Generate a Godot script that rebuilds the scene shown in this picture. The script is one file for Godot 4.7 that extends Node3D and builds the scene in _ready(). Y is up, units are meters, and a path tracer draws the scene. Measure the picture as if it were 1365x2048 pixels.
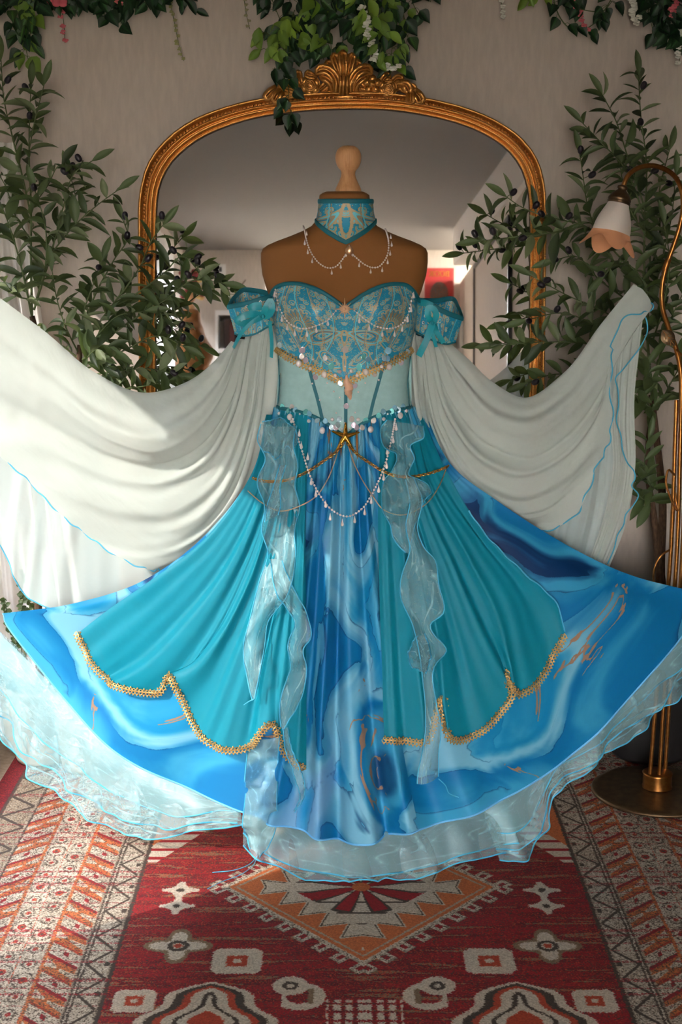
extends Node3D

# ---------------------------------------------------------------- mesh building
class MB:
	var v := PackedVector3Array()
	var uv := PackedVector2Array()
	var ix := PackedInt32Array()
	var col := PackedColorArray()
	func tri(a: int, b: int, c: int) -> void:
		ix.append(a); ix.append(b); ix.append(c)
	func grid(rows: Array, wrap := false, us := 1.0, vs := 1.0, tints := []) -> void:
		var n: int = rows.size()
		var m: int = rows[0].size()
		var o := v.size()
		for i in n:
			var row: PackedVector3Array = rows[i]
			for j in m:
				v.append(row[j])
				uv.append(Vector2(us * i / maxf(1.0, n - 1.0), vs * j / maxf(1.0, m - 1.0)))
				if tints.size(): col.append(tints[j])
		for i in (n if wrap else n - 1):
			var p := o + i * m
			var q := o + ((i + 1) % n) * m
			for j in m - 1:
				ix.append_array(PackedInt32Array([p + j, q + j, p + j + 1, q + j, q + j + 1, p + j + 1]))
	func tube(path, r0: float, r1 := -1.0, sides := 6, closed := false) -> void:
		if r1 < 0.0: r1 = r0
		var n: int = path.size()
		var rows := []
		var up := Vector3.UP
		var t0: Vector3 = (path[1] - path[0]).normalized()
		if absf(t0.dot(up)) > 0.9: up = Vector3.RIGHT
		for i in n:
			var t: Vector3 = (path[(i + 1) % n if closed else mini(i + 1, n - 1)] - path[(i - 1 + n) % n if closed else maxi(i - 1, 0)]).normalized()
			if t.length() < 0.5: t = t0
			up = (up - t * up.dot(t)).normalized()
			if up.length() < 0.5: up = t.cross(Vector3(0.3, 0.5, 0.8)).normalized()
			var s := t.cross(up)
			var r := lerpf(r0, r1, float(i) / (n - 1))
			var row := PackedVector3Array()
			for k in sides + 1:
				var a := TAU * k / sides
				row.append(path[i] + (up * cos(a) + s * sin(a)) * r)
			rows.append(row)
		if not closed:
			for e in [0, n - 1]:
				var row := PackedVector3Array()
				for k in sides + 1: row.append(path[e])
				if e == 0: rows.push_front(row)
				else: rows.append(row)
		grid(rows, closed)
	func strap(path, w: Vector3, thick: float) -> void:
		# a flat band: path is its centre line, w half its width
		var rows := []
		for i in path.size():
			var t: Vector3 = (path[mini(i + 1, path.size() - 1)] - path[maxi(i - 1, 0)]).normalized()
			var n := t.cross(w).normalized() * thick
			rows.append(PackedVector3Array([path[i] - w - n, path[i] + w - n, path[i] + w + n, path[i] - w + n, path[i] - w - n]))
		grid(rows)
	func strap_loop(path: PackedVector3Array, half: float, thick: float) -> void:
		# flat binding folded over an upright edge that runs round
		var n := path.size()
		var mid := Vector3.ZERO
		for p in path: mid += p / n
		var rows := []
		for i in n:
			var t := (path[(i + 1) % n] - path[(i - 1 + n) % n]).normalized()
			if i == 0 or i == n - 1: t = (path[1] - path[n - 2]).normalized()
			var o := path[i] - mid
			o = (o - t * o.dot(t))
			o.y *= 0.15
			o = (o - t * o.dot(t)).normalized()
			var up := t.cross(o).normalized()
			if up.y < 0: up = -up
			var row := PackedVector3Array()
			for q in [[-1.0, -0.3], [-1.0, 0.6], [-0.5, 1.0], [0.5, 1.0], [1.0, 0.4], [1.0, -0.4], [0.5, -1.0], [-0.5, -1.0], [-1.0, -0.3]]: row.append(path[i] + up * half * q[0] + o * thick * q[1])
			rows.append(row)
		grid(rows)
	func lathe(prof: Array, n: int, xf := Transform3D(), wave = null) -> void:
		var rows := []
		for k in n:
			var a := TAU * k / n
			var row := PackedVector3Array()
			for q in prof.size():
				var p: Vector2 = prof[q]
				var w := Vector2(p.x, p.y)
				if wave != null: w = wave.call(a, q, p)
				row.append(xf * Vector3(w.x * cos(a), w.y, -w.x * sin(a)))
			rows.append(row)
		grid(rows, true)
	func ell(c: Vector3, b: Basis, nu := 10, nv := 6) -> void:
		var prof := []
		for i in nv + 1:
			var a := -PI / 2 + PI * i / nv
			prof.append(Vector2(cos(a), sin(a)))
		lathe(prof, nu, Transform3D(b, c))
	func ball(c: Vector3, r: float, nu := 8, nv := 5) -> void:
		ell(c, Basis().scaled(Vector3(r, r, r)), nu, nv)
	func box(c: Vector3, s: Vector3, b := Basis()) -> void:
		var h := s * 0.5
		for f in [[0, 1, 2], [1, 2, 0], [2, 0, 1]]:
			for sg in [-1.0, 1.0]:
				var o := v.size()
				for q in [[-1, -1], [1, -1], [1, 1], [-1, 1]]:
					var p := Vector3()
					p[f[0]] = sg * h[f[0]]
					p[f[1]] = q[0] * h[f[1]]
					p[f[2]] = q[1] * h[f[2]]
					v.append(c + b * p)
					uv.append(Vector2(q[0] * 0.5 + 0.5, q[1] * 0.5 + 0.5))
				if sg > 0: ix.append_array(PackedInt32Array([o, o + 2, o + 1, o, o + 3, o + 2]))
				else: ix.append_array(PackedInt32Array([o, o + 1, o + 2, o, o + 2, o + 3]))
	func prism(outline: Array, z0: float, z1: float, b := Transform3D()) -> void:
		var poly := PackedVector2Array(outline)
		var t := Geometry2D.triangulate_polygon(poly)
		for z in [z0, z1]:
			var o := v.size()
			for p in poly:
				v.append(b * Vector3(p.x, p.y, z)); uv.append(p)
			for i in range(0, t.size(), 3):
				if z == z1: ix.append_array(PackedInt32Array([o + t[i], o + t[i + 2], o + t[i + 1]]))
				else: ix.append_array(PackedInt32Array([o + t[i], o + t[i + 1], o + t[i + 2]]))
		for i in poly.size():
			var p := poly[i]
			var q := poly[(i + 1) % poly.size()]
			var o := v.size()
			for w in [Vector3(p.x, p.y, z0), Vector3(q.x, q.y, z0), Vector3(q.x, q.y, z1), Vector3(p.x, p.y, z1)]:
				v.append(b * w); uv.append(Vector2(w.x, w.y))
			ix.append_array(PackedInt32Array([o, o + 2, o + 1, o, o + 3, o + 2]))
	func mesh() -> ArrayMesh:
		var nn := PackedVector3Array()
		nn.resize(v.size())
		for i in range(0, ix.size(), 3):
			var a := v[ix[i]]
			var n := (v[ix[i + 2]] - a).cross(v[ix[i + 1]] - a)
			nn[ix[i]] += n; nn[ix[i + 1]] += n; nn[ix[i + 2]] += n
		for i in nn.size():
			nn[i] = nn[i].normalized() if nn[i].length() > 1e-14 else Vector3.UP
		var a := []
		a.resize(Mesh.ARRAY_MAX)
		a[Mesh.ARRAY_VERTEX] = v
		a[Mesh.ARRAY_NORMAL] = nn
		a[Mesh.ARRAY_TEX_UV] = uv
		a[Mesh.ARRAY_INDEX] = ix
		if col.size() == v.size(): a[Mesh.ARRAY_COLOR] = col
		var m := ArrayMesh.new()
		m.add_surface_from_arrays(Mesh.PRIMITIVE_TRIANGLES, a)
		return m

# smooth line through points, n samples
func smooth(p: Array, n: int) -> PackedVector3Array:
	var out := PackedVector3Array()
	var last := p.size() - 1
	if last == 1:
		for i in n: out.append(p[0].lerp(p[1], float(i) / (n - 1)))
		return out
	var len := [0.0]
	for i in last: len.append(len[i] + maxf(1e-5, p[i].distance_to(p[i + 1])))
	var k := 0
	for i in n:
		var d: float = len[last] * i / (n - 1)
		while k < last - 1 and d > len[k + 1]: k += 1
		var t: float = clampf((d - len[k]) / (len[k + 1] - len[k]), 0, 1)
		var a: Vector3 = p[k - 1] if k > 0 else p[0] * 2.0 - p[1]
		var e: Vector3 = p[k + 2] if k + 2 <= last else p[last] * 2.0 - p[last - 1]
		out.append(p[k].cubic_interpolate_in_time(p[k + 1], a, e, t, len[k + 1] - len[k], -maxf(1e-5, a.distance_to(p[k])), len[k + 1] - len[k] + maxf(1e-5, e.distance_to(p[k + 1]))))
	return out

# surface through ribs: each rib runs from its root to its hem
func loft(ribs: Array, nu: int, nv: int, fold = null, even := false) -> Array:
	var lines := []
	for r in ribs: lines.append(smooth(r, nv))
	var rows := []
	for i in nu: rows.append(PackedVector3Array())
	for j in nv:
		var across := []
		for l in lines: across.append(l[j])
		if even:
			for i in nu:
				var s := float(i) / (nu - 1) * (across.size() - 1)
				var k := mini(int(s), across.size() - 2)
				var a: Vector3 = across[k - 1] if k > 0 else across[0] * 2.0 - across[1]
				var e: Vector3 = across[k + 2] if k + 2 < across.size() else across[k + 1] * 2.0 - across[k]
				rows[i].append(across[k].cubic_interpolate(across[k + 1], a, e, s - k))
		else:
			var line := smooth(across, nu)
			for i in nu: rows[i].append(line[i])
	if fold != null:
		var moved := []
		for i in nu:
			var row := PackedVector3Array()
			for j in nv:
				var du: Vector3 = rows[mini(i + 1, nu - 1)][j] - rows[maxi(i - 1, 0)][j]
				var dv: Vector3 = rows[i][mini(j + 1, nv - 1)] - rows[i][maxi(j - 1, 0)]
				var n := du.cross(dv).normalized()
				if n.z < 0: n = -n
				row.append(rows[i][j] + fold.call(float(i) / (nu - 1), float(j) / (nv - 1), n))
			moved.append(row)
		rows = moved
	return rows

func hem_of(rows: Array) -> PackedVector3Array:
	var out := PackedVector3Array()
	for r in rows: out.append(r[r.size() - 1])
	return out

# ---------------------------------------------------------------- naming
var taken := {}
func numbered(called: String) -> String:
	var n: int = taken.get(called, 0)
	taken[called] = n + 1
	return called if n == 0 else "%s_%03d" % [called, n]

func tag(o: Node, label: String, category: String, group := "", kind := "") -> void:
	if label: o.set_meta("label", label)
	if category: o.set_meta("category", category)
	if group: o.set_meta("group", group)
	if kind: o.set_meta("kind", kind)

func thing(called: String, label: String, category: String, at := Vector3.ZERO, group := "") -> Node3D:
	var o := Node3D.new()
	o.name = numbered(called)
	add_child(o)
	o.position = at
	tag(o, label, category, group)
	return o

# commits a builder (or a mesh) as one named object; its points are in the world, kept so under a moved parent
func part(called: String, shape, m: Material, parent: Node = null, label := "", xf := Transform3D(), kind := "") -> MeshInstance3D:
	var o := MeshInstance3D.new()
	o.mesh = shape.mesh() if shape is MB else shape
	o.material_override = m
	o.transform = xf
	if parent == null:
		o.name = numbered(called)
		add_child(o)
	else:
		var kids: Dictionary = parent.get_meta("names_used") if parent.has_meta("names_used") else {}
		var n: int = kids.get(called, 0)
		kids[called] = n + 1
		parent.set_meta("names_used", kids)
		o.name = called if n == 0 else "%s_%03d" % [called, n]
		parent.add_child(o)
	if label: o.set_meta("label", label)
	if kind: o.set_meta("kind", kind)
	return o

func struct(called: String, shape, m: Material) -> MeshInstance3D:
	var o := part(called, shape, m)
	o.set_meta("kind", "structure")
	return o

# ---------------------------------------------------------------- materials
func rgb(r: int, g: int, b: int, a := 1.0) -> Color:
	return Color(r / 255.0, g / 255.0, b / 255.0, a)

func mat(c: Color, rough := 0.7, metal := 0.0, opt := {}) -> StandardMaterial3D:
	var m := StandardMaterial3D.new()
	m.albedo_color = c
	m.roughness = rough
	m.metallic = metal
	m.cull_mode = BaseMaterial3D.CULL_DISABLED
	if c.a < 1.0: m.transparency = BaseMaterial3D.TRANSPARENCY_ALPHA
	for k in opt: m.set(k, opt[k])
	return m

func noise_tex(freq: float, size := 512, ramp := [], normal := 0.0, kind := FastNoiseLite.TYPE_SIMPLEX_SMOOTH, fractal := FastNoiseLite.FRACTAL_FBM, sd := 3) -> NoiseTexture2D:
	var n := FastNoiseLite.new()
	n.seed = sd
	n.noise_type = kind
	n.frequency = freq
	n.fractal_type = fractal
	n.fractal_octaves = 4
	var t := NoiseTexture2D.new()
	t.width = size
	t.height = size
	t.seamless = true
	t.noise = n
	if normal > 0.0:
		t.as_normal_map = true
		t.bump_strength = normal
	if ramp.size():
		var g := Gradient.new()
		g.offsets = PackedFloat32Array(range(ramp.size()).map(func(i): return float(i) / (ramp.size() - 1)))
		g.colors = PackedColorArray(ramp)
		t.color_ramp = g
	return t

func fnoise(freq: float, sd: int, oct := 3, kind := FastNoiseLite.TYPE_SIMPLEX_SMOOTH) -> FastNoiseLite:
	var n := FastNoiseLite.new()
	n.seed = sd
	n.noise_type = kind
	n.frequency = freq
	n.fractal_octaves = oct
	return n

func picture(w: int, h: int, data: PackedByteArray) -> ImageTexture:
	return ImageTexture.create_from_image(Image.create_from_data(w, h, false, Image.FORMAT_RGB8, data))

var M := {}
var rng := RandomNumberGenerator.new()

# ---------------------------------------------------------------- computed cloth and rug patterns
# alcohol-ink marbling of the printed skirt
func ink_texture() -> ImageTexture:
	var W := 900
	var d := PackedByteArray()
	d.resize(W * W * 3)
	var a := fnoise(0.0026, 11, 2)
	var b := fnoise(0.0026, 12, 2)
	var h := fnoise(0.0021, 13, 2)
	var fine := fnoise(0.016, 14, 3)
	var c := fnoise(0.0034, 15, 2)
	var steps := [rgb(4, 92, 152), rgb(74, 172, 214), rgb(18, 142, 196), rgb(128, 196, 224), rgb(10, 122, 182), rgb(62, 166, 210), rgb(8, 54, 104), rgb(48, 156, 206), rgb(18, 130, 190), rgb(144, 204, 228), rgb(12, 110, 170)]
	var lav := rgb(110, 132, 226)
	var copper := rgb(186, 130, 96)
	var o := 0
	for y in W:
		for x in W:
			var wx := x + 130.0 * a.get_noise_2d(x, y)
			var wy := y * 0.8 + 130.0 * b.get_noise_2d(x, y)
			var f := fine.get_noise_2d(wx, wy)
			var q := (h.get_noise_2d(wx, wy) * 0.5 + 0.5) * 7.4 + f * 0.26
			var k := clampi(int(q), 0, 9)
			var s := c.get_noise_2d(wx * 1.2 + 300, wy)
			var hard := smoothstep(-0.22, 0.02, s + 0.12 * sin(k * 2.4))
			var t := q - k
			var p: Color = steps[k]
			# the ink dries darker where a pool ends
			p = p.lerp(steps[k + 1], lerpf(smoothstep(0.0, 1.0, t), smoothstep(0.5, 1.0, t) * 0.5, hard))
			var edge := clampf(1.0 - t / 0.11, 0, 1)
			p = p.lerp(rgb(6, 60, 106), edge * edge * 0.7 * hard)
			p = p.lerp(lav, smoothstep(0.3, 0.65, s) * 0.22)
			if s < -0.55 and f > 0.08 and f < 0.24: p = p.lerp(copper, 0.85)
			d[o] = int(clampf(p.r, 0, 1) * 255)
			d[o + 1] = int(clampf(p.g, 0, 1) * 255)
			d[o + 2] = int(clampf(p.b, 0, 1) * 255)
			o += 3
	return picture(W, W, d)

func disc(im: Image, x: float, y: float, r: float, c: Color) -> void:
	for j in range(int(y - r), int(y + r) + 1):
		for i in range(int(x - r), int(x + r) + 1):
			if (i + 0.5 - x) ** 2 + (j + 0.5 - y) ** 2 <= r * r + 0.2 and i >= 0 and j >= 0 and i < im.get_width() and j < im.get_height():
				im.set_pixel(i, j, c)

# woven paisley brocade, mirrored about the centre front (x = 0.5)
func brocade_texture() -> ImageTexture:
	var W := 1024
	var H := 640
	var im := Image.create(W, H, false, Image.FORMAT_RGB8)
	var ground := rgb(20, 138, 170)
	var gold := rgb(178, 156, 118)
	var pale := rgb(104, 192, 204)
	im.fill(ground)
	var r := RandomNumberGenerator.new()
	r.seed = 5
	var both := func(x: float, y: float, w: float, c: Color) -> void:
		disc(im, x, y, w, c)
		disc(im, W - 1 - x, y, w, c)
	# speckled ground
	for i in 2600:
		both.call(r.randf() * W / 2, r.randf() * H, 1.2 + r.randf() * 1.2, [gold, pale, rgb(14, 108, 146)][r.randi() % 3])
	var curl := func(x: float, y: float, size: float, turn: float, dirn: float, w: float, c: Color) -> void:
		for i in 150:
			var t := i / 149.0
			var a := turn + dirn * t * 9.5
			var q := size * (1.0 - t * 0.9)
			both.call(x + cos(a) * q, y + sin(a) * q, w, c)
	# small scrolls everywhere
	for i in 230:
		var x := r.randf() * W / 2
		var y := r.randf() * H
		var s := 9 + r.randf() * 15
		var tr := r.randf() * TAU
		var dr := 1.0 if r.randf() > 0.5 else -1.0
		curl.call(x, y, s, tr, dr, 2.3, gold)
		curl.call(x, y, s - 5, tr, dr, 1.1, pale)
	# feathered fan of each cup, with a bud below it
	var px := 262.0
	var py := 330.0
	for yy in range(-150, 10):
		for xx in range(-96, 97):
			var a := atan2(-yy, xx)
			var rr := Vector2(xx / 0.72, yy).length()
			var lim := 128.0 + 9.0 * cos(a * 26.0)
			if rr > lim: continue
			var cc := rgb(142, 128, 98)
			if fposmod(a * 26.0 / TAU, 1.0) < 0.24: cc = pale if rr < 70 else rgb(24, 128, 158)
			if rr > lim - 10: cc = gold
			elif rr > lim - 16: cc = ground
			if rr < 44: cc = gold if rr > 36 or (rr < 26 and rr > 18) else ground
			both.call(px + xx, py + yy, 0.6, cc)
	for i in 200:
		var t := i / 199.0
		for s in [-1, 1]:
			both.call(px + s * (92.0 * pow(1 - t, 0.8) + 3), py + t * 200, 3.4, gold)
			both.call(px + s * (78.0 * pow(1 - t, 0.8) + 2), py + t * 176, 1.6, pale)
			both.call(px + s * (52.0 * pow(1 - t, 0.9)), py + t * 140, 3.0, rgb(142, 128, 98))
			both.call(px + s * (26.0 * (1 - t)), py + t * 100, 2.2, gold)
	# long paisley teardrops slanting to the centre front
	for shell in 6:
		var sc := 1.0 - shell * 0.14
		for i in 330:
			var a := TAU * i / 330.0
			var lx := cos(a) * 150 * sc
			var ly := sin(a) * 44 * sc * (1.0 + 0.75 * cos(a)) / 1.3
			var q := Vector2(lx, ly).rotated(2.30) + Vector2(402, 330)
			both.call(q.x, q.y, 4.2 - shell * 0.3, [gold, pale, rgb(150, 132, 104), rgb(20, 120, 156), gold, pale][shell])
	# flowing stems
	for k in 7:
		for i in 420:
			var t := i / 419.0
			var x := 40 + k * 62 + sin(t * 5.0 + k) * 40
			both.call(x, t * H, 2.8, gold if k % 2 else pale)
			both.call(x + 9, t * H, 1.8, rgb(150, 132, 104))
	# two large scrolls at the lower centre
	for rr in 4:
		curl.call(420.0, 500.0, 74.0 - rr * 7, 0.4, 1.0, 3.2, [gold, pale, ground, gold][rr])
	for i in 300:
		var t := i / 299.0
		both.call(W / 2.0 - 5 - 14 * sin(t * PI * 3) * (1 - t), 200 + t * 340, 5, gold)
	return ImageTexture.create_from_image(im)

# knotted rug, one texel per knot: X from its long axis, Z from the middle of the diamond
const KNOT := 0.0021
func rug_texture(x_half: float, z0: float, z1: float) -> ImageTexture:
	var W := int(x_half * 2 / KNOT)
	var H := int((z1 - z0) / KNOT)
	var d := PackedByteArray()
	d.resize(W * H * 3)
	var r := RandomNumberGenerator.new()
	r.seed = 21
	var streak := fnoise(0.02, 31, 3)
	var worn := fnoise(0.012, 32, 3)
	var cream := rgb(196, 180, 162)
	var cream2 := rgb(168, 150, 130)
	var dark := rgb(72, 58, 48)
	var red := rgb(150, 20, 26)
	var red2 := rgb(104, 14, 22)
	var rust := rgb(176, 62, 34)
	var orange := rgb(196, 104, 54)
	var brown := rgb(128, 104, 78)
	# motifs strewn on the red field: x, z, kind, size, each mirrored about the axis
	var motifs := [[0.366, 0.258, 0, 0.072], [0.245, 0.317, 1, 0.068], [0.127, 0.428, 2, 0.074], [0.286, 0.535, 3, 0.150], [0.424, 0.463, 1, 0.055], [0.0, 0.515, 4, 0.070], [0.388, 0.015, 5, 0.042], [0.388, 0.088, 5, 0.040], [0.10, 0.62, 0, 0.06], [0.40, -0.30, 0, 0.06], [0.20, -0.44, 2, 0.06]]
	var o := 0
	for j in H:
		var z := z0 + (j + 0.5) * KNOT
		var Z := z - (-2.86)
		var rowshift := r.randf()
		var rowred := streak.get_noise_2d(900.0, j * 5.0)
		for i in W:
			var X := (i + 0.5) * KNOT - x_half
			var ax := absf(X)
			var n := r.randf()
			var st := streak.get_noise_2d(i * 0.35, j * 4.0)
			var wn := worn.get_noise_2d(i, j * 1.5)
			var c := cream
			var jx := ax + (n - 0.5) * 0.004
			var jz := Z + (r.randf() - 0.5) * 0.005
			if jx < 0.478:
				c = red.lerp(red2, clampf(0.5 + st * 1.7, 0, 1))
				if n < 0.16 + st * 0.25: c = rust
				elif n > 0.90: c = dark
				if st > 0.34 and n > 0.4: c = brown
				for m in motifs:
					var dx: float = jx - m[0]
					var dz: float = jz - m[1]
					var s: float = m[3]
					if absf(dx) > s or absf(dz) > s: continue
					var u := absf(dx) / s
					var w := absf(dz) / s
					var rad := sqrt(u * u + w * w)
					match int(m[2]):
						0:
							var pet := 0.66 + 0.22 * cos(atan2(dz, dx) * 4)
							if rad < pet: c = cream
							if absf(rad - pet) < 0.09: c = brown
							if rad < 0.3 and rad > 0.17: c = dark
							if rad < 0.12: c = rust
						1:
							if maxf(u, w) < 0.72 and u + w < 1.25:
								c = cream
								if maxf(u, w) < 0.30: c = rust
								if maxf(u, w) < 0.12: c = cream
						2:
							var b1 := Vector2(dx - s * 0.15, dz + s * 0.25).length() / s
							if b1 < 0.46 or (absf(Vector2(dx + s * 0.1, dz - s * 0.25).length() / s - 0.5) < 0.16 and dx < s * 0.35): c = cream
							if b1 < 0.2 and b1 > 0.1: c = dark
							if dx < -s * 0.3 and dx > -s * 0.45 and dz > -s * 0.1 and dz < s * 0.6: c = brown
						3:
							var og := u * 1.1 + w * w * 0.9 - 0.1 * cos(w * 9)
							if og < 0.86: c = cream
							if og < 0.72: c = dark
							if og < 0.60: c = rust
							if og < 0.50: c = cream
							if og < 0.34 and og > 0.28: c = dark
							if og < 0.14: c = rust
						4:
							if fposmod(u * 3.2, 1.0) < 0.6 and w < 0.8 and fposmod(w * 2.6 + 0.3, 1.0) < 0.75: c = cream
						5:
							if u * w < 0.14 and rad < 0.95: c = cream
							if rad < 0.2: c = dark
				var dia := ax / 0.285 + absf(Z) / 0.317 + (n - 0.5) * 0.014
				if dia < 1.30:
					var along := (absf(Z) - ax) * 11.0
					if dia < 1.0:
						c = cream if n > 0.12 else cream2
						if dia > 0.955: c = orange
						elif dia > 0.93: c = cream2
						elif dia > 0.62:
							var saw := absf(fposmod(along, 1.0) - 0.5) * 2.0
							if dia > 0.63 + 0.26 * saw: c = orange
							elif dia > 0.60 + 0.26 * saw: c = cream
							elif dia > 0.575 + 0.26 * saw: c = dark
						if dia < 0.56:
							if absf(fposmod(Z * 21.0, 1.0) - 0.5) < 0.06: c = dark
							var star := absf(fposmod(atan2(Z, X * 1.1) / TAU * 8.0, 1.0) - 0.5)
							var rr := Vector2(X, Z).length()
							if rr < 0.115 and star < 0.34 - rr * 1.3: c = red
							elif rr < 0.125 and star < 0.42 - rr * 1.3: c = dark
							if rr < 0.02: c = orange
							if ax > 0.10 and absf(absf(Z) - 0.045) < 0.016 and ax < 0.16: c = red
					else:
						var cren := fposmod(along * 1.15, 1.0)
						var deep := 1.20 if cren < 0.55 else 1.06
						if dia < deep:
							c = cream
							if absf(cren - 0.27) < 0.10 and dia > 1.07 and dia < 1.15: c = red
							if dia > deep - 0.02: c = cream2
						if n < 0.2 and dia < deep: c = dark
				# corner pieces: orange with cream steps
				var corner := (0.478 - ax) / 0.16 + (Z + 0.62) / 0.40
				if Z < -0.12 and ax > 0.26:
					var cc := (0.478 - ax) / 0.21 + (-0.10 - Z) * -2.6 + 0.9
					if cc < 0.62: c = orange
					elif cc < 0.95: c = cream if fposmod(Z * 22.0, 1.0) < 0.7 else red
			elif jx < 0.486: c = dark
			elif jx < 0.490: c = cream2
			elif jx < 0.534:
				c = cream if n > 0.2 else cream2
				var t := (ax - 0.490) / 0.044
				var zz := absf(fposmod(Z / 0.110, 1.0) - 0.5) * 2.0
				if absf(zz - t) < 0.09: c = dark
				if absf(fposmod(Z / 0.110 + 0.5, 1.0) - 0.5) < 0.07 and t < 0.22: c = dark
			elif jx < 0.538: c = dark
			elif jx < 0.542: c = cream
			elif jx < 0.546: c = dark
			elif jx < 0.550: c = cream2
			elif jx < 0.616 or (jx > 0.722 and jx < 0.788):
				var t := (ax - 0.550) / 0.066 if ax < 0.62 else 1.0 - (ax - 0.722) / 0.066
				var p := fposmod(Z / 0.114, 1.0)
				c = cream2
				var lean := fposmod(p + t * 0.5, 1.0)
				if lean < 0.10: c = red
				elif lean < 0.55:
					c = orange
					if absf(lean - 0.34) < 0.10 * (1.0 - t) and t < 0.5: c = cream
					if t > 0.62 and absf(lean - 0.30) < 0.14 * (t - 0.5) * 2.2: c = cream
				elif lean < 0.62: c = rust
				else:
					c = cream
					if t > 0.4 and t < 0.55 and lean > 0.72 and lean < 0.85: c = red
				if n < 0.1: c = dark
			elif jx < 0.622 or (jx > 0.716 and jx < 0.722): c = orange
			elif jx < 0.716:
				c = cream
				if n < 0.12 + wn * 0.2: c = cream2
				var fx := fposmod((ax - 0.622) / 0.047, 1.0) - 0.5
				var gz := Z / 0.060 + (0.5 if (ax - 0.622) > 0.047 else 0.0)
				var fz := fposmod(gz, 1.0) - 0.5
				var rd := Vector2(fx, fz).length()
				var big := posmod(int(floor(gz)), 3) == 0
				var ring := 0.42 if big else 0.27
				if absf(rd - ring) < 0.06 and r.randf() < 0.5: c = dark
				if rd < (0.19 if big else 0.11): c = red if r.randf() < 0.7 else orange
				if big and rd < 0.07: c = dark
				if absf(fx) > 0.47 and r.randf() < 0.5: c = rust
			elif jx < 0.792: c = dark
			elif jx < 0.797: c = cream2
			elif jx < 0.866:
				c = cream2 if n > 0.3 else brown
				var t := (ax - 0.797) / 0.069
				var zz := absf(fposmod(Z / 0.125, 1.0) - 0.5) * 2.0
				if absf(zz - t) < 0.10: c = dark
			elif jx < 0.874: c = dark
			else: c = red2 if n > 0.3 else red
			# wear: dragged weft rows, dark knots
			if jx > 0.478 and jx < 0.872:
				if rowred > 0.30 and n < 0.5: c = c.lerp(red, 0.75)
				if n > 0.90: c = dark
				elif r.randf() < 0.20 + wn * 0.3: c = c.lerp(dark, 0.5)
			var g := 0.86 + 0.28 * r.randf()
			d[o] = int(clampf(c.r * g, 0, 1) * 255)
			d[o + 1] = int(clampf(c.g * g, 0, 1) * 255)
			d[o + 2] = int(clampf(c.b * g, 0, 1) * 255)
			o += 3
	return picture(W, H, d)

# one tile of loop pile: rows of small round knots
func knot_bump() -> ImageTexture:
	var W := 64
	var d := PackedByteArray()
	d.resize(W * W * 3)
	for y in W:
		for x in W:
			var row := y / 16
			var fx := fposmod((x + (8 if row % 2 else 0)) / 16.0, 1.0) - 0.5
			var fy := fposmod(y / 16.0, 1.0) - 0.5
			var h := int(255 * clampf(1.0 - (fx * fx * 3.0 + fy * fy * 3.6), 0, 1))
			for k in 3: d[(y * W + x) * 3 + k] = h
	return picture(W, W, d)

func _ready() -> void:
	# camera: a 50 mm lens on an upright full frame, tipped a little down
	var cam := Camera3D.new()
	cam.name = "camera"
	cam.position = Vector3(0, 1.4, 0)
	cam.rotation_degrees = Vector3(-11.2, 0, 0)
	cam.fov = 39.53
	cam.near = 0.05
	cam.far = 100.0
	cam.current = true
	add_child(cam)
	# sky
	var sky_mat := ProceduralSkyMaterial.new()
	sky_mat.sky_top_color = rgb(196, 202, 212)
	sky_mat.sky_horizon_color = rgb(240, 234, 226)
	sky_mat.ground_horizon_color = rgb(150, 146, 138)
	sky_mat.ground_bottom_color = rgb(96, 92, 84)
	sky_mat.sky_energy_multiplier = 1.0
	sky_mat.ground_energy_multiplier = 1.0
	var sky := Sky.new()
	sky.sky_material = sky_mat
	var env := Environment.new()
	env.background_mode = Environment.BG_SKY
	env.sky = sky
	env.ambient_light_source = Environment.AMBIENT_SOURCE_SKY
	env.tonemap_mode = Environment.TONE_MAPPER_LINEAR
	env.background_energy_multiplier = 12.0
	env.tonemap_exposure = 8.0
	env.sdfgi_enabled = true
	env.ssao_enabled = true
	env.ssil_enabled = true
	var we := WorldEnvironment.new()
	we.name = "environment"
	we.environment = env
	add_child(we)
	# low sun through the gap in the left wall
	var sun := DirectionalLight3D.new()
	sun.name = "sun"
	sun.light_color = Color(1.0, 0.965, 0.92)
	sun.light_energy = 0.235
	sun.light_angular_distance = 0.6
	sun.shadow_enabled = true
	sun.sky_mode = DirectionalLight3D.SKY_MODE_LIGHT_ONLY
	add_child(sun)
	sun.look_at_from_position(Vector3.ZERO, Vector3(0.814 * 0.853, -0.522, -0.581 * 0.853))

	rng.seed = 77
	make_materials()
	room()
	rear_room()
	rug()
	mirror()
	dress_form()
	dress()
	sleeves()
	choker()
	floor_lamp()
	plants()
	garlands()

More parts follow.
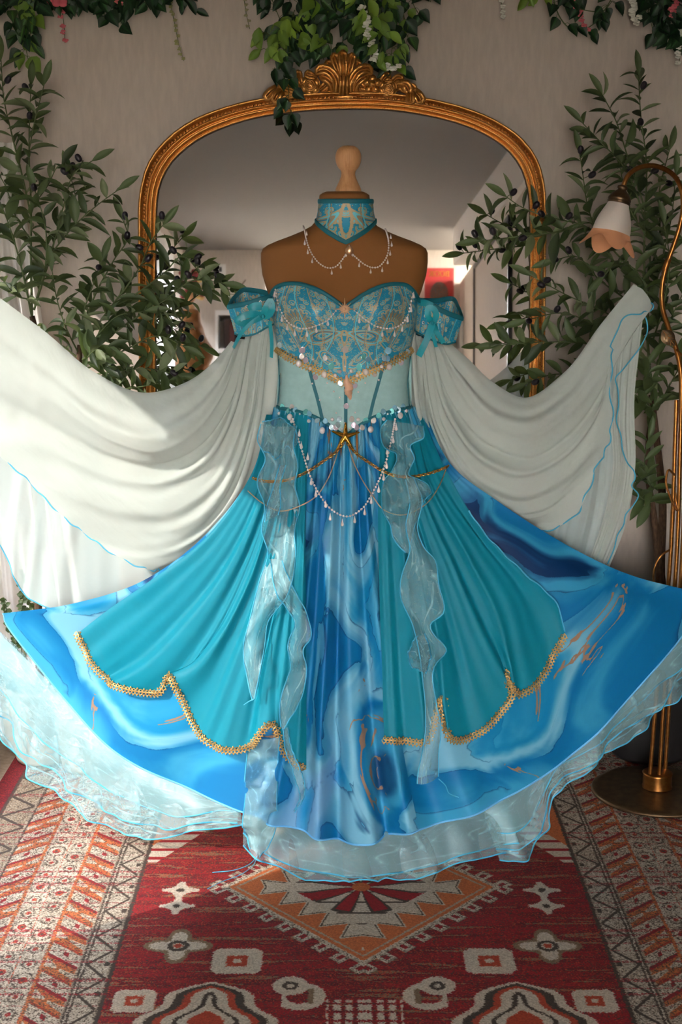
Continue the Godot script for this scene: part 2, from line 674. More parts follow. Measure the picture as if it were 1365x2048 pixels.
func make_materials() -> void:
	M.wall = mat(rgb(202, 188, 174), 0.92, 0.0, {"normal_enabled": true, "normal_texture": noise_tex(0.03, 512, [], 3.0), "normal_scale": 0.08, "uv1_triplanar": true, "uv1_world_triplanar": true, "uv1_scale": Vector3(5, 1.1, 5),
		"albedo_texture": noise_tex(0.02, 512, [Color(0.93, 0.93, 0.93), Color(1, 1, 1)], 0.0, FastNoiseLite.TYPE_SIMPLEX_SMOOTH, FastNoiseLite.FRACTAL_FBM, 8)})
	M.ceiling = mat(rgb(128, 122, 117), 0.95)
	M.render = mat(rgb(16, 17, 16), 0.95)
	M.trim = mat(rgb(226, 218, 210), 0.6)
	M.floor = mat(rgb(196, 178, 156), 0.85, 0.0, {"albedo_texture": noise_tex(0.05, 512, [Color(0.85, 0.83, 0.8), Color(1, 1, 1)]), "uv1_triplanar": true, "uv1_world_triplanar": true, "uv1_scale": Vector3(2, 2, 2)})
	M.sheer = mat(rgb(238, 234, 228), 0.9, 0.0, {"backlight_enabled": true, "backlight": Color(0.9, 0.88, 0.86)})
	M.glass = mat(Color(1, 1, 1, 0.04), 0.02)
	M.gold = mat(rgb(208, 158, 92), 0.36, 0.78, {"albedo_texture": noise_tex(0.03, 512, [rgb(172, 132, 92), rgb(255, 246, 226), rgb(214, 178, 134)], 0.0, FastNoiseLite.TYPE_SIMPLEX_SMOOTH, FastNoiseLite.FRACTAL_FBM, 4), "uv1_triplanar": true, "uv1_scale": Vector3(9, 9, 9),
		"roughness_texture": noise_tex(0.05, 256, [Color(0.7, 0.7, 0.7), Color(1, 1, 1)]), "normal_enabled": true, "normal_texture": noise_tex(0.06, 256, [], 4.0), "normal_scale": 0.3})
	M.mirror_glass = mat(rgb(236, 238, 238), 0.02, 1.0)
	M.backing = mat(rgb(70, 52, 36), 0.8)
	M.linen_ochre = mat(rgb(134, 86, 38), 0.85, 0.0, {"normal_enabled": true, "normal_texture": noise_tex(0.25, 512, [], 3.0), "normal_scale": 0.3, "uv1_triplanar": true, "uv1_scale": Vector3(14, 14, 14)})
	M.wood = mat(rgb(206, 158, 112), 0.5, 0.0, {"albedo_texture": noise_tex(0.012, 256, [rgb(225, 205, 185), rgb(255, 250, 240), rgb(215, 190, 165)]), "uv1_triplanar": true, "uv1_scale": Vector3(30, 4, 30)})
	M.rug = mat(rgb(242, 240, 236), 0.95, 0.0, {"albedo_texture": rug_texture(0.92, -3.80, -2.02), "heightmap_enabled": false, "normal_enabled": false})
	M.rug_side = mat(rgb(110, 70, 50), 0.95)
	M.brass = mat(rgb(178, 122, 66), 0.34, 0.95, {"albedo_texture": noise_tex(0.02, 256, [rgb(200, 190, 170), rgb(255, 255, 255)]), "uv1_triplanar": true, "uv1_scale": Vector3(12, 12, 12)})
	M.old_brass = mat(rgb(120, 98, 72), 0.42, 0.8, {"albedo_texture": noise_tex(0.02, 256, [rgb(190, 185, 180), rgb(255, 255, 255)]), "uv1_triplanar": true, "uv1_scale": Vector3(6, 6, 6)})
	M.frosted = mat(rgb(236, 226, 214), 0.5, 0.0, {"backlight_enabled": true, "backlight": Color(0.7, 0.68, 0.66)})
	M.peach_glass = mat(rgb(240, 168, 120), 0.4, 0.0, {"backlight_enabled": true, "backlight": Color(0.7, 0.6, 0.52)})
	var crinkle := noise_tex(0.014, 512, [], 6.0, FastNoiseLite.TYPE_SIMPLEX_SMOOTH, FastNoiseLite.FRACTAL_RIDGED, 9)
	M.chiffon = mat(rgb(190, 199, 191, 0.88), 0.75, 0.0, {"backlight_enabled": true, "backlight": Color(0.55, 0.56, 0.55), "normal_enabled": true, "normal_texture": noise_tex(0.007, 512, [], 8.0), "normal_scale": 0.6, "rim_enabled": true, "rim": 0.5})
	M.chiffon_thin = mat(rgb(208, 226, 224, 0.62), 0.75, 0.0, {"backlight_enabled": true, "backlight": Color(0.6, 0.62, 0.61), "normal_enabled": true, "normal_texture": noise_tex(0.009, 512, [], 5.0), "normal_scale": 0.3})
	M.organza = mat(rgb(186, 228, 234), 0.36, 0.10, {"metallic_specular": 0.75, "transparency": BaseMaterial3D.TRANSPARENCY_ALPHA, "albedo_texture": organza_texture(0.34, 0.30), "normal_enabled": true, "normal_texture": crinkle, "normal_scale": 1.1})
	M.organza_pale = mat(rgb(176, 220, 226), 0.40, 0.10, {"metallic_specular": 0.65, "transparency": BaseMaterial3D.TRANSPARENCY_ALPHA, "albedo_texture": organza_texture(0.42, 0.22), "normal_enabled": true, "normal_texture": crinkle, "normal_scale": 0.4, "backlight_enabled": true, "backlight": Color(0.4, 0.42, 0.42)})
	M.rolled = mat(rgb(70, 172, 208), 0.55)
	M.ink = mat(rgb(226, 226, 226), 0.52, 0.0, {"albedo_texture": ink_texture(), "metallic_specular": 0.32})
	M.overskirt = mat(rgb(6, 128, 150, 0.94), 0.55, 0.0, {"normal_enabled": true, "normal_texture": noise_tex(0.008, 512, [], 5.0), "normal_scale": 0.3, "metallic_specular": 0.32})
	M.brocade = mat(Color(1, 1, 1), 0.5, 0.12, {"albedo_texture": brocade_texture()})
	M.binding = mat(rgb(6, 100, 112), 0.6, 0.0, {"rim_enabled": true, "rim": 0.4, "rim_tint": 0.8})
	M.ribbon = mat(rgb(10, 140, 152), 0.4)
	M.corset = mat(rgb(164, 200, 198), 0.8, 0.0, {"normal_enabled": true, "normal_texture": noise_tex(0.2, 512, [], 3.0), "normal_scale": 0.4, "albedo_texture": noise_tex(0.02, 256, [Color(0.9, 0.92, 0.92), Color(1, 1, 1)]), "uv1_triplanar": true, "uv1_scale": Vector3(8, 8, 8)})
	M.pearl = mat(rgb(226, 212, 206), 0.22, 0.1, {"clearcoat_enabled": true, "clearcoat": 0.6})
	M.bright_gold = mat(rgb(226, 168, 70), 0.25, 1.0)
	M.lace_gold = mat(rgb(200, 164, 104), 0.42, 0.7)
	M.rose_gold = mat(rgb(214, 170, 130), 0.32, 0.8)
	M.steel = mat(rgb(190, 186, 180), 0.3, 0.9)
	M.shell = mat(rgb(224, 176, 144), 0.35, 0.2)
	M.sequin = []
	for c in [rgb(196, 226, 236), rgb(120, 220, 214), rgb(222, 208, 222), rgb(140, 200, 226), rgb(232, 222, 214)]:
		M.sequin.append(mat(c, 0.22, 0.55, {"clearcoat_enabled": true, "clearcoat": 0.8}))
	M.bark = mat(rgb(104, 80, 60), 0.9, 0.0, {"albedo_texture": noise_tex(0.03, 256, [rgb(150, 140, 130), rgb(255, 250, 245)]), "uv1_triplanar": true, "uv1_scale": Vector3(20, 6, 20)})
	M.twig = mat(rgb(84, 98, 56), 0.8)
	M.leaf = []
	for c in [rgb(36, 50, 28), rgb(50, 66, 36), rgb(70, 86, 50), rgb(104, 114, 82)]:
		M.leaf.append(mat(c, 0.55, 0.0, {"backlight_enabled": true, "backlight": Color(0.35, 0.42, 0.2)}))
	M.olive = mat(rgb(30, 22, 30), 0.35)
	M.pot = mat(rgb(24, 22, 22), 0.6)
	M.pale_pot = mat(rgb(168, 150, 128), 0.8)
	M.ivy = []
	for c in [rgb(34, 76, 38), rgb(50, 96, 46), rgb(74, 118, 54)]:
		M.ivy.append(mat(c, 0.5, 0.0, {"albedo_texture": ivy_texture(), "backlight_enabled": true, "backlight": Color(0.3, 0.36, 0.2)}))
	M.lime = [mat(rgb(96, 128, 40), 0.55, 0.0, {"backlight_enabled": true, "backlight": Color(0.4, 0.45, 0.2)}), mat(rgb(126, 158, 52), 0.55, 0.0, {"backlight_enabled": true, "backlight": Color(0.4, 0.45, 0.2)})]
	M.petal_white = mat(rgb(222, 220, 206), 0.7, 0.0, {"backlight_enabled": true, "backlight": Color(0.5, 0.5, 0.45)})
	M.petal_pink = mat(rgb(214, 98, 108), 0.7, 0.0, {"backlight_enabled": true, "backlight": Color(0.5, 0.4, 0.4)})
	M.white_paint = mat(rgb(226, 222, 216), 0.5)
	M.black = mat(rgb(20, 18, 18), 0.45)

# crumpled organza: the creases are closer woven and more opaque than the cloth between them
func organza_texture(thin: float, crease: float) -> ImageTexture:
	var W := 512
	var n := fnoise(0.0055, 44, 2)
	n.fractal_type = FastNoiseLite.FRACTAL_RIDGED
	var f := fnoise(0.016, 45, 2)
	f.fractal_type = FastNoiseLite.FRACTAL_RIDGED
	var d := PackedByteArray()
	d.resize(W * W * 4)
	for y in W:
		for x in W:
			var k := pow(clampf(n.get_noise_2d(x * 0.5, y * 1.2) * 0.5 + 0.5, 0, 1), 9.0) * 0.8 + 0.3 * pow(clampf(f.get_noise_2d(x, y * 0.6) * 0.5 + 0.5, 0, 1), 14.0)
			var o := (y * W + x) * 4
			var c := 205 + int(50 * clampf(k, 0, 1))
			d[o] = c
			d[o + 1] = mini(255, c + 12)
			d[o + 2] = mini(255, c + 14)
			d[o + 3] = int(255 * clampf(thin + crease * k, 0, 0.95))
	return ImageTexture.create_from_image(Image.create_from_data(W, W, false, Image.FORMAT_RGBA8, d))

# ivy leaf: paler along the veins
func ivy_texture() -> ImageTexture:
	if M.has("ivy_tex"): return M.ivy_tex
	var W := 64
	var d := PackedByteArray()
	d.resize(W * W * 3)
	for y in W:
		for x in W:
			var u := absf((y + 0.5) / W - 0.5)
			var v := (x + 0.5) / W
			var k := 0.62
			if u < 0.035 or absf(fposmod(v * 6.0 - u * 7.0, 1.0) - 0.5) < 0.07 and u < 0.3: k = 1.0
			elif u < 0.13 - v * 0.06: k = 0.86
			for q in 3: d[(y * W + x) * 3 + q] = int(255 * k)
	M.ivy_tex = picture(W, W, d)
	return M.ivy_tex

func room() -> void:
	var f := MB.new()
	f.box(Vector3(0.35, -0.06, -0.875), Vector3(3.04, 0.12, 6.19))
	struct("floor", f, M.floor)
	var c := MB.new()
	c.box(Vector3(0.35, 2.25, -0.875), Vector3(3.04, 0.12, 6.19))
	struct("ceiling", c, M.ceiling)
	var b := MB.new()
	b.box(Vector3(0.35, 1.095, -3.91), Vector3(3.04, 2.19, 0.12))
	struct("wall_back", b, M.wall)
	# rear wall with a tall glazed door in its middle, behind the camera
	var r := MB.new()
	r.box(Vector3(-0.835, 1.095, 2.16), Vector3(0.67, 2.19, 0.12))
	r.box(Vector3(1.185, 1.095, 2.16), Vector3(1.37, 2.19, 0.12))
	r.box(Vector3(0.0, 2.145, 2.16), Vector3(1.0, 0.09, 0.12))
	# deep porch reveal, the door at its outer end
	for s in [-1, 1]: r.box(Vector3(s * 0.56, 1.05, 2.67), Vector3(0.12, 2.34, 0.90))
	r.box(Vector3(0, 2.16, 2.67), Vector3(1.0, 0.12, 0.90))
	r.box(Vector3(0, -0.06, 2.67), Vector3(1.0, 0.12, 0.90))
	struct("wall_rear", r, M.wall)
	var dr := MB.new()
	for s in [-1, 1]:
		dr.box(Vector3(s * 0.48, 1.05, 3.09), Vector3(0.04, 2.1, 0.05))
		dr.box(Vector3(s * 0.02, 1.05, 3.09), Vector3(0.036, 2.02, 0.05))
	for y in [0.04, 2.08]: dr.box(Vector3(0, y, 3.09), Vector3(1.0, 0.06, 0.05))
	var door := struct("door_1", dr, M.trim)
	for s in [-1, 1]:
		var pn := MB.new()
		pn.box(Vector3(s * 0.25, 1.06, 3.09), Vector3(0.43, 2.0, 0.004))
		part("pane", pn, M.glass, door)
	# left wall with a low window beside the mirror and a wide one nearer the camera
	var w := MB.new()
	var x := -1.11
	for q in [[-3.85, -3.62, 0.0, 2.19], [-3.62, -2.19, 0.0, 0.30], [-3.62, -2.19, 1.57, 2.19], [-2.19, 0.55, 0.0, 2.19], [0.55, 1.95, 0.0, 0.8], [0.55, 1.95, 2.05, 2.19], [1.95, 2.1, 0.0, 2.19]]:
		w.box(Vector3(x, (q[2] + q[3]) / 2, (q[0] + q[1]) / 2), Vector3(0.12, q[3] - q[2], q[1] - q[0]))
	struct("wall_left", w, M.wall)
	var k := 1
	for q in [[-3.62, -2.19, 0.30, 1.57], [0.55, 1.95, 0.8, 2.05]]:
		var win := struct("window_%d" % k, window_frame(q), M.trim)
		var pane := MB.new()
		pane.box(Vector3(-1.12, (q[2] + q[3]) / 2, (q[0] + q[1]) / 2), Vector3(0.004, q[3] - q[2] - 0.06, q[1] - q[0] - 0.06))
		part("pane", pane, M.glass, win)
		k += 1
	var e := MB.new()
	e.box(Vector3(1.81, 1.095, -2.875), Vector3(0.12, 2.19, 1.95))
	e.box(Vector3(0.82, 0.985, 0.1), Vector3(0.06, 1.97, 4.0))
	e.box(Vector3(1.29, 1.095, -1.87), Vector3(0.98, 2.19, 0.06))
	struct("wall_right", e, M.wall)
	# the dark row across the lane; the sun stands over the gap in it
	var h := MB.new()
	h.box(Vector3(-9.1, 4.0, -19.1), Vector3(0.2, 14.0, 42.0))
	struct("exterior_house", h, M.render)
	h = MB.new()
	h.box(Vector3(-9.1, 4.0, 23.6), Vector3(0.2, 14.0, 40.0))
	struct("exterior_house", h, M.render)
	h = MB.new()
	h.box(Vector3(-9.1, 1.4, 2.75), Vector3(0.2, 8.8, 1.75))
	struct("exterior_wall", h, M.render)
	h = MB.new()
	h.box(Vector3(-5.2, -3.1, 0), Vector3(7.8, 0.2, 80))
	struct("exterior_street", h, M.render)
	# garden screen beside the rear door, which keeps the sun off it
	h = MB.new()
	h.box(Vector3(-1.6, 0.6, 4.7), Vector3(0.12, 7.4, 3.8))
	struct("exterior_wall", h, M.render)
	# eaves of this house over the low window
	h = MB.new()
	h.box(Vector3(-1.62, 2.34, -3.2), Vector3(0.9, 0.1, 5.6))
	struct("roof_eaves", h, M.render)
	h = MB.new()
	h.box(Vector3(-6.0, -3.1, 0), Vector3(9.5, 0.2, 30))
	struct("exterior_street", h, M.render)
	# boxed-in beam along the right side of the ceiling
	var s := MB.new()
	s.prism([Vector2(0.77, 1.56), Vector2(0.675, -1.2), Vector2(0.85, -1.2), Vector2(0.95, 1.56)], 1.97, 2.19, Transform3D(Basis(Vector3.RIGHT, Vector3(0, 0, -1), Vector3.UP), Vector3.ZERO))
	struct("trim_1", s, M.trim)
	# sheer curtains: one in the corner by the mirror, one beside the wide window
	var t := thing("curtain", "white sheer curtain hanging in folds in the corner behind the left olive tree", "curtain", Vector3(-0.93, 0, -3.7))
	part("drape", drape(Vector3(-1.02, 1.62, -3.76), Vector3(-0.84, 1.62, -3.78), Vector3(-1.02, 0.03, -3.74), Vector3(-0.66, 0.03, -3.79), 7, 0.016), M.sheer, t, "", Transform3D(Basis(), -t.position))
	t = thing("curtain", "pale sheer curtain seen in the left edge of the mirror", "curtain", Vector3(-1.03, 0, 0.9))
	part("drape", drape(Vector3(-1.03, 2.1, 0.40), Vector3(-1.03, 2.1, 1.40), Vector3(-1.03, 0.03, 0.40), Vector3(-1.03, 0.03, 1.40), 13, 0.009), M.sheer, t, "", Transform3D(Basis(), -t.position))

func window_frame(q: Array) -> MB:
	var m := MB.new()
	var cy: float = (q[2] + q[3]) / 2
	var cz: float = (q[0] + q[1]) / 2
	for s in [-1, 1]:
		m.box(Vector3(-1.12, cy, cz + s * ((q[1] - q[0]) / 2 - 0.015)), Vector3(0.05, q[3] - q[2], 0.03))
		m.box(Vector3(-1.12, cy + s * ((q[3] - q[2]) / 2 - 0.015), cz), Vector3(0.05, 0.03, q[1] - q[0]))
	return m

func drape(a: Vector3, b: Vector3, c: Vector3, d: Vector3, folds: int, amp: float) -> MB:
	var m := MB.new()
	var out := (b - a).cross(Vector3.DOWN).normalized()
	var rows := []
	var n := folds * 12
	for i in n + 1:
		var u := float(i) / n
		var row := PackedVector3Array()
		for j in 25:
			var v := j / 24.0
			var p := a.lerp(b, u).lerp(c.lerp(d, u), v)
			row.append(p + out * amp * (sin(u * folds * TAU + 0.8 * sin(v * 3.0)) + 0.4 * sin(u * folds * 2.3 * TAU + v)) * (0.5 + 0.5 * v))
		rows.append(row)
	m.grid(rows)
	return m

func rug() -> void:
	var t := thing("rug", "red and cream woven rug with geometric borders under the dress", "rug", Vector3(0.043, 0, -2.9))
	var m := MB.new()
	var rows := []
	for i in 2:
		var row := PackedVector3Array()
		for j in 2: row.append(Vector3(-0.92 + 1.84 * i, 0.009, -0.90 + 1.78 * j))
		rows.append(row)
	m.grid(rows)
	part("pile", m, M.rug, t)
	var e := MB.new()
	e.box(Vector3(0, 0.0045, -0.01), Vector3(1.84, 0.0088, 1.78))
	part("backing", e, M.rug_side, t)


func mirror() -> void:
	var t := thing("floor_mirror", "arched gilt floor mirror leaning on the wall with a carved crest", "mirror", Vector3(0, 0, -3.62))
	var ph := deg_to_rad(4.5)
	t.basis = Basis(Vector3.RIGHT, Vector3(0, cos(ph), -sin(ph)), Vector3(0, sin(ph), cos(ph)))
	var inner: Array = [Vector3(-0.4746, 1.3913, 0), Vector3(-0.4724, 1.4544, 0), Vector3(-0.4679, 1.4984, 0), Vector3(-0.4571, 1.5323, 0), Vector3(-0.4349, 1.5698, 0), Vector3(-0.4038, 1.601, 0), Vector3(-0.3575, 1.6334, 0), Vector3(-0.2961, 1.6608, 0), Vector3(-0.2195, 1.6832, 0), Vector3(-0.1049, 1.6999, 0), Vector3(0.0121, 1.7055, 0), Vector3(0.1367, 1.7018, 0), Vector3(0.236, 1.6856, 0), Vector3(0.3151, 1.6645, 0), Vector3(0.3791, 1.6359, 0), Vector3(0.428, 1.601, 0), Vector3(0.4606, 1.5573, 0), Vector3(0.478, 1.5047, 0), Vector3(0.4841, 1.4418, 0), Vector3(0.4859, 1.3279, 0)]
	var outer: Array = [Vector3(-0.5196, 1.3913, 0), Vector3(-0.5185, 1.4544, 0), Vector3(-0.5139, 1.4984, 0), Vector3(-0.5016, 1.5486, 0), Vector3(-0.4766, 1.5948, 0), Vector3(-0.4391, 1.6347, 0), Vector3(-0.3851, 1.6732, 0), Vector3(-0.3186, 1.7018, 0), Vector3(-0.2319, 1.7253, 0), Vector3(-0.1048, 1.7414, 0), Vector3(0.0121, 1.7463, 0), Vector3(0.1365, 1.7426, 0), Vector3(0.2484, 1.7253, 0), Vector3(0.3338, 1.7018, 0), Vector3(0.4067, 1.6695, 0), Vector3(0.4621, 1.6297, 0), Vector3(0.4985, 1.5823, 0), Vector3(0.5173, 1.5273, 0), Vector3(0.5249, 1.4544, 0), Vector3(0.5258, 1.3279, 0)]
	inner.push_front(Vector3(inner[0].x, 0.05, 0))
	outer.push_front(Vector3(outer[0].x, 0.0, 0))
	inner.append(Vector3(inner[-1].x, 0.05, 0))
	outer.append(Vector3(outer[-1].x, 0.0, 0))
	var N := 150
	var a := smooth(inner, N)
	var b := loft_match(inner, outer, N)
	var prof := [Vector2(0.0, 0.004), Vector2(0.0, 0.010), Vector2(0.05, 0.013), Vector2(0.11, 0.011), Vector2(0.13, 0.008), Vector2(0.16, 0.012), Vector2(0.22, 0.019), Vector2(0.29, 0.021), Vector2(0.35, 0.018), Vector2(0.37, 0.014), Vector2(0.40, 0.018), Vector2(0.46, 0.026), Vector2(0.53, 0.026), Vector2(0.57, 0.022), Vector2(0.575, 0.012), Vector2(0.735, 0.012), Vector2(0.74, 0.023), Vector2(0.80, 0.031), Vector2(0.88, 0.034), Vector2(0.95, 0.030), Vector2(1.0, 0.020), Vector2(1.0, -0.012)]
	var m := MB.new()
	var rows := []
	for i in N:
		var row := PackedVector3Array()
		for p in prof: row.append(a[i].lerp(b[i], p.x) + Vector3(0, 0, p.y))
		rows.append(row)
	m.grid(rows)
	m.box(Vector3(0.01, 0.025, 0.005), Vector3(1.0, 0.05, 0.03))
	var fr := part("frame", m, M.gold, t)
	# dark rebate that holds the glass
	m = MB.new()
	rows = []
	for i in N: rows.append(PackedVector3Array([a[i].lerp(b[i], -0.03) + Vector3(0, 0, 0.0005), a[i].lerp(b[i], -0.03) + Vector3(0, 0, 0.003), a[i].lerp(b[i], 0.0) + Vector3(0, 0, 0.0095), a[i].lerp(b[i], 0.04) + Vector3(0, 0, 0.0115)]))
	m.grid(rows)
	part("rebate", m, M.backing, fr, "dark inner rebate")
	# beading in the channel of the frame
	m = MB.new()
	var mid := PackedVector3Array()
	for i in N: mid.append(a[i].lerp(b[i], 0.655) + Vector3(0, 0, 0.0140))
	for p in even_points(mid, 0.0098):
		if p.y > 0.7: m.ell(p, Basis().scaled(Vector3(0.0043, 0.0043, 0.0043)), 7, 4)
	part("beading", m, M.gold, fr)
	# glass
	m = MB.new()
	rows = []
	for i in range(0, N):
		rows.append(PackedVector3Array([Vector3(0.01, 0.9, 0), a[i]]))
	m.grid(rows)
	var g := part("glass", m, M.mirror_glass, t)
	g.mesh = flat_copy(a)
	m = MB.new()
	m.box(Vector3(0.01, 0.72, -0.010), Vector3(0.94, 1.40, 0.008))
	part("backing", m, M.backing, t)
	crest(t)

func loft_match(inner: Array, outer: Array, n: int) -> PackedVector3Array:
	# the outer line sampled at the same shares of the inner line's length
	var acc := [0.0]
	for i in inner.size() - 1: acc.append(acc[i] + inner[i].distance_to(inner[i + 1]))
	var out := PackedVector3Array()
	var k := 0
	for i in n:
		var d: float = acc[-1] * i / (n - 1)
		while k < inner.size() - 2 and d > acc[k + 1]: k += 1
		var t: float = clampf((d - acc[k]) / (acc[k + 1] - acc[k]), 0, 1)
		var p: Vector3 = outer[k - 1] if k > 0 else outer[0] * 2.0 - outer[1]
		var e: Vector3 = outer[k + 2] if k + 2 < outer.size() else outer[k + 1] * 2.0 - outer[k]
		var L: float = acc[k + 1] - acc[k]
		var Lp: float = acc[k] - acc[k - 1] if k > 0 else L
		var Ln: float = acc[k + 2] - acc[k + 1] if k + 2 < acc.size() else L
		out.append(outer[k].cubic_interpolate_in_time(outer[k + 1], p, e, t, L, -Lp, L + Ln))
	return out

func even_points(line: PackedVector3Array, step: float) -> PackedVector3Array:
	var out := PackedVector3Array()
	var left := 0.0
	for i in line.size() - 1:
		var L := line[i].distance_to(line[i + 1])
		var d := left
		while d < L:
			out.append(line[i].lerp(line[i + 1], d / L))
			d += step
		left = d - L
	return out

func flat_copy(edge: PackedVector3Array) -> ArrayMesh:
	var m := MB.new()
	var poly := PackedVector2Array()
	for p in edge: poly.append(Vector2(p.x, p.y))
	var t := Geometry2D.triangulate_polygon(poly)
	for p in poly: m.v.append(Vector3(p.x, p.y, 0)); m.uv.append(p)
	for i in range(0, t.size(), 3):
		var A := poly[t[i]]
		var B := poly[t[i + 1]]
		var C := poly[t[i + 2]]
		if (B - A).cross(C - A) > 0: m.tri(t[i], t[i + 2], t[i + 1])
		else: m.tri(t[i], t[i + 1], t[i + 2])
	return m.mesh()

# carved leaf or lobe: two rails that meet round the tip, and a swelling between them
func lobe(m: MB, path: Array, w0: float, w1: float, h: float) -> void:
	var line := smooth(path, 14)
	var left := []
	var right := []
	var rows := []
	for i in 14:
		var t: Vector3 = (line[mini(i + 1, 13)] - line[maxi(i - 1, 0)]).normalized()
		var s := t.cross(Vector3(0, 0, 1)).normalized()
		var u := i / 13.0
		var w := lerpf(w0, w1, pow(u, 0.7))
		if u > 0.82: w *= sqrt(maxf(0.0, 1.0 - pow((u - 0.82) / 0.18, 2)))
		left.append(line[i] - s * w)
		right.append(line[i] + s * w)
		rows.append(PackedVector3Array([line[i] - s * w, line[i] - s * w * 0.6 - Vector3(0, 0, h * 0.5), line[i] - s * w * 0.25 + Vector3(0, 0, h * 0.1), line[i] + Vector3(0, 0, h * 0.4), line[i] + s * w * 0.25 + Vector3(0, 0, h * 0.1), line[i] + s * w * 0.6 - Vector3(0, 0, h * 0.5), line[i] + s * w]))
	m.grid(rows)
	right.reverse()
	m.tube(left + right, h * 0.42, h * 0.42, 6)

func rose(m: MB, c: Vector3, r: float) -> void:
	m.ell(c + Vector3(0, 0, r * 0.1), Basis().scaled(Vector3(r * 0.9, r * 0.9, r * 0.5)), 14, 8)
	var sp := []
	for i in 46:
		var a := i * 0.42
		var q := r * (0.10 + 0.62 * i / 46.0)
		sp.append(c + Vector3(cos(a) * q, sin(a) * q, r * (0.72 - 0.36 * i / 46.0)))
	m.tube(sp, r * 0.09, r * 0.12, 6)
	for k in 6:
		var a := TAU * k / 6 + 0.4
		var d := Vector3(cos(a), sin(a), 0)
		m.ell(c + d * r * 0.82 + Vector3(0, 0, r * 0.12), Basis(d * r * 0.34, Vector3(-d.y, d.x, 0) * r * 0.52, Vector3(0, 0, r * 0.30)), 10, 6)
		m.tube([c + (d * 1.04 + Vector3(-d.y, d.x, 0) * -0.42) * r + Vector3(0, 0, r * 0.2), c + d * r * 1.18 + Vector3(0, 0, r * 0.28), c + (d * 1.04 + Vector3(-d.y, d.x, 0) * 0.42) * r + Vector3(0, 0, r * 0.2)], r * 0.07, r * 0.07, 5)

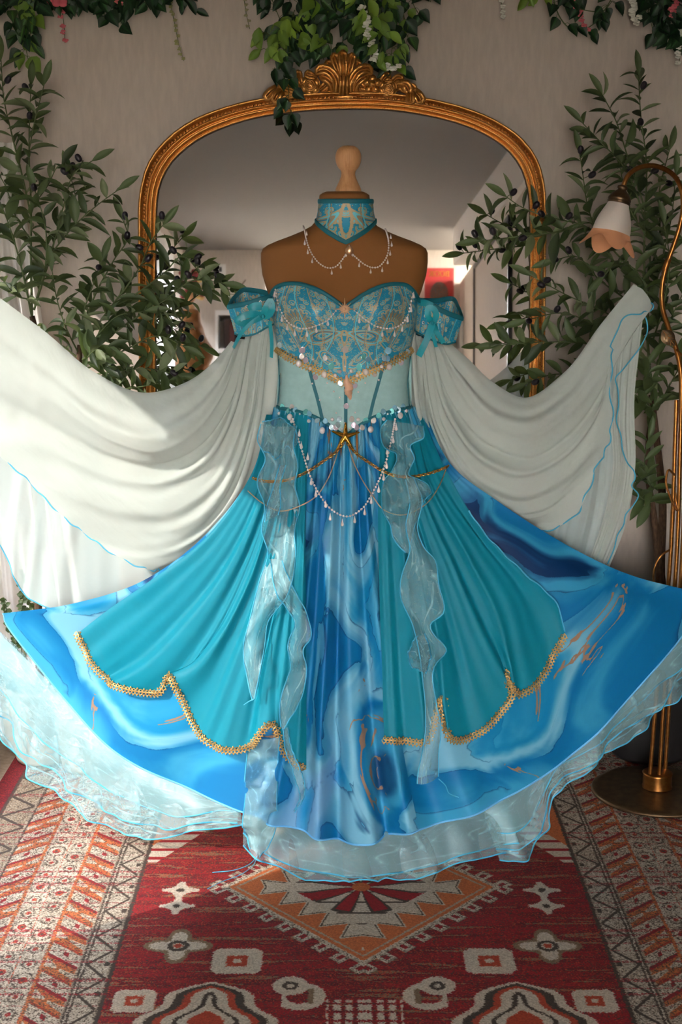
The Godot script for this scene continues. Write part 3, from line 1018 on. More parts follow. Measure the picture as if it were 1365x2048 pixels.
func crest(t: Node3D) -> void:
	var m := MB.new()
	m.ell(Vector3(0.0095, 1.7664, 0.012), Basis().scaled(Vector3(0.05, 0.045, 0.012)), 16, 8)
	for L in [[Vector3(0.0069, 1.7669, 0.03), Vector3(0.0056, 1.8071, 0.044), Vector3(0.0044, 1.8419, 0.04)], [Vector3(0.0019, 1.7673, 0.028), Vector3(-0.0081, 1.8017, 0.04), Vector3(-0.0182, 1.835, 0.038)], [Vector3(0.012, 1.7673, 0.028), Vector3(0.0207, 1.8017, 0.04), Vector3(0.0282, 1.835, 0.038)],
			[Vector3(-0.0019, 1.768, 0.024), Vector3(-0.0195, 1.7927, 0.036), Vector3(-0.0345, 1.8189, 0.033)], [Vector3(0.017, 1.768, 0.024), Vector3(0.032, 1.7927, 0.036), Vector3(0.0433, 1.8201, 0.033)], [Vector3(-0.0044, 1.7647, 0.022), Vector3(-0.0258, 1.7835, 0.033), Vector3(-0.0471, 1.8085, 0.03)], [Vector3(0.0221, 1.7647, 0.022), Vector3(0.0421, 1.7835, 0.033), Vector3(0.0572, 1.806, 0.03)]]:
		lobe(m, L, 0.004, 0.0095, 0.012)
	var palm := part("palmette", m, M.gold, t)
	m = MB.new()
	for L in [[Vector3(-0.0082, 1.7471, 0.024), Vector3(-0.0132, 1.774, 0.038), Vector3(-0.0345, 1.7953, 0.042), Vector3(-0.0533, 1.7968, 0.04), Vector3(-0.0609, 1.7882, 0.034)], [Vector3(0.0246, 1.7471, 0.024), Vector3(0.0295, 1.774, 0.038), Vector3(0.0483, 1.794, 0.042), Vector3(0.0671, 1.7981, 0.04), Vector3(0.076, 1.7894, 0.034)],
			[Vector3(-0.0145, 1.7404, 0.02), Vector3(-0.0195, 1.7625, 0.034), Vector3(-0.0383, 1.7789, 0.038), Vector3(-0.0509, 1.7821, 0.034)], [Vector3(0.0309, 1.7404, 0.02), Vector3(0.0358, 1.7625, 0.034), Vector3(0.0546, 1.7789, 0.038), Vector3(0.0672, 1.7821, 0.034)]]:
		lobe(m, L, 0.007, 0.0085, 0.014)
	part("scroll_leaf", m, M.gold, palm)
	m = MB.new()
	for x in [[Vector3(-0.0145, 1.7376, 0.022), Vector3(-0.0107, 1.7625, 0.034), Vector3(-0.0157, 1.7769, 0.036)], [Vector3(-0.0032, 1.737, 0.026), Vector3(-0.0006, 1.7611, 0.042), Vector3(-0.0019, 1.7806, 0.042)], [Vector3(0.0069, 1.7366, 0.028), Vector3(0.0069, 1.7604, 0.046), Vector3(0.0069, 1.7848, 0.046)], [Vector3(0.017, 1.737, 0.026), Vector3(0.0157, 1.7611, 0.042), Vector3(0.0182, 1.7806, 0.042)], [Vector3(0.0271, 1.7376, 0.022), Vector3(0.0245, 1.7625, 0.034), Vector3(0.0295, 1.7769, 0.036)]]:
		m.tube(smooth(x, 10), 0.0055, 0.0045, 8)
	part("stem", m, M.gold, palm)
	for q in [[Vector3(-0.0775, 1.7603, 0.026), 0.0215], [Vector3(0.1179, 1.7529, 0.026), 0.0195], [Vector3(0.0788, 1.7631, 0.024), 0.017]]:
		m = MB.new()
		if q[1] > 0.018: rose(m, q[0], q[1])
		else:
			for k in 5: m.ell(q[0] + Vector3(cos(k * 1.256 + 0.3), sin(k * 1.256 + 0.3), 0) * 0.014, Basis().scaled(Vector3(0.011, 0.011, 0.010)), 10, 6)
			m.ball(q[0] + Vector3(0, 0, 0.008), 0.010, 10, 6)
		part("rose", m, M.gold, t)
	m = MB.new()
	for L in [[Vector3(-0.0941, 1.7527, 0.02), Vector3(-0.1038, 1.7669, 0.03), Vector3(-0.1088, 1.7954, 0.028)], [Vector3(-0.0991, 1.7503, 0.02), Vector3(-0.1164, 1.7669, 0.03), Vector3(-0.1266, 1.7837, 0.025)], [Vector3(-0.0966, 1.7429, 0.02), Vector3(-0.119, 1.7559, 0.03), Vector3(-0.1393, 1.7666, 0.025)], [Vector3(-0.1042, 1.7404, 0.02), Vector3(-0.1291, 1.7461, 0.03), Vector3(-0.1469, 1.7517, 0.026)], [Vector3(-0.0992, 1.738, 0.02), Vector3(-0.1228, 1.7375, 0.03), Vector3(-0.1419, 1.737, 0.026)],
			[Vector3(-0.0637, 1.7773, 0.02), Vector3(-0.0786, 1.7853, 0.03), Vector3(-0.0888, 1.7909, 0.026)], [Vector3(-0.0537, 1.7503, 0.02), Vector3(-0.041, 1.7591, 0.026), Vector3(-0.0284, 1.772, 0.022)], [Vector3(-0.0474, 1.7432, 0.018), Vector3(-0.0347, 1.7496, 0.024), Vector3(-0.0234, 1.7564, 0.02)],
			[Vector3(0.1041, 1.7687, 0.02), Vector3(0.1126, 1.7804, 0.03), Vector3(0.1228, 1.786, 0.026)], [Vector3(0.1306, 1.7675, 0.02), Vector3(0.1428, 1.7779, 0.03), Vector3(0.1556, 1.7762, 0.026)], [Vector3(0.1383, 1.7527, 0.02), Vector3(0.1479, 1.7584, 0.03), Vector3(0.1633, 1.7492, 0.026)], [Vector3(0.06, 1.7478, 0.02), Vector3(0.0498, 1.7591, 0.026), Vector3(0.0397, 1.7696, 0.022)], [Vector3(0.0726, 1.7429, 0.02), Vector3(0.0574, 1.7443, 0.026), Vector3(0.0423, 1.7499, 0.022)]]:
		lobe(m, L, 0.005, 0.0075, 0.010)
	for L in [[Vector3(-0.1595, 1.7545, 0.024), Vector3(-0.1743, 1.743, 0.034), Vector3(-0.1897, 1.7265, 0.03)], [Vector3(-0.147, 1.7496, 0.024), Vector3(-0.1591, 1.7353, 0.036), Vector3(-0.1683, 1.7191, 0.03)], [Vector3(0.176, 1.7496, 0.024), Vector3(0.1756, 1.7307, 0.034), Vector3(0.1759, 1.7167, 0.03)], [Vector3(0.1836, 1.7471, 0.024), Vector3(0.1957, 1.7332, 0.034), Vector3(0.2036, 1.7191, 0.03)], [Vector3(0.1482, 1.7594, 0.024), Vector3(0.1628, 1.7601, 0.034), Vector3(0.1732, 1.7437, 0.03)]]:
		lobe(m, L, 0.006, 0.0085, 0.014)
	part("foliage", m, M.gold, t)
	m = MB.new()
	var c: Vector3 = Vector3(0.1795, 1.7538, 0.028)
	m.tube(range(15).map(func(i): return c + Vector3(cos(TAU * i / 14.0) * 0.0085, sin(TAU * i / 14.0) * 0.0085, 0)), 0.0042, 0.0042, 7)
	m.ball(c, 0.0055, 8, 5)
	c = Vector3(-0.1519, 1.7578, 0.026)
	m.ell(c, Basis().scaled(Vector3(0.010, 0.008, 0.008)), 10, 6)
	part("bow_knot", m, M.gold, t)

# ---------------------------------------------------------------- dress form: height, half width, half depth, middle of each section
const FORM := [[1.4792, 0.0482, 0.050, -3.210], [1.4749, 0.0548, 0.055, -3.210], [1.4642, 0.0559, 0.056, -3.210], [1.4374, 0.0582, 0.057, -3.210], [1.4212, 0.0616, 0.058, -3.210], [1.4083, 0.0727, 0.060, -3.210], [1.3975, 0.0925, 0.062, -3.208], [1.3867, 0.1191, 0.064, -3.205], [1.3759, 0.1489, 0.066, -3.203], [1.3672, 0.1689, 0.067, -3.200], [1.3596, 0.1800, 0.068, -3.200], [1.3498, 0.1845, 0.070, -3.200], [1.3291, 0.1847, 0.076, -3.200], [1.3018, 0.1817, 0.084, -3.200], [1.2690, 0.1721, 0.094, -3.200], [1.2470, 0.1634, 0.100, -3.200], [1.2028, 0.1605, 0.102, -3.200], [1.1584, 0.1532, 0.097, -3.200], [1.1138, 0.1457, 0.091, -3.200], [1.0689, 0.1427, 0.088, -3.200], [1.0237, 0.1465, 0.090, -3.200], [0.9897, 0.1547, 0.096, -3.200], [0.9442, 0.1699, 0.105, -3.200], [0.8523, 0.1879, 0.115, -3.200], [0.7360, 0.1835, 0.110, -3.200]]
const FORM_X := 0.0075
const BUST := 1.2282

func section(y: float) -> Vector3:
	if y >= FORM[0][0]: return Vector3(FORM[0][1], FORM[0][2], FORM[0][3])
	for i in FORM.size() - 1:
		var a: Array = FORM[i]
		var b: Array = FORM[i + 1]
		if y >= b[0]:
			var t: float = (a[0] - y) / (a[0] - b[0])
			return Vector3(lerpf(a[1], b[1], t), lerpf(a[2], b[2], t), lerpf(a[3], b[3], t))
	var l: Array = FORM[-1]
	return Vector3(l[1], l[2], l[3])

func front(x: float, y: float) -> float:
	var s := section(y)
	var k := minf(1.0, absf(x - FORM_X) / s.x)
	var z := s.z + s.y * pow(maxf(0.0, 1.0 - pow(k, 2.4)), 1.0 / 2.4)
	for q in [-1, 1]:
		var dx: float = (x - FORM_X - q * 0.072) / 0.055
		var dy := (y - BUST) / 0.06
		z += 0.030 * exp(-dx * dx - dy * dy)
	return z

func on_form(p: Vector3, off: float) -> Vector3:
	return Vector3(p.x, p.y, front(p.x, p.y) + off)

func torso_mesh() -> MB:
	var m := MB.new()
	var rows := []
	var n := 48
	var heights := []
	for i in FORM.size() - 1:
		for k in 3: heights.append(lerpf(FORM[i][0], FORM[i + 1][0], k / 3.0))
	heights.append(FORM[-1][0])
	for j in n:
		var a := TAU * j / n
		var row := PackedVector3Array()
		var s0 := section(heights[0])
		row.append(Vector3(FORM_X, heights[0] + 0.004, s0.z))
		row.append(Vector3(FORM_X + cos(a) * s0.x * 0.85, heights[0] + 0.003, s0.z + sin(a) * s0.y * 0.85))
		for y in heights:
			var s := section(y)
			var cx := signf(cos(a)) * pow(absf(cos(a)), 2.0 / 2.4) * s.x
			var z := s.z + signf(sin(a)) * pow(absf(sin(a)), 2.0 / 2.4) * s.y
			if sin(a) > 0:
				for q in [-1, 1]:
					var dx: float = (cx - q * 0.072) / 0.055
					var dy: float = (y - BUST) / 0.06
					z += 0.030 * exp(-dx * dx - dy * dy)
			row.append(Vector3(FORM_X + cx, y, z))
		row.append(Vector3(FORM_X, heights[-1], s0.z))
		rows.append(row)
	m.grid(rows, true)
	return m

func finial_mesh() -> MB:
	var m := MB.new()
	var prof := []
	for q in [[0, 0.0], [0.030, 0.0], [0.0305, 0.006], [0.026, 0.016], [0.0195, 0.030], [0.0165, 0.040], [0.0175, 0.048], [0.0235, 0.055], [0.0288, 0.066], [0.0305, 0.078], [0.0288, 0.089], [0.0235, 0.098], [0.016, 0.103], [0.014, 0.104], [0, 0.104]]:
		prof.append(q)
	var line := []
	for q in prof: line.append(Vector3(q[0], q[1], 0))
	var fine := smooth(line, 44)
	m.lathe(Array(fine).map(func(p): return Vector2(maxf(0.0, p.x), p.y)), 28)
	return m

func dress_form() -> void:
	var t := thing("dress_form", "ochre linen dress form with a wooden knob on its neck, standing before the mirror", "dress form")
	part("torso", torso_mesh(), M.linen_ochre, t)
	part("finial", finial_mesh(), M.wood, t, "turned wooden knob", Transform3D(Basis(), Vector3(0.0160, FORM[0][0] + 0.002, -3.215)).scaled_local(Vector3(0.93, 0.95, 0.93)))
	var m := MB.new()
	m.lathe([Vector2(0, 0), Vector2(0.034, 0), Vector2(0.034, 0.004), Vector2(0, 0.004)], 24, Transform3D(Basis(), Vector3(0.0160, FORM[0][0] - 0.001, -3.215)))
	part("collar_ring", m, M.brass, t)
	m = MB.new()
	m.tube([Vector3(FORM_X, 0.02, -3.2), Vector3(FORM_X, 0.8, -3.2)], 0.016, 0.016, 10)
	part("pole", m, M.wood, t)
	m = MB.new()
	for k in 3:
		var a := TAU * k / 3 + 0.5
		m.tube([Vector3(FORM_X, 0.10, -3.2), Vector3(FORM_X + cos(a) * 0.16, 0.03, -3.2 + sin(a) * 0.13), Vector3(FORM_X + cos(a) * 0.2, 0.015, -3.2 + sin(a) * 0.16)], 0.014, 0.012, 8)
	part("tripod", m, M.wood, t)

func floor_lamp() -> void:
	var t := thing("floor_lamp", "brass floor lamp with an arched neck and a tulip glass shade", "lamp", Vector3(0.795, 0, -3.38))
	var back := Transform3D(Basis(), -t.position)
	var m := MB.new()
	m.lathe([Vector2(0, 0.010), Vector2(0.150, 0.010), Vector2(0.158, 0.0105), Vector2(0.163, 0.013), Vector2(0.163, 0.018), Vector2(0.158, 0.0215), Vector2(0.148, 0.023), Vector2(0.08, 0.025), Vector2(0.04, 0.026), Vector2(0, 0.026)], 64)
	part("base", m, M.old_brass, t)
	m = MB.new()
	m.lathe([Vector2(0, 0.025), Vector2(0.037, 0.025), Vector2(0.038, 0.029), Vector2(0.036, 0.032), Vector2(0.036, 0.060), Vector2(0.038, 0.064), Vector2(0.034, 0.067), Vector2(0.01, 0.068), Vector2(0, 0.068)], 32)
	part("hub", m, M.brass, t)
	for L in [[Vector3(0.7721, 0.048, -3.365), Vector3(0.7838, 0.3228, -3.37), Vector3(0.8004, 0.5527, -3.38), Vector3(0.8015, 0.9299, -3.385), Vector3(0.8018, 1.0014, -3.39)], [Vector3(0.7949, 0.0447, -3.36), Vector3(0.8011, 0.3244, -3.365), Vector3(0.8139, 0.5552, -3.37), Vector3(0.8123, 0.9306, -3.38), Vector3(0.8103, 1.0497, -3.385)], [Vector3(0.8185, 0.0526, -3.4), Vector3(0.8231, 0.3133, -3.4), Vector3(0.8347, 0.5477, -3.4), Vector3(0.8279, 0.9285, -3.395), Vector3(0.82, 1.1204, -3.39)]]:
		m = MB.new()
		m.tube(smooth(L, 24), 0.0052, 0.0052, 10)
		part("pole", m, M.brass, t, "", back)
	m = MB.new()
	m.tube(smooth([Vector3(0.8119, 1.014, -3.385), Vector3(0.808, 1.073, -3.39), Vector3(0.7963, 1.1204, -3.39), Vector3(0.7738, 1.1738, -3.385), Vector3(0.7565, 1.2209, -3.38), Vector3(0.7533, 1.2674, -3.38), Vector3(0.7606, 1.3136, -3.38), Vector3(0.7749, 1.3596, -3.38), Vector3(0.7879, 1.4053, -3.38), Vector3(0.794, 1.4508, -3.38), Vector3(0.7886, 1.4905, -3.38), Vector3(0.7687, 1.5217, -3.37), Vector3(0.737, 1.5392, -3.36), Vector3(0.7059, 1.5443, -3.35), Vector3(0.6766, 1.5374, -3.345), Vector3(0.6557, 1.5217, -3.34), Vector3(0.6469, 1.5027, -3.338), Vector3(0.6438, 1.4893, -3.337)], 70), 0.0058, 0.0058, 10)
	m.tube([Vector3(0.7574, 1.3067, -3.38), Vector3(0.7656, 1.332, -3.38)], 0.0075, 0.0075, 10)
	part("neck", m, M.brass, t, "", back)
	# tendrils
	for L in [[Vector3(0.7951, 1.1209, -3.385), Vector3(0.8064, 1.108, -3.37), Vector3(0.8151, 1.075, -3.37)], [Vector3(0.8005, 0.8232, -3.37), Vector3(0.7832, 0.837, -3.36), Vector3(0.7783, 0.8128, -3.36), Vector3(0.7883, 0.7763, -3.36), Vector3(0.811, 0.7368, -3.362), Vector3(0.8057, 0.7631, -3.365), Vector3(0.8048, 0.7805, -3.37)], [Vector3(0.7968, 0.6388, -3.37), Vector3(0.7768, 0.6287, -3.36), Vector3(0.7622, 0.6039, -3.36), Vector3(0.7587, 0.5727, -3.36), Vector3(0.7632, 0.5515, -3.36)]]:
		m = MB.new()
		m.tube(smooth(L, 26), 0.003, 0.0026, 6)
		part("tendril", m, M.brass, t, "", back)
	# metal leaf
	m = MB.new()
	var c: Vector3 = Vector3(0.772, 1.1501, -3.372)
	var axis := Vector3(0.62, -0.76, 0.1).normalized()
	var side := axis.cross(Vector3(0.1, 0, 1)).normalized()
	var nrm := side.cross(axis).normalized()
	var rows := []
	for i in 15:
		var u := i / 14.0
		var w := 0.0165 * sin(PI * pow(u, 0.85)) + 0.0005
		var row := PackedVector3Array()
		for k in 7:
			var s := k / 3.0 - 1.0
			row.append(c + axis * (u - 0.5) * 0.047 + side * w * s + nrm * (0.004 * (1.0 - s * s) * sin(PI * u) - (0.0015 if k == 3 else 0.0)))
		rows.append(row)
	m.grid(rows)
	var lf := part("metal_leaf", m, M.old_brass, t, "embossed brass leaf", back)
	m = MB.new()
	for s in [-1, 1]:
		for k in 3:
			var p := c + axis * (-0.012 + k * 0.010)
			m.tube([p + nrm * 0.005, p + axis * 0.006 + side * s * 0.006 + nrm * 0.0045, p + axis * 0.011 + side * s * 0.0085 + nrm * 0.003], 0.0006, 0.0005, 5)
	m.tube([c - axis * 0.02 + nrm * 0.003, c + nrm * 0.005, c + axis * 0.02 + nrm * 0.003], 0.0008, 0.0006, 5)
	part("leaf_vein", m, M.brass, lf)
	# shade, hung a little askew
	var top: Vector3 = Vector3(0.6436, 1.4938, -3.337)
	var low: Vector3 = Vector3(0.6179, 1.3884, -3.325)
	var down := (low - top).normalized()
	var b := Basis(Vector3(1, 0, 0), Vector3.UP, Vector3(0, 0, 1))
	b.y = -down
	b.x = (Vector3(1, 0, 0) - b.y * b.y.x).normalized()
	b.z = b.x.cross(b.y)
	var xf := Transform3D(b, top - t.position)
	m = MB.new()
	m.lathe([Vector2(0, 0.006), Vector2(0.007, 0.006), Vector2(0.012, 0.003), Vector2(0.012, -0.001), Vector2(0.009, -0.004), Vector2(0.013, -0.008), Vector2(0.021, -0.015), Vector2(0.026, -0.024), Vector2(0.027, -0.028), Vector2(0.025, -0.030), Vector2(0.027, -0.032), Vector2(0.026, -0.037), Vector2(0.023, -0.037), Vector2(0.0, -0.030)], 28, xf)
	part("cap", m, M.old_brass, t, "stepped brass gallery")
	m = MB.new()
	var wave := func(a: float, i: int, p: Vector2) -> Vector2:
		var u := clampf((i - 3) / 6.0, 0, 1)
		return Vector2(p.x * (1.0 + 0.05 * u * cos(4.0 * a)), p.y)
	m.lathe([Vector2(0.022, -0.030), Vector2(0.026, -0.042), Vector2(0.032, -0.056), Vector2(0.0375, -0.070), Vector2(0.041, -0.084), Vector2(0.0425, -0.096), Vector2(0.0425, -0.104)], 40, xf, wave)
	var sh := part("shade", m, M.frosted, t, "frosted white glass bell")
	m = MB.new()
	var lip := func(a: float, i: int, p: Vector2) -> Vector2:
		var u := i / 8.0
		var k := 0.5 + 0.5 * cos(4.0 * a - 0.6)
		return Vector2(p.x * (1.0 + 0.05 * cos(4.0 * a) * (1.0 - u)) + u * (0.018 * k - 0.005), p.y - u * u * (0.030 * k - 0.006))
	m.lathe([Vector2(0.0425, -0.104), Vector2(0.0425, -0.107), Vector2(0.043, -0.110), Vector2(0.044, -0.113), Vector2(0.0455, -0.116), Vector2(0.0475, -0.119), Vector2(0.050, -0.121), Vector2(0.0525, -0.122), Vector2(0.0545, -0.1225)], 56, xf, lip)
	part("petal_lip", m, M.peach_glass, sh, "peach tinted petal edge")
	m = MB.new()
	m.lathe([Vector2(0, -0.036), Vector2(0.011, -0.036), Vector2(0.011, -0.06), Vector2(0.014, -0.075), Vector2(0.015, -0.095), Vector2(0.011, -0.112), Vector2(0, -0.118)], 16, xf)
	part("bulb", m, M.glass, t)

func rear_room() -> void:
	# a low bookcase on each side of the glazed door, seen in the mirror
	for q in [[-0.81, -0.525, "low white bookcase left of the glazed door, reflected in the mirror"], [0.515, 0.785, "low white bookcase under the red book, reflected in the mirror"]]:
		var t := thing("bookcase", q[2], "bookcase", Vector3((q[0] + q[1]) / 2, 0, 1.93))
		var hw: float = (q[1] - q[0]) / 2
		for s in [-1, 1]:
			var m := MB.new()
			m.box(Vector3(s * (hw - 0.01), 0.88, 0), Vector3(0.02, 1.76, 0.30))
			part("side_panel", m, M.white_paint, t)
		for y in [0.05, 0.62, 1.08, 1.5, 1.745]:
			var m := MB.new()
			m.box(Vector3(0, y, -0.001), Vector3(hw * 2 - 0.03, 0.03, 0.296))
			part("shelf", m, M.white_paint, t)
		var m0 := MB.new()
		m0.box(Vector3(0, 0.88, 0.152), Vector3(hw * 2, 1.76, 0.008))
		part("back_panel", m0, M.white_paint, t)
	var cols := [rgb(58, 36, 28), rgb(84, 30, 28), rgb(36, 34, 38), rgb(60, 48, 34), rgb(200, 190, 176), rgb(40, 26, 22)]
	var names := ["dark brown", "oxblood", "charcoal", "olive brown", "pale", "near black"]
	var mats := cols.map(func(c): return mat(c, 0.6))
	var order := ["first", "second", "third", "fourth", "fifth", "sixth", "seventh", "eighth", "ninth"]
	for row in [[1.515, -0.80, "top"], [1.095, -0.80, "second"]]:
		var x: float = row[1]
		for i in 6:
			var w := rng.randf_range(0.022, 0.038)
			var h := rng.randf_range(0.165, 0.205) if row[0] > 1.4 else rng.randf_range(0.26, 0.34)
			var k := rng.randi() % 6
			var b := thing("book", "%s leather-bound book, %s from the curtain on the %s shelf reflected in the mirror" % [names[k], order[i], row[2]], "book", Vector3(x + w / 2 + 0.018, row[0], 1.86), "books in the bookcase")
			book_parts(b, w, h, 0.15, mats[k])
			x += w + 0.004
	# red picture book standing on top
	var r := thing("book", "large red hardback lettered BOOK standing on the reflected bookcase", "book", Vector3(0.638, 1.76, 1.9))
	var cover := MB.new()
	cover.box(Vector3(0, 0.142, 0), Vector3(0.19, 0.284, 0.03))
	var cv := part("cover", cover, mat(rgb(168, 28, 24), 0.45), r)
	var tm := TextMesh.new()
	tm.text = "BOOK"
	tm.font_size = 40
	tm.pixel_size = 0.0012
	tm.depth = 0.002
	var f := SystemFont.new()
	f.font_names = PackedStringArray(["Droid Serif"])
	tm.font = f
	part("lettering", tm, M.bright_gold, cv, "gold lettering", Transform3D(Basis(Vector3.UP, PI), Vector3(0, 0.245, -0.0165)))
	var pic := MB.new()
	var oval := []
	for i in 24: oval.append(Vector2(cos(TAU * i / 24) * 0.06, 0.11 + sin(TAU * i / 24) * 0.085))
	pic.prism(oval, -0.0165, -0.0155)
	part("cover_picture", pic, mat(rgb(150, 110, 96), 0.5, 0.0, {"albedo_texture": noise_tex(0.06, 128, [rgb(110, 50, 46), rgb(200, 160, 120), rgb(120, 150, 160), rgb(230, 220, 210)]), "uv1_scale": Vector3(6, 6, 6)}), cv)
	# second dress form
	var d := thing("dress_form", "second ochre dress form reflected in the left of the mirror", "dress form", Vector3(-0.875, 0.20, 1.0))
	d.basis = Basis(Vector3.UP, deg_to_rad(84))
	var xf := Transform3D(Basis(), Vector3(-FORM_X, 0, 3.2))
	part("torso", torso_mesh(), M.linen_ochre, d, "", xf)
	part("finial", finial_mesh(), M.wood, d, "", Transform3D(Basis(), Vector3(0, FORM[0][0] + 0.002, -0.01)))
	var pole := MB.new()
	pole.tube([Vector3(0, -0.19, 0), Vector3(0, 0.8, 0)], 0.016, 0.016, 10)
	pole.lathe([Vector2(0, -0.2), Vector2(0.10, -0.2), Vector2(0.10, -0.18), Vector2(0.02, -0.15), Vector2(0, -0.15)], 24)
	part("stand", pole, M.wood, d)
	# flowers on the bookcase
	flower_vase(Vector3(-0.70, 1.76, 1.88), "white flowers in a glass vase on the reflected bookcase", M.petal_white, 11)
	flower_vase(Vector3(-0.55, 1.76, 1.95), "small bunch of pale flowers beside the reflected antler", M.petal_white, 7)
	var fx := thing("flower_bunch", "red and yellow dried flowers hanging by the curtain in the mirror", "flowers", Vector3(-0.95, 1.9, 1.62))
	var mm := MB.new()
	for i in 26: mm.ell(Vector3(rng.randf_range(-0.06, 0.08), rng.randf_range(-0.11, 0.10), rng.randf_range(-0.05, 0.05)), Basis(Vector3.UP, rng.randf() * 3).scaled(Vector3(0.022, 0.016, 0.02)), 7, 4)
	part("red_petal", mm, mat(rgb(130, 24, 26), 0.8), fx)
	mm = MB.new()
	for i in 14: mm.ell(Vector3(rng.randf_range(0.02, 0.13), rng.randf_range(-0.08, 0.14), rng.randf_range(-0.05, 0.04)), Basis(Vector3.UP, rng.randf() * 3).scaled(Vector3(0.02, 0.015, 0.018)), 7, 4)
	part("yellow_petal", mm, mat(rgb(200, 166, 96), 0.8), fx)
	mm = MB.new()
	mm.tube([Vector3(0, 0.1, 0), Vector3(-0.02, 0.22, 0.0), Vector3(-0.03, 0.285, 0)], 0.004, 0.003, 6)
	part("stem", mm, M.twig, fx)
	var an := MB.new()
	an.tube(smooth([Vector3(-0.62, 1.765, 1.9), Vector3(-0.665, 1.83, 1.9), Vector3(-0.66, 1.91, 1.9), Vector3(-0.62, 1.97, 1.9)], 16), 0.010, 0.003, 8)
	an.tube(smooth([Vector3(-0.655, 1.83, 1.9), Vector3(-0.63, 1.87, 1.9), Vector3(-0.62, 1.90, 1.9)], 8), 0.006, 0.002, 8)
	tag(part("antler", an, M.bark), "curved antler standing on the reflected bookcase", "antler")
	var sw := thing("light_switch", "small white switch on the rear wall reflected in the mirror", "switch", Vector3(-0.80, 2.06, 2.092))
	var s1 := MB.new()
	s1.box(Vector3.ZERO, Vector3(0.07, 0.07, 0.014))
	part("plate", s1, M.white_paint, sw)
	s1 = MB.new()
	s1.box(Vector3(0, 0, -0.009), Vector3(0.018, 0.03, 0.008), Basis(Vector3.RIGHT, 0.2))
	part("rocker", s1, M.black, sw)
	# black-framed mirror panel on the right partition
	var bf := thing("wall_panel", "tall black-framed panel on the right wall reflected in the mirror", "panel", Vector3(0.785, 1.0, 0.05))
	var fm := MB.new()
	for q in [-0.86, 0.86]: fm.box(Vector3(-0.006, 0, q), Vector3(0.022, 1.86, 0.022))
	for q in [-0.92, 0.92]: fm.box(Vector3(-0.006, q, 0), Vector3(0.022, 0.022, 1.74))
	part("frame", fm, M.black, bf)
	fm = MB.new()
	fm.box(Vector3(-0.001, 0, 0), Vector3(0.008, 1.83, 1.71))
	part("panel", fm, M.wall, bf)

func book_parts(b: Node3D, w: float, h: float, dep: float, m: Material) -> void:
	var c := MB.new()
	c.box(Vector3(0, h / 2, 0.004), Vector3(w, h, dep))
	for k in 3: c.box(Vector3(0, h * (0.2 + 0.3 * k), -dep / 2 + 0.003), Vector3(w + 0.002, 0.006, 0.006))
	part("cover", c, m, b)

func flower_vase(at: Vector3, label: String, petal: Material, n: int) -> void:
	var t := thing("flower_vase", label, "flowers", at)
	var m := MB.new()
	m.lathe([Vector2(0, 0), Vector2(0.028, 0), Vector2(0.034, 0.02), Vector2(0.03, 0.05), Vector2(0.02, 0.06), Vector2(0.024, 0.07)], 16)
	part("vase", m, M.white_paint, t)
	var st := MB.new()
	var pt := MB.new()
	var lf := MB.new()
	for i in n:
		var p := Vector3(rng.randf_range(-0.07, 0.07), rng.randf_range(0.09, 0.16), rng.randf_range(-0.05, 0.03))
		st.tube([Vector3(0, 0.05, 0), p * 0.6 + Vector3(0, 0.03, 0), p], 0.002, 0.0015, 5)
		for k in 5: pt.ell(p + Vector3(cos(k * 1.257), 0.2, sin(k * 1.257)) * 0.013, Basis(Vector3.UP, k).scaled(Vector3(0.012, 0.007, 0.012)), 6, 4)
		lf.ell(p * 0.8 + Vector3(rng.randf_range(-0.03, 0.03), 0, 0.01), Basis(Vector3.FORWARD, rng.randf() * 3).scaled(Vector3(0.024, 0.003, 0.009)), 6, 4)
	part("stem", st, M.twig, t)
	part("blossom", pt, petal, t)
	part("foliage", lf, M.leaf[1], t)

# ---------------------------------------------------------------- the gown
func between(top: Array, low: Array, n: int, m: int, off: float) -> Array:
	# a piece of bodice lying on the form between two lines
	var a := smooth(top, n)
	var b := smooth(low, n)
	var rows := []
	for i in n:
		var row := PackedVector3Array()
		for j in m: row.append(on_form(a[i].lerp(b[i], float(j) / (m - 1)), off))
		rows.append(row)
	return rows

func wave_cloth(freq: float, amp: float, power: float, sd: float) -> Callable:
	return func(u: float, v: float, n: Vector3) -> Vector3:
		return n * amp * pow(v, power) * (sin(u * freq + sd) + 0.55 * sin(u * freq * 1.73 + sd * 2.1 + v * 1.2) + 0.25 * sin(u * freq * 3.1 + sd))

func rolled_edge(line: PackedVector3Array, parent: Node3D, r := 0.0016) -> void:
	var m := MB.new()
	m.tube(line, r, r, 6)
	part("rolled_hem", m, M.rolled, parent, "turquoise rolled edge")

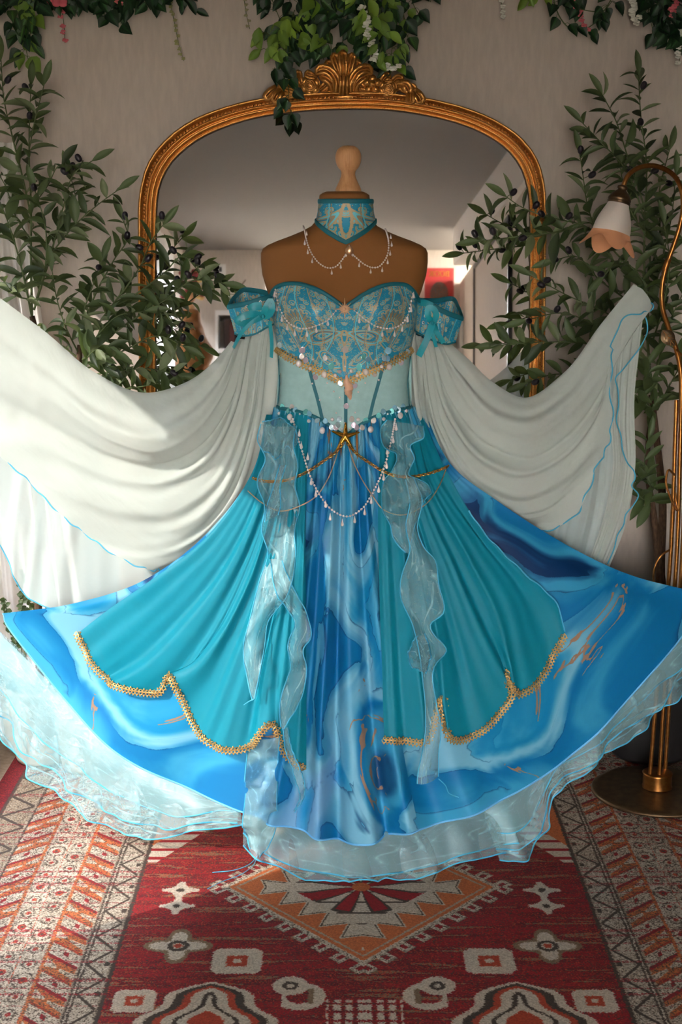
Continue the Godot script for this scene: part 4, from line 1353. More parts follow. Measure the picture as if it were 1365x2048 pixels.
func lace_trim(line: PackedVector3Array, parent: Node3D, w := 0.0125, mm: Material = null) -> void:
	var m := MB.new()
	var pts := even_points(line, w * 0.62)
	for i in pts.size() - 1:
		var t := (pts[i + 1] - pts[i]).normalized()
		var s := t.cross(Vector3(0, 0, 1)).normalized()
		if s.length() < 0.5: s = Vector3.UP
		var o := Vector3(0, 0, 0.003)
		var loop := []
		for k in 9:
			var a := PI * k / 8.0
			loop.append(pts[i] + o + t * cos(a) * w * 0.42 + s * sin(a) * w * 0.55)
		m.tube(loop, w * 0.11, w * 0.11, 4)
		m.ball(pts[i] + o + s * w * 0.72, w * 0.16, 5, 3)
		var inner := []
		for k in 7:
			var a := TAU * k / 6.0
			inner.append(pts[i] + o - s * w * 0.25 + t * cos(a) * w * 0.26 + s * sin(a) * w * 0.26)
		m.tube(inner, w * 0.10, w * 0.10, 4)
		if i % 2 == 0: m.ball(pts[i] + o - s * w * 0.62, w * 0.17, 5, 3)
	var band := []
	for p in pts: band.append(p + Vector3(0, 0, 0.003))
	m.tube(band, w * 0.14, w * 0.14, 4)
	part("lace_trim", m, mm if mm else M.lace_gold, parent, "gold lace edging")

func frill(roots: Array, hems: Array, share: float, off: float, sd: float, mm: Material, parent: Node3D, amp := 0.011, freq := 30.0) -> void:
	var ribs := []
	for i in roots.size():
		var h: Vector3 = roots[i].lerp(hems[i], share) + Vector3(0, 0, off)
		var r: Vector3 = roots[i] + Vector3(0, 0, off)
		ribs.append([r, r.lerp(h, 0.5) + Vector3(0, -0.004, 0.012), h])
	var fold := wave_cloth(freq, amp, 1.6, sd)
	var rows := loft(ribs, 180, 16, func(u: float, v: float, n: Vector3) -> Vector3:
		var d: Vector3 = fold.call(u, v, n)
		return d + Vector3(0, 0.0045 * v * v * sin(u * freq * 0.8 + sd * 3.0), 0))
	for r in rows:
		for j in r.size():
			if r[j].y < 0.0125: r[j] = Vector3(r[j].x, 0.0125, r[j].z)
	var m := MB.new()
	m.grid(rows, false, 3.0, 1.0)
	part("organza_frill", m, mm, parent, "sheer iridescent organza frill")
	rolled_edge(hem_of(rows), parent, 0.0017)

func strip(left: Array, right: Array, sd: float, parent: Node3D, mm: Material) -> void:
	var n := 70
	var a := smooth(left, n)
	var b := smooth(right, n)
	var rows := []
	for i in n:
		var u := i / (n - 1.0)
		var w := a[i].distance_to(b[i])
		var row := PackedVector3Array()
		for j in 11:
			var s := j / 10.0
			var bend := w * 0.75 * sin(u * 15.0 + sd) * (s - 0.5) + w * 0.30 * sin(s * PI) * cos(u * 8.0 + sd * 2.0)
			row.append(a[i].lerp(b[i], s) + Vector3(0, 0, bend + 0.004 * sin(u * 60.0 + sd + s * 4.0) * absf(s - 0.5) * 2.0))
		rows.append(row)
	var m := MB.new()
	m.grid(rows, false, 3.0, 0.6)
	part("cascade_ruffle", m, mm, parent, "hanging organza ruffle")
	for j in [0, 10]:
		var line := PackedVector3Array()
		for r in rows: line.append(r[j])
		rolled_edge(line, parent, 0.0013)

func beads(line: Array, off_step: float, r: float, parent: Node3D) -> void:
	var m := MB.new()
	var c := smooth(line, 160)
	for p in even_points(c, off_step): m.ball(p, r, 6, 4)
	m.tube(c, r * 0.2, r * 0.2, 4)
	part("bead_string", m, M.pearl, parent)

var drop_mesh: ArrayMesh
func pearl_drop(at: Vector3, size: float, parent: Node3D) -> void:
	if drop_mesh == null:
		var m := MB.new()
		m.lathe([Vector2(0, -0.5), Vector2(0.12, -0.47), Vector2(0.2, -0.36), Vector2(0.205, -0.22), Vector2(0.15, -0.02), Vector2(0.08, 0.2), Vector2(0.035, 0.36), Vector2(0.04, 0.42), Vector2(0.02, 0.5), Vector2(0, 0.52)], 10)
		drop_mesh = m.mesh()
	part("pearl_drop", drop_mesh, M.pearl, parent, "", Transform3D(Basis().scaled(Vector3(size, size, size)), at))

func chain(line: Array, step: float, r: float, wire: float, parent: Node3D, mm: Material, called := "chain") -> void:
	var m := MB.new()
	var pts := even_points(smooth(line, 120), step)
	for i in pts.size() - 1:
		var t := (pts[i + 1] - pts[i]).normalized()
		var s := t.cross(Vector3(0, 0, 1)).normalized()
		var n := s.cross(t)
		s = s.rotated(t, 0.7 if i % 2 else -0.5)
		var ring := []
		for k in 9:
			var a := TAU * k / 8
			ring.append(pts[i] + t * cos(a) * step * 0.8 + s * sin(a) * r)
		m.tube(ring, wire, wire, 5)
	part(called, m, mm, parent)

func dress() -> void:
	var t := thing("dress", "blue marbled ball gown with a brocade corset, fanned out on the dress form", "dress")
	# ---- printed skirt
	var ribs := [
		[Vector3(-0.1661, 1.0096, -3.195), Vector3(-0.1954, 0.876, -3.0942), Vector3(-0.2903, 0.7466, -3.0836), Vector3(-0.4393, 0.6311, -3.0996), Vector3(-0.6068, 0.5658, -3.1453), Vector3(-0.7856, 0.5244, -3.2106)],
		[Vector3(-0.1549, 1.0085, -3.195), Vector3(-0.1876, 0.86, -3.0897), Vector3(-0.279, 0.7167, -3.0754), Vector3(-0.4279, 0.5986, -3.0913), Vector3(-0.6075, 0.5267, -3.1418), Vector3(-0.7719, 0.4829, -3.2037)],
		[Vector3(-0.1365, 1.0104, -3.1613), Vector3(-0.1731, 0.8281, -3.0807), Vector3(-0.2509, 0.6639, -3.059), Vector3(-0.376, 0.5253, -3.0639), Vector3(-0.5241, 0.4214, -3.0987), Vector3(-0.6551, 0.3488, -3.1456)],
		[Vector3(-0.1132, 1.0096, -3.1315), Vector3(-0.151, 0.8072, -3.073), Vector3(-0.2118, 0.6226, -3.0426), Vector3(-0.3131, 0.4647, -3.0347), Vector3(-0.4175, 0.3441, -3.0475), Vector3(-0.5202, 0.2486, -3.0753)],
		[Vector3(-0.0907, 1.0058, -3.1175), Vector3(-0.1234, 0.7864, -3.0648), Vector3(-0.1728, 0.5815, -3.0264), Vector3(-0.2452, 0.416, -3.0066), Vector3(-0.3132, 0.2903, -3.0015), Vector3(-0.3771, 0.1875, -3.006)],
		[Vector3(-0.0686, 1.0003, -3.1088), Vector3(-0.0959, 0.7764, -3.0594), Vector3(-0.1341, 0.5618, -3.0155), Vector3(-0.1782, 0.3887, -2.985), Vector3(-0.217, 0.2572, -2.9659), Vector3(-0.2506, 0.1546, -2.9543)],
		[Vector3(-0.0466, 0.9901, -3.1024), Vector3(-0.0662, 0.7663, -3.0541), Vector3(-0.0902, 0.5528, -3.0072), Vector3(-0.1174, 0.3712, -2.9693), Vector3(-0.1503, 0.2311, -2.9438), Vector3(-0.1723, 0.1335, -2.9272)],
		[Vector3(-0.0301, 0.9818, -3.0988), Vector3(-0.0443, 0.756, -3.0499), Vector3(-0.0595, 0.5325, -2.999), Vector3(-0.079, 0.3519, -2.9591), Vector3(-0.1008, 0.2134, -2.9302), Vector3(-0.1171, 0.1226, -2.9122)],
		[Vector3(-0.0115, 0.9712, -3.0956), Vector3(-0.0191, 0.7563, -3.0484), Vector3(-0.03, 0.5226, -2.9941), Vector3(-0.0408, 0.3428, -2.9526), Vector3(-0.0462, 0.2058, -2.9207), Vector3(-0.0516, 0.109, -2.8984)],
		[Vector3(0.0082, 0.9594, -3.093), Vector3(0.0082, 0.7565, -3.0475), Vector3(0.0082, 0.5125, -2.99), Vector3(0.0103, 0.3331, -2.9475), Vector3(0.0136, 0.1965, -2.9151), Vector3(0.0168, 0.0939, -2.8907)],
		[Vector3(0.0279, 0.9712, -3.0956), Vector3(0.0355, 0.7563, -3.0484), Vector3(0.0496, 0.5225, -2.9943), Vector3(0.0604, 0.3426, -2.9529), Vector3(0.0734, 0.2053, -2.9219), Vector3(0.0864, 0.0996, -2.8987)],
		[Vector3(0.0465, 0.9818, -3.0989), Vector3(0.0629, 0.7559, -3.0501), Vector3(0.0901, 0.5321, -3.0004), Vector3(0.1118, 0.3511, -2.9612), Vector3(0.1336, 0.2124, -2.9328), Vector3(0.1521, 0.1136, -2.914)],
		[Vector3(0.0652, 0.9911, -3.1031), Vector3(0.0958, 0.766, -3.0553), Vector3(0.134, 0.5518, -3.0107), Vector3(0.1669, 0.3692, -2.9749), Vector3(0.1999, 0.2176, -2.9486), Vector3(0.2277, 0.1207, -2.9351)],
		[Vector3(0.085, 1.0003, -3.1091), Vector3(0.1288, 0.776, -3.0611), Vector3(0.1838, 0.571, -3.0231), Vector3(0.2392, 0.3962, -2.9969), Vector3(0.2956, 0.2507, -2.9828), Vector3(0.3415, 0.1522, -2.9796)],
		[Vector3(0.1073, 1.0058, -3.1182), Vector3(0.1619, 0.7966, -3.0699), Vector3(0.2339, 0.6008, -3.039), Vector3(0.3069, 0.4448, -3.0245), Vector3(0.3876, 0.3054, -3.0241), Vector3(0.459, 0.193, -3.0336)],
		[Vector3(0.1298, 1.0105, -3.133), Vector3(0.1896, 0.8174, -3.0783), Vector3(0.2787, 0.6525, -3.059), Vector3(0.3755, 0.5157, -3.0572), Vector3(0.4756, 0.3727, -3.0672), Vector3(0.5679, 0.253, -3.0894)],
		[Vector3(0.151, 1.0116, -3.1608), Vector3(0.2174, 0.8382, -3.0869), Vector3(0.3182, 0.7048, -3.0779), Vector3(0.4331, 0.5884, -3.0863), Vector3(0.5526, 0.4655, -3.1085), Vector3(0.6786, 0.355, -3.1488)],
		[Vector3(0.1684, 1.0085, -3.195), Vector3(0.2397, 0.8645, -3.0958), Vector3(0.3521, 0.7577, -3.0952), Vector3(0.4792, 0.6684, -3.1118), Vector3(0.6362, 0.5601, -3.1491), Vector3(0.796, 0.4798, -3.2064)],
		[Vector3(0.183, 1.0096, -3.195), Vector3(0.2486, 0.8859, -3.1017), Vector3(0.3521, 0.8068, -3.1042), Vector3(0.4787, 0.724, -3.1198), Vector3(0.6467, 0.6339, -3.1593), Vector3(0.8615, 0.5608, -3.2278)]]
	var fold := func(u: float, v: float, n: Vector3) -> Vector3:
		var c := exp(-pow((u - 0.5) / 0.2, 2))
		var deep := sin(u * 74.0 + 0.8 * sin(v * 3.0)) + 0.30 * sin(u * 127.0 + 1.0)
		var wing := sin(u * 34.0 + 2.0 * v) + 0.5 * sin(u * 57.0 - 3.0 * v + 1.0)
		var gather := exp(-v * 9.0) * 0.004 * sin(u * 260.0)
		return n * ((0.0050 + 0.027 * v) * c * deep + 0.0105 * (1.0 - c) * wing * smoothstep(0.08, 0.5, v) + gather)
	var rows := loft(ribs, 340, 70, fold, true)
	var m := MB.new()
	m.grid(rows, false, 1.6, 1.0)
	var skirt := part("skirt", m, M.ink, t, "blue ink-marbled satin skirt")
	var hem := hem_of(rows)
	m = MB.new()
	m.tube(hem, 0.0022, 0.0022, 6)
	part("hem", m, mat(rgb(110, 190, 236), 0.6), skirt)
	# ---- organza petticoats
	var ra: Array = [Vector3(-0.8354, 0.478, -3.2726), Vector3(-0.7788, 0.4352, -3.2504), Vector3(-0.7093, 0.3776, -3.2178), Vector3(-0.6339, 0.3164, -3.1805), Vector3(-0.5592, 0.2684, -3.1431), Vector3(-0.4855, 0.2272, -3.1066), Vector3(-0.4131, 0.198, -3.0727), Vector3(-0.342, 0.1743, -3.0417), Vector3(-0.2837, 0.1597, -3.0188), Vector3(-0.2263, 0.1609, -3.0014)]
	var ha: Array = [Vector3(-0.8523, 0.238, -3.2452), Vector3(-0.7916, 0.1844, -3.2201), Vector3(-0.7308, 0.1202, -3.1851), Vector3(-0.6695, 0.093, -3.1508), Vector3(-0.6014, 0.068, -3.1128), Vector3(-0.5423, 0.0383, -3.0791), Vector3(-0.4642, 0.0429, -3.0412), Vector3(-0.3919, 0.0477, -3.0088), Vector3(-0.3097, 0.0837, -2.9818), Vector3(-0.224, 0.1031, -2.9566)]
	var rb: Array = [Vector3(-0.2183, 0.2654, -3.0369), Vector3(-0.1933, 0.2347, -3.0242), Vector3(-0.1536, 0.1944, -3.0064), Vector3(-0.0918, 0.1554, -2.9861), Vector3(-0.025, 0.1369, -2.9739), Vector3(0.0416, 0.1316, -2.9727), Vector3(0.1085, 0.1392, -2.9824), Vector3(0.1759, 0.1505, -2.998), Vector3(0.2443, 0.1657, -3.0186), Vector3(0.302, 0.1813, -3.0392), Vector3(0.3606, 0.1963, -3.0617)]
	var hb: Array = [Vector3(-0.2138, 0.0754, -2.9315), Vector3(-0.1869, 0.0509, -2.9184), Vector3(-0.1337, 0.0312, -2.9003), Vector3(-0.0843, 0.0144, -2.8864), Vector3(-0.0027, 0.012, -2.8721), Vector3(0.0786, 0.012, -2.8769), Vector3(0.1442, 0.012, -2.8866), Vector3(0.2112, 0.0137, -2.9125), Vector3(0.2732, 0.0351, -2.9372), Vector3(0.3422, 0.0328, -2.9627), Vector3(0.401, 0.0266, -2.9866)]
	var rc: Array = [Vector3(0.301, 0.1742, -3.027), Vector3(0.3595, 0.1913, -3.0501), Vector3(0.4128, 0.2156, -3.0739), Vector3(0.4668, 0.2422, -3.0991), Vector3(0.5399, 0.2895, -3.1351), Vector3(0.6138, 0.3496, -3.1724), Vector3(0.6884, 0.4111, -3.2087), Vector3(0.7636, 0.4741, -3.2431), Vector3(0.8516, 0.5381, -3.2776)]
	var hc: Array = [Vector3(0.3547, 0.0143, -2.9717), Vector3(0.4151, 0.012, -2.9715), Vector3(0.4606, 0.0493, -3.0324), Vector3(0.4892, 0.1282, -3.0571), Vector3(0.5702, 0.1749, -3.1005), Vector3(0.6477, 0.2189, -3.1418), Vector3(0.7242, 0.2583, -3.1814), Vector3(0.8076, 0.3201, -3.2242), Vector3(0.888, 0.3858, -3.2504)]
	frill(ra, ha, 1.0, -0.012, 0.4, M.organza, t)
	frill(ra, ha, 0.80, 0.0, 2.2, M.organza, t)
	frill(ra, ha, 0.55, 0.004, 4.0, M.organza_pale, t, 0.007, 20.0)
	frill(rb, hb, 1.0, 0.0, 1.3, M.organza, t, 0.013, 30.0)
	frill(rb, hb, 0.88, 0.006, 3.1, M.organza_pale, t, 0.010, 22.0)
	frill(rc, hc, 1.0, -0.012, 0.9, M.organza, t)
	frill(rc, hc, 0.84, 0.0, 2.9, M.organza, t, 0.010, 24.0)
	frill(rc, hc, 0.62, 0.004, 5.2, M.organza_pale, t, 0.007, 18.0)
	# sheer length hanging in the slit of the skirt
	strip([Vector3(-0.2016, 0.3123, -2.9418), Vector3(-0.207, 0.2483, -2.9294), Vector3(-0.2099, 0.1804, -2.9261), Vector3(-0.2128, 0.112, -2.923), Vector3(-0.1993, 0.0711, -2.9101)], [Vector3(-0.1325, 0.3281, -2.9299), Vector3(-0.1368, 0.2649, -2.9163), Vector3(-0.1382, 0.1873, -2.9096), Vector3(-0.1419, 0.1196, -2.9059), Vector3(-0.1771, 0.061, -2.9016)], 0.5, t, M.organza_pale)
	# ---- overskirts with gold lace points
	var left := [
		[Vector3(-0.1649, 1.0077, -3.192), Vector3(-0.1957, 0.8757, -3.0634), Vector3(-0.2875, 0.7465, -3.0524), Vector3(-0.4236, 0.636, -3.0659), Vector3(-0.5234, 0.5628, -3.0869), Vector3(-0.5916, 0.5078, -3.1006)],
		[Vector3(-0.1548, 1.0066, -3.192), Vector3(-0.1822, 0.8609, -3.053), Vector3(-0.2647, 0.7143, -3.0361), Vector3(-0.383, 0.5833, -3.0406), Vector3(-0.482, 0.4922, -3.0583), Vector3(-0.5542, 0.4338, -3.0781)],
		[Vector3(-0.1469, 1.0055, -3.192), Vector3(-0.1712, 0.8452, -3.048), Vector3(-0.2425, 0.6832, -3.0252), Vector3(-0.349, 0.5371, -3.0226), Vector3(-0.4355, 0.4472, -3.0352), Vector3(-0.5066, 0.4024, -3.0553)],
		[Vector3(-0.1364, 1.0087, -3.1569), Vector3(-0.1602, 0.8243, -3.0418), Vector3(-0.2204, 0.6629, -3.0165), Vector3(-0.3038, 0.5082, -3.0044), Vector3(-0.3663, 0.427, -3.0082), Vector3(-0.4102, 0.3939, -3.0177)],
		[Vector3(-0.1292, 1.0091, -3.1446), Vector3(-0.1526, 0.8139, -3.0385), Vector3(-0.2039, 0.653, -3.0112), Vector3(-0.2758, 0.521, -2.9995), Vector3(-0.3264, 0.4633, -3.0023), Vector3(-0.3737, 0.4365, -3.0072)],
		[Vector3(-0.1199, 1.0082, -3.1338), Vector3(-0.1416, 0.8035, -3.0347), Vector3(-0.1874, 0.6325, -3.0036), Vector3(-0.2479, 0.491, -2.9863), Vector3(-0.2926, 0.391, -2.9783), Vector3(-0.3254, 0.3338, -2.9776)],
		[Vector3(-0.1108, 1.007, -3.126), Vector3(-0.1307, 0.7932, -3.0309), Vector3(-0.1654, 0.6123, -2.9952), Vector3(-0.2091, 0.4618, -2.9708), Vector3(-0.2423, 0.3636, -2.9583), Vector3(-0.2668, 0.293, -2.9508)],
		[Vector3(-0.1018, 1.0055, -3.12), Vector3(-0.1198, 0.7829, -3.0272), Vector3(-0.1435, 0.6027, -2.9893), Vector3(-0.1761, 0.4533, -2.9617), Vector3(-0.1925, 0.3677, -2.9464), Vector3(-0.2034, 0.2992, -2.9341)],
		[Vector3(-0.0929, 1.0039, -3.1151), Vector3(-0.1056, 0.7727, -3.0231), Vector3(-0.1239, 0.5929, -2.984), Vector3(-0.1433, 0.4658, -2.9581), Vector3(-0.1476, 0.4024, -2.9445), Vector3(-0.1484, 0.3558, -2.9287)],
		[Vector3(-0.084, 1.0022, -3.111), Vector3(-0.0915, 0.7625, -3.0191), Vector3(-0.1021, 0.5727, -2.9762), Vector3(-0.1106, 0.415, -2.9408), Vector3(-0.1181, 0.3413, -2.925), Vector3(-0.1235, 0.296, -2.9154)],
		[Vector3(-0.0707, 0.9996, -3.1062), Vector3(-0.0764, 0.7617, -3.0226), Vector3(-0.0762, 0.5512, -2.9732), Vector3(-0.075, 0.394, -2.9361), Vector3(-0.0749, 0.3104, -2.9163), Vector3(-0.0749, 0.2604, -2.9045)]]
	var over: Node3D
	var lf := wave_cloth(34.0, 0.0068, 0.6, 0.3)
	rows = loft(left, 170, 60, lf, true)
	m = MB.new()
	m.grid(rows, false, 2.0, 2.0)
	over = part("overskirt", m, M.overskirt, t, "teal chiffon overskirt with pointed hem")
	lace_trim(hem_of(rows), over)
	var right := [
		[Vector3(0.0894, 0.9994, -3.1072), Vector3(0.0808, 0.8253, -3.0364), Vector3(0.0838, 0.6144, -2.9872), Vector3(0.0891, 0.4569, -2.9506), Vector3(0.0912, 0.3731, -2.9311), Vector3(0.0933, 0.3229, -2.9195)],
		[Vector3(0.1005, 1.0022, -3.1116), Vector3(0.1034, 0.8259, -3.0334), Vector3(0.1162, 0.6253, -2.9882), Vector3(0.1269, 0.4569, -2.9506), Vector3(0.1333, 0.3728, -2.9321), Vector3(0.1376, 0.3191, -2.9204)],
		[Vector3(0.1105, 1.0049, -3.1165), Vector3(0.1219, 0.8255, -3.0353), Vector3(0.1489, 0.6242, -2.9925), Vector3(0.1683, 0.4653, -2.9596), Vector3(0.1791, 0.3804, -2.9426), Vector3(0.1878, 0.3209, -2.9312)],
		[Vector3(0.1172, 1.0066, -3.1204), Vector3(0.1361, 0.8252, -3.0369), Vector3(0.1729, 0.6338, -2.9985), Vector3(0.198, 0.4953, -2.9722), Vector3(0.2111, 0.4416, -2.9632), Vector3(0.2184, 0.4088, -2.9524)],
		[Vector3(0.124, 1.0071, -3.1248), Vector3(0.147, 0.825, -3.0381), Vector3(0.1905, 0.6331, -3.0014), Vector3(0.2166, 0.4729, -2.9713), Vector3(0.2231, 0.3878, -2.9543), Vector3(0.2308, 0.3215, -2.9419)],
		[Vector3(0.132, 1.0085, -3.1313), Vector3(0.1579, 0.8247, -3.0395), Vector3(0.2147, 0.6427, -3.0079), Vector3(0.2587, 0.4807, -2.9828), Vector3(0.2809, 0.3829, -2.9685), Vector3(0.3, 0.319, -2.9612)],
		[Vector3(0.1412, 1.0096, -3.141), Vector3(0.1711, 0.835, -3.0435), Vector3(0.2423, 0.652, -3.0152), Vector3(0.3034, 0.4988, -2.998), Vector3(0.3429, 0.4201, -2.9942), Vector3(0.3715, 0.389, -2.9977)],
		[Vector3(0.1496, 1.0102, -3.1539), Vector3(0.1842, 0.84, -3.0464), Vector3(0.2644, 0.6723, -3.024), Vector3(0.3259, 0.5401, -3.0121), Vector3(0.3519, 0.4841, -3.0089), Vector3(0.3616, 0.4447, -2.9995)],
		[Vector3(0.1593, 1.0055, -3.192), Vector3(0.1985, 0.8503, -3.0507), Vector3(0.2867, 0.6926, -3.0328), Vector3(0.3541, 0.5596, -3.0235), Vector3(0.377, 0.4602, -3.0122), Vector3(0.391, 0.3957, -3.0054)],
		[Vector3(0.166, 1.0066, -3.192), Vector3(0.2128, 0.8605, -3.055), Vector3(0.309, 0.7237, -3.0438), Vector3(0.3938, 0.6001, -3.0418), Vector3(0.4286, 0.499, -3.0354), Vector3(0.4546, 0.4348, -3.0341)],
		[Vector3(0.1751, 1.0064, -3.194), Vector3(0.2297, 0.8838, -3.0677), Vector3(0.3039, 0.7572, -3.0545), Vector3(0.4057, 0.6525, -3.0591), Vector3(0.4776, 0.5815, -3.0689), Vector3(0.4949, 0.5215, -3.061)]]
	rows = loft(right, 170, 60, wave_cloth(31.0, 0.0068, 0.6, 1.7), true)
	m = MB.new()
	m.grid(rows, false, 2.0, 2.0)
	over = part("overskirt", m, M.overskirt, t, "teal chiffon overskirt with pointed hem")
	lace_trim(hem_of(rows), over)
	var edge := PackedVector3Array()
	for j in range(26, 60): edge.append(rows[169][j] + Vector3(0, 0.002 * sin(j * 1.1), 0.001))
	rolled_edge(edge, over)
	# ---- organza cascades from the waist
	strip([Vector3(-0.1732, 0.9889, -3.0541), Vector3(-0.1819, 0.9496, -3.0469), Vector3(-0.1644, 0.9131, -3.0365), Vector3(-0.1807, 0.8706, -3.0292), Vector3(-0.1632, 0.8184, -3.0151), Vector3(-0.1708, 0.7656, -3.0043), Vector3(-0.1577, 0.7135, -2.9905), Vector3(-0.1749, 0.6604, -2.9814), Vector3(-0.1944, 0.586, -2.9686), Vector3(-0.2107, 0.5115, -2.9557), Vector3(-0.2052, 0.4593, -2.9431), Vector3(-0.1909, 0.4058, -2.9279)], [Vector3(-0.0953, 0.9857, -3.0456), Vector3(-0.1017, 0.9562, -3.0393), Vector3(-0.0919, 0.9039, -3.0262), Vector3(-0.0995, 0.8618, -3.0171), Vector3(-0.0897, 0.8096, -3.0038), Vector3(-0.0993, 0.7675, -2.9951), Vector3(-0.0971, 0.7153, -2.9826), Vector3(-0.1046, 0.6629, -2.9712), Vector3(-0.1207, 0.6206, -2.9636), Vector3(-0.1585, 0.5668, -2.9574), Vector3(-0.1639, 0.5247, -2.9489), Vector3(-0.1855, 0.4125, -2.9282)], 0.0, t, M.organza)
	strip([Vector3(-0.1525, 0.7067, -2.9725), Vector3(-0.1395, 0.6447, -2.9562), Vector3(-0.1115, 0.6021, -2.9421), Vector3(-0.0986, 0.5735, -2.9335), Vector3(-0.1136, 0.5316, -2.9258), Vector3(-0.1071, 0.4905, -2.9151), Vector3(-0.1199, 0.4485, -2.9073), Vector3(-0.1308, 0.4048, -2.9044), Vector3(-0.1286, 0.3584, -2.8932)], [Vector3(-0.1256, 0.7076, -2.9687), Vector3(-0.0987, 0.6409, -2.9494), Vector3(-0.0687, 0.5869, -2.933), Vector3(-0.0633, 0.5561, -2.925), Vector3(-0.0804, 0.5225, -2.919), Vector3(-0.0739, 0.4815, -2.9084), Vector3(-0.0792, 0.4401, -2.8991), Vector3(-0.0986, 0.3963, -2.8969), Vector3(-0.1221, 0.3557, -2.8913)], 1.4, t, M.organza)
	strip([Vector3(-0.1699, 0.9938, -3.0339), Vector3(-0.1526, 1.0027, -3.0319), Vector3(-0.1257, 1.0009, -3.0291), Vector3(-0.1011, 0.9884, -3.0262), Vector3(-0.0925, 0.954, -3.0173)], [Vector3(-0.1639, 0.9357, -3.0313), Vector3(-0.1445, 0.9203, -3.0254), Vector3(-0.125, 0.9311, -3.0256), Vector3(-0.1143, 0.947, -3.0282), Vector3(-0.1057, 0.9314, -3.0236)], 2.0, t, M.organza)
	strip([Vector3(-0.1247, 0.3551, -2.9024), Vector3(-0.1184, 0.307, -2.8954), Vector3(-0.1012, 0.2543, -2.8854), Vector3(-0.0886, 0.2012, -2.8816), Vector3(-0.1017, 0.1734, -2.8828)], [Vector3(-0.1139, 0.3557, -2.9006), Vector3(-0.1054, 0.3078, -2.8933), Vector3(-0.084, 0.2605, -2.884), Vector3(-0.0789, 0.2081, -2.8817), Vector3(-0.0995, 0.1714, -2.8819)], 0.7, t, M.organza)
	strip([Vector3(-0.1308, 0.9073, -3.0053), Vector3(-0.1469, 0.8548, -2.9952), Vector3(-0.1576, 0.8233, -2.9895), Vector3(-0.1629, 0.7898, -2.9826)], [Vector3(-0.118, 0.9075, -3.0039), Vector3(-0.1308, 0.8552, -2.9932), Vector3(-0.1286, 0.824, -2.9857), Vector3(-0.135, 0.801, -2.9812)], 3.0, t, M.organza)
	strip([Vector3(0.0995, 0.9966, -3.0451), Vector3(0.0852, 0.9738, -3.0302), Vector3(0.0916, 0.9454, -3.0241), Vector3(0.1174, 0.9315, -3.0232), Vector3(0.1109, 0.895, -3.014), Vector3(0.0916, 0.864, -3.0048), Vector3(0.0872, 0.8223, -2.9946), Vector3(0.1054, 0.7803, -2.9865), Vector3(0.1129, 0.7489, -2.9799), Vector3(0.1389, 0.7199, -2.9817)], [Vector3(0.1764, 0.9869, -3.0526), Vector3(0.1758, 0.9652, -3.0374), Vector3(0.1498, 0.9446, -3.0297), Vector3(0.1584, 0.9151, -3.0239), Vector3(0.1454, 0.886, -3.0157), Vector3(0.1821, 0.8706, -3.0169), Vector3(0.194, 0.8461, -3.0131), Vector3(0.1799, 0.8203, -3.0052), Vector3(0.1582, 0.779, -2.9927), Vector3(0.1454, 0.7177, -2.982)], 0.8, t, M.organza)
	strip([Vector3(0.1384, 0.8753, -3.0021), Vector3(0.147, 0.8334, -2.9934), Vector3(0.1383, 0.7816, -2.9802), Vector3(0.1468, 0.7293, -2.9693), Vector3(0.1317, 0.6779, -2.9552), Vector3(0.1284, 0.6262, -2.9426), Vector3(0.153, 0.5734, -2.9341), Vector3(0.1661, 0.5194, -2.9292), Vector3(0.1749, 0.4551, -2.9215), Vector3(0.1813, 0.3923, -2.9085), Vector3(0.1794, 0.3282, -2.8988), Vector3(0.1644, 0.2652, -2.8864), Vector3(0.1622, 0.2425, -2.8807)], [Vector3(0.1557, 0.8802, -3.0053), Vector3(0.1739, 0.8328, -2.9968), Vector3(0.1641, 0.7705, -2.9812), Vector3(0.1813, 0.7282, -2.9742), Vector3(0.2007, 0.7087, -2.9731), Vector3(0.2071, 0.6646, -2.9644), Vector3(0.2179, 0.5994, -2.9521), Vector3(0.1918, 0.5695, -2.9402), Vector3(0.2268, 0.5034, -2.9382), Vector3(0.2032, 0.4846, -2.934), Vector3(0.2031, 0.4115, -2.9177), Vector3(0.2142, 0.3567, -2.9135), Vector3(0.2112, 0.2977, -2.905), Vector3(0.2101, 0.2403, -2.892)], 2.4, t, M.organza)
	strip([Vector3(0.1632, 0.553, -2.9205), Vector3(0.1438, 0.525, -2.9106), Vector3(0.1481, 0.496, -2.9046), Vector3(0.1695, 0.4783, -2.9045)], [Vector3(0.1782, 0.5564, -2.9241), Vector3(0.1868, 0.5331, -2.9204), Vector3(0.191, 0.5039, -2.9147), Vector3(0.1802, 0.4756, -2.906)], 0.2, t, M.organza)
	rolled_edge(smooth([Vector3(0.2101, 0.2424, -2.8925), Vector3(0.2258, 0.2241, -2.8981), Vector3(0.2328, 0.2067, -2.9017), Vector3(0.2549, 0.1946, -2.9058)], 20), t, 0.0011)
	rolled_edge(smooth([Vector3(-0.1876, 0.4102, -2.9282), Vector3(-0.1964, 0.4054, -2.9291), Vector3(-0.2098, 0.3943, -2.9353)], 12), t, 0.0011)
	# loose threads trailing on the rug
	m = MB.new()
	m.tube(smooth([Vector3(-0.1893, 0.012, -3.0078), Vector3(-0.1956, 0.0115, -2.9624), Vector3(-0.2221, 0.0115, -2.9122), Vector3(-0.263, 0.0115, -2.8756), Vector3(-0.2872, 0.0115, -2.8445)], 30), 0.0009, 0.0009, 5)
	m.tube(smooth([Vector3(-0.1893, 0.012, -3.0078), Vector3(-0.2037, 0.0115, -2.9675), Vector3(-0.2349, 0.0115, -2.9371), Vector3(-0.2836, 0.0115, -2.9246)], 30), 0.0009, 0.0009, 5)
	part("loose_thread", m, M.rolled, t)
	bodice(t)
	jewels(t)

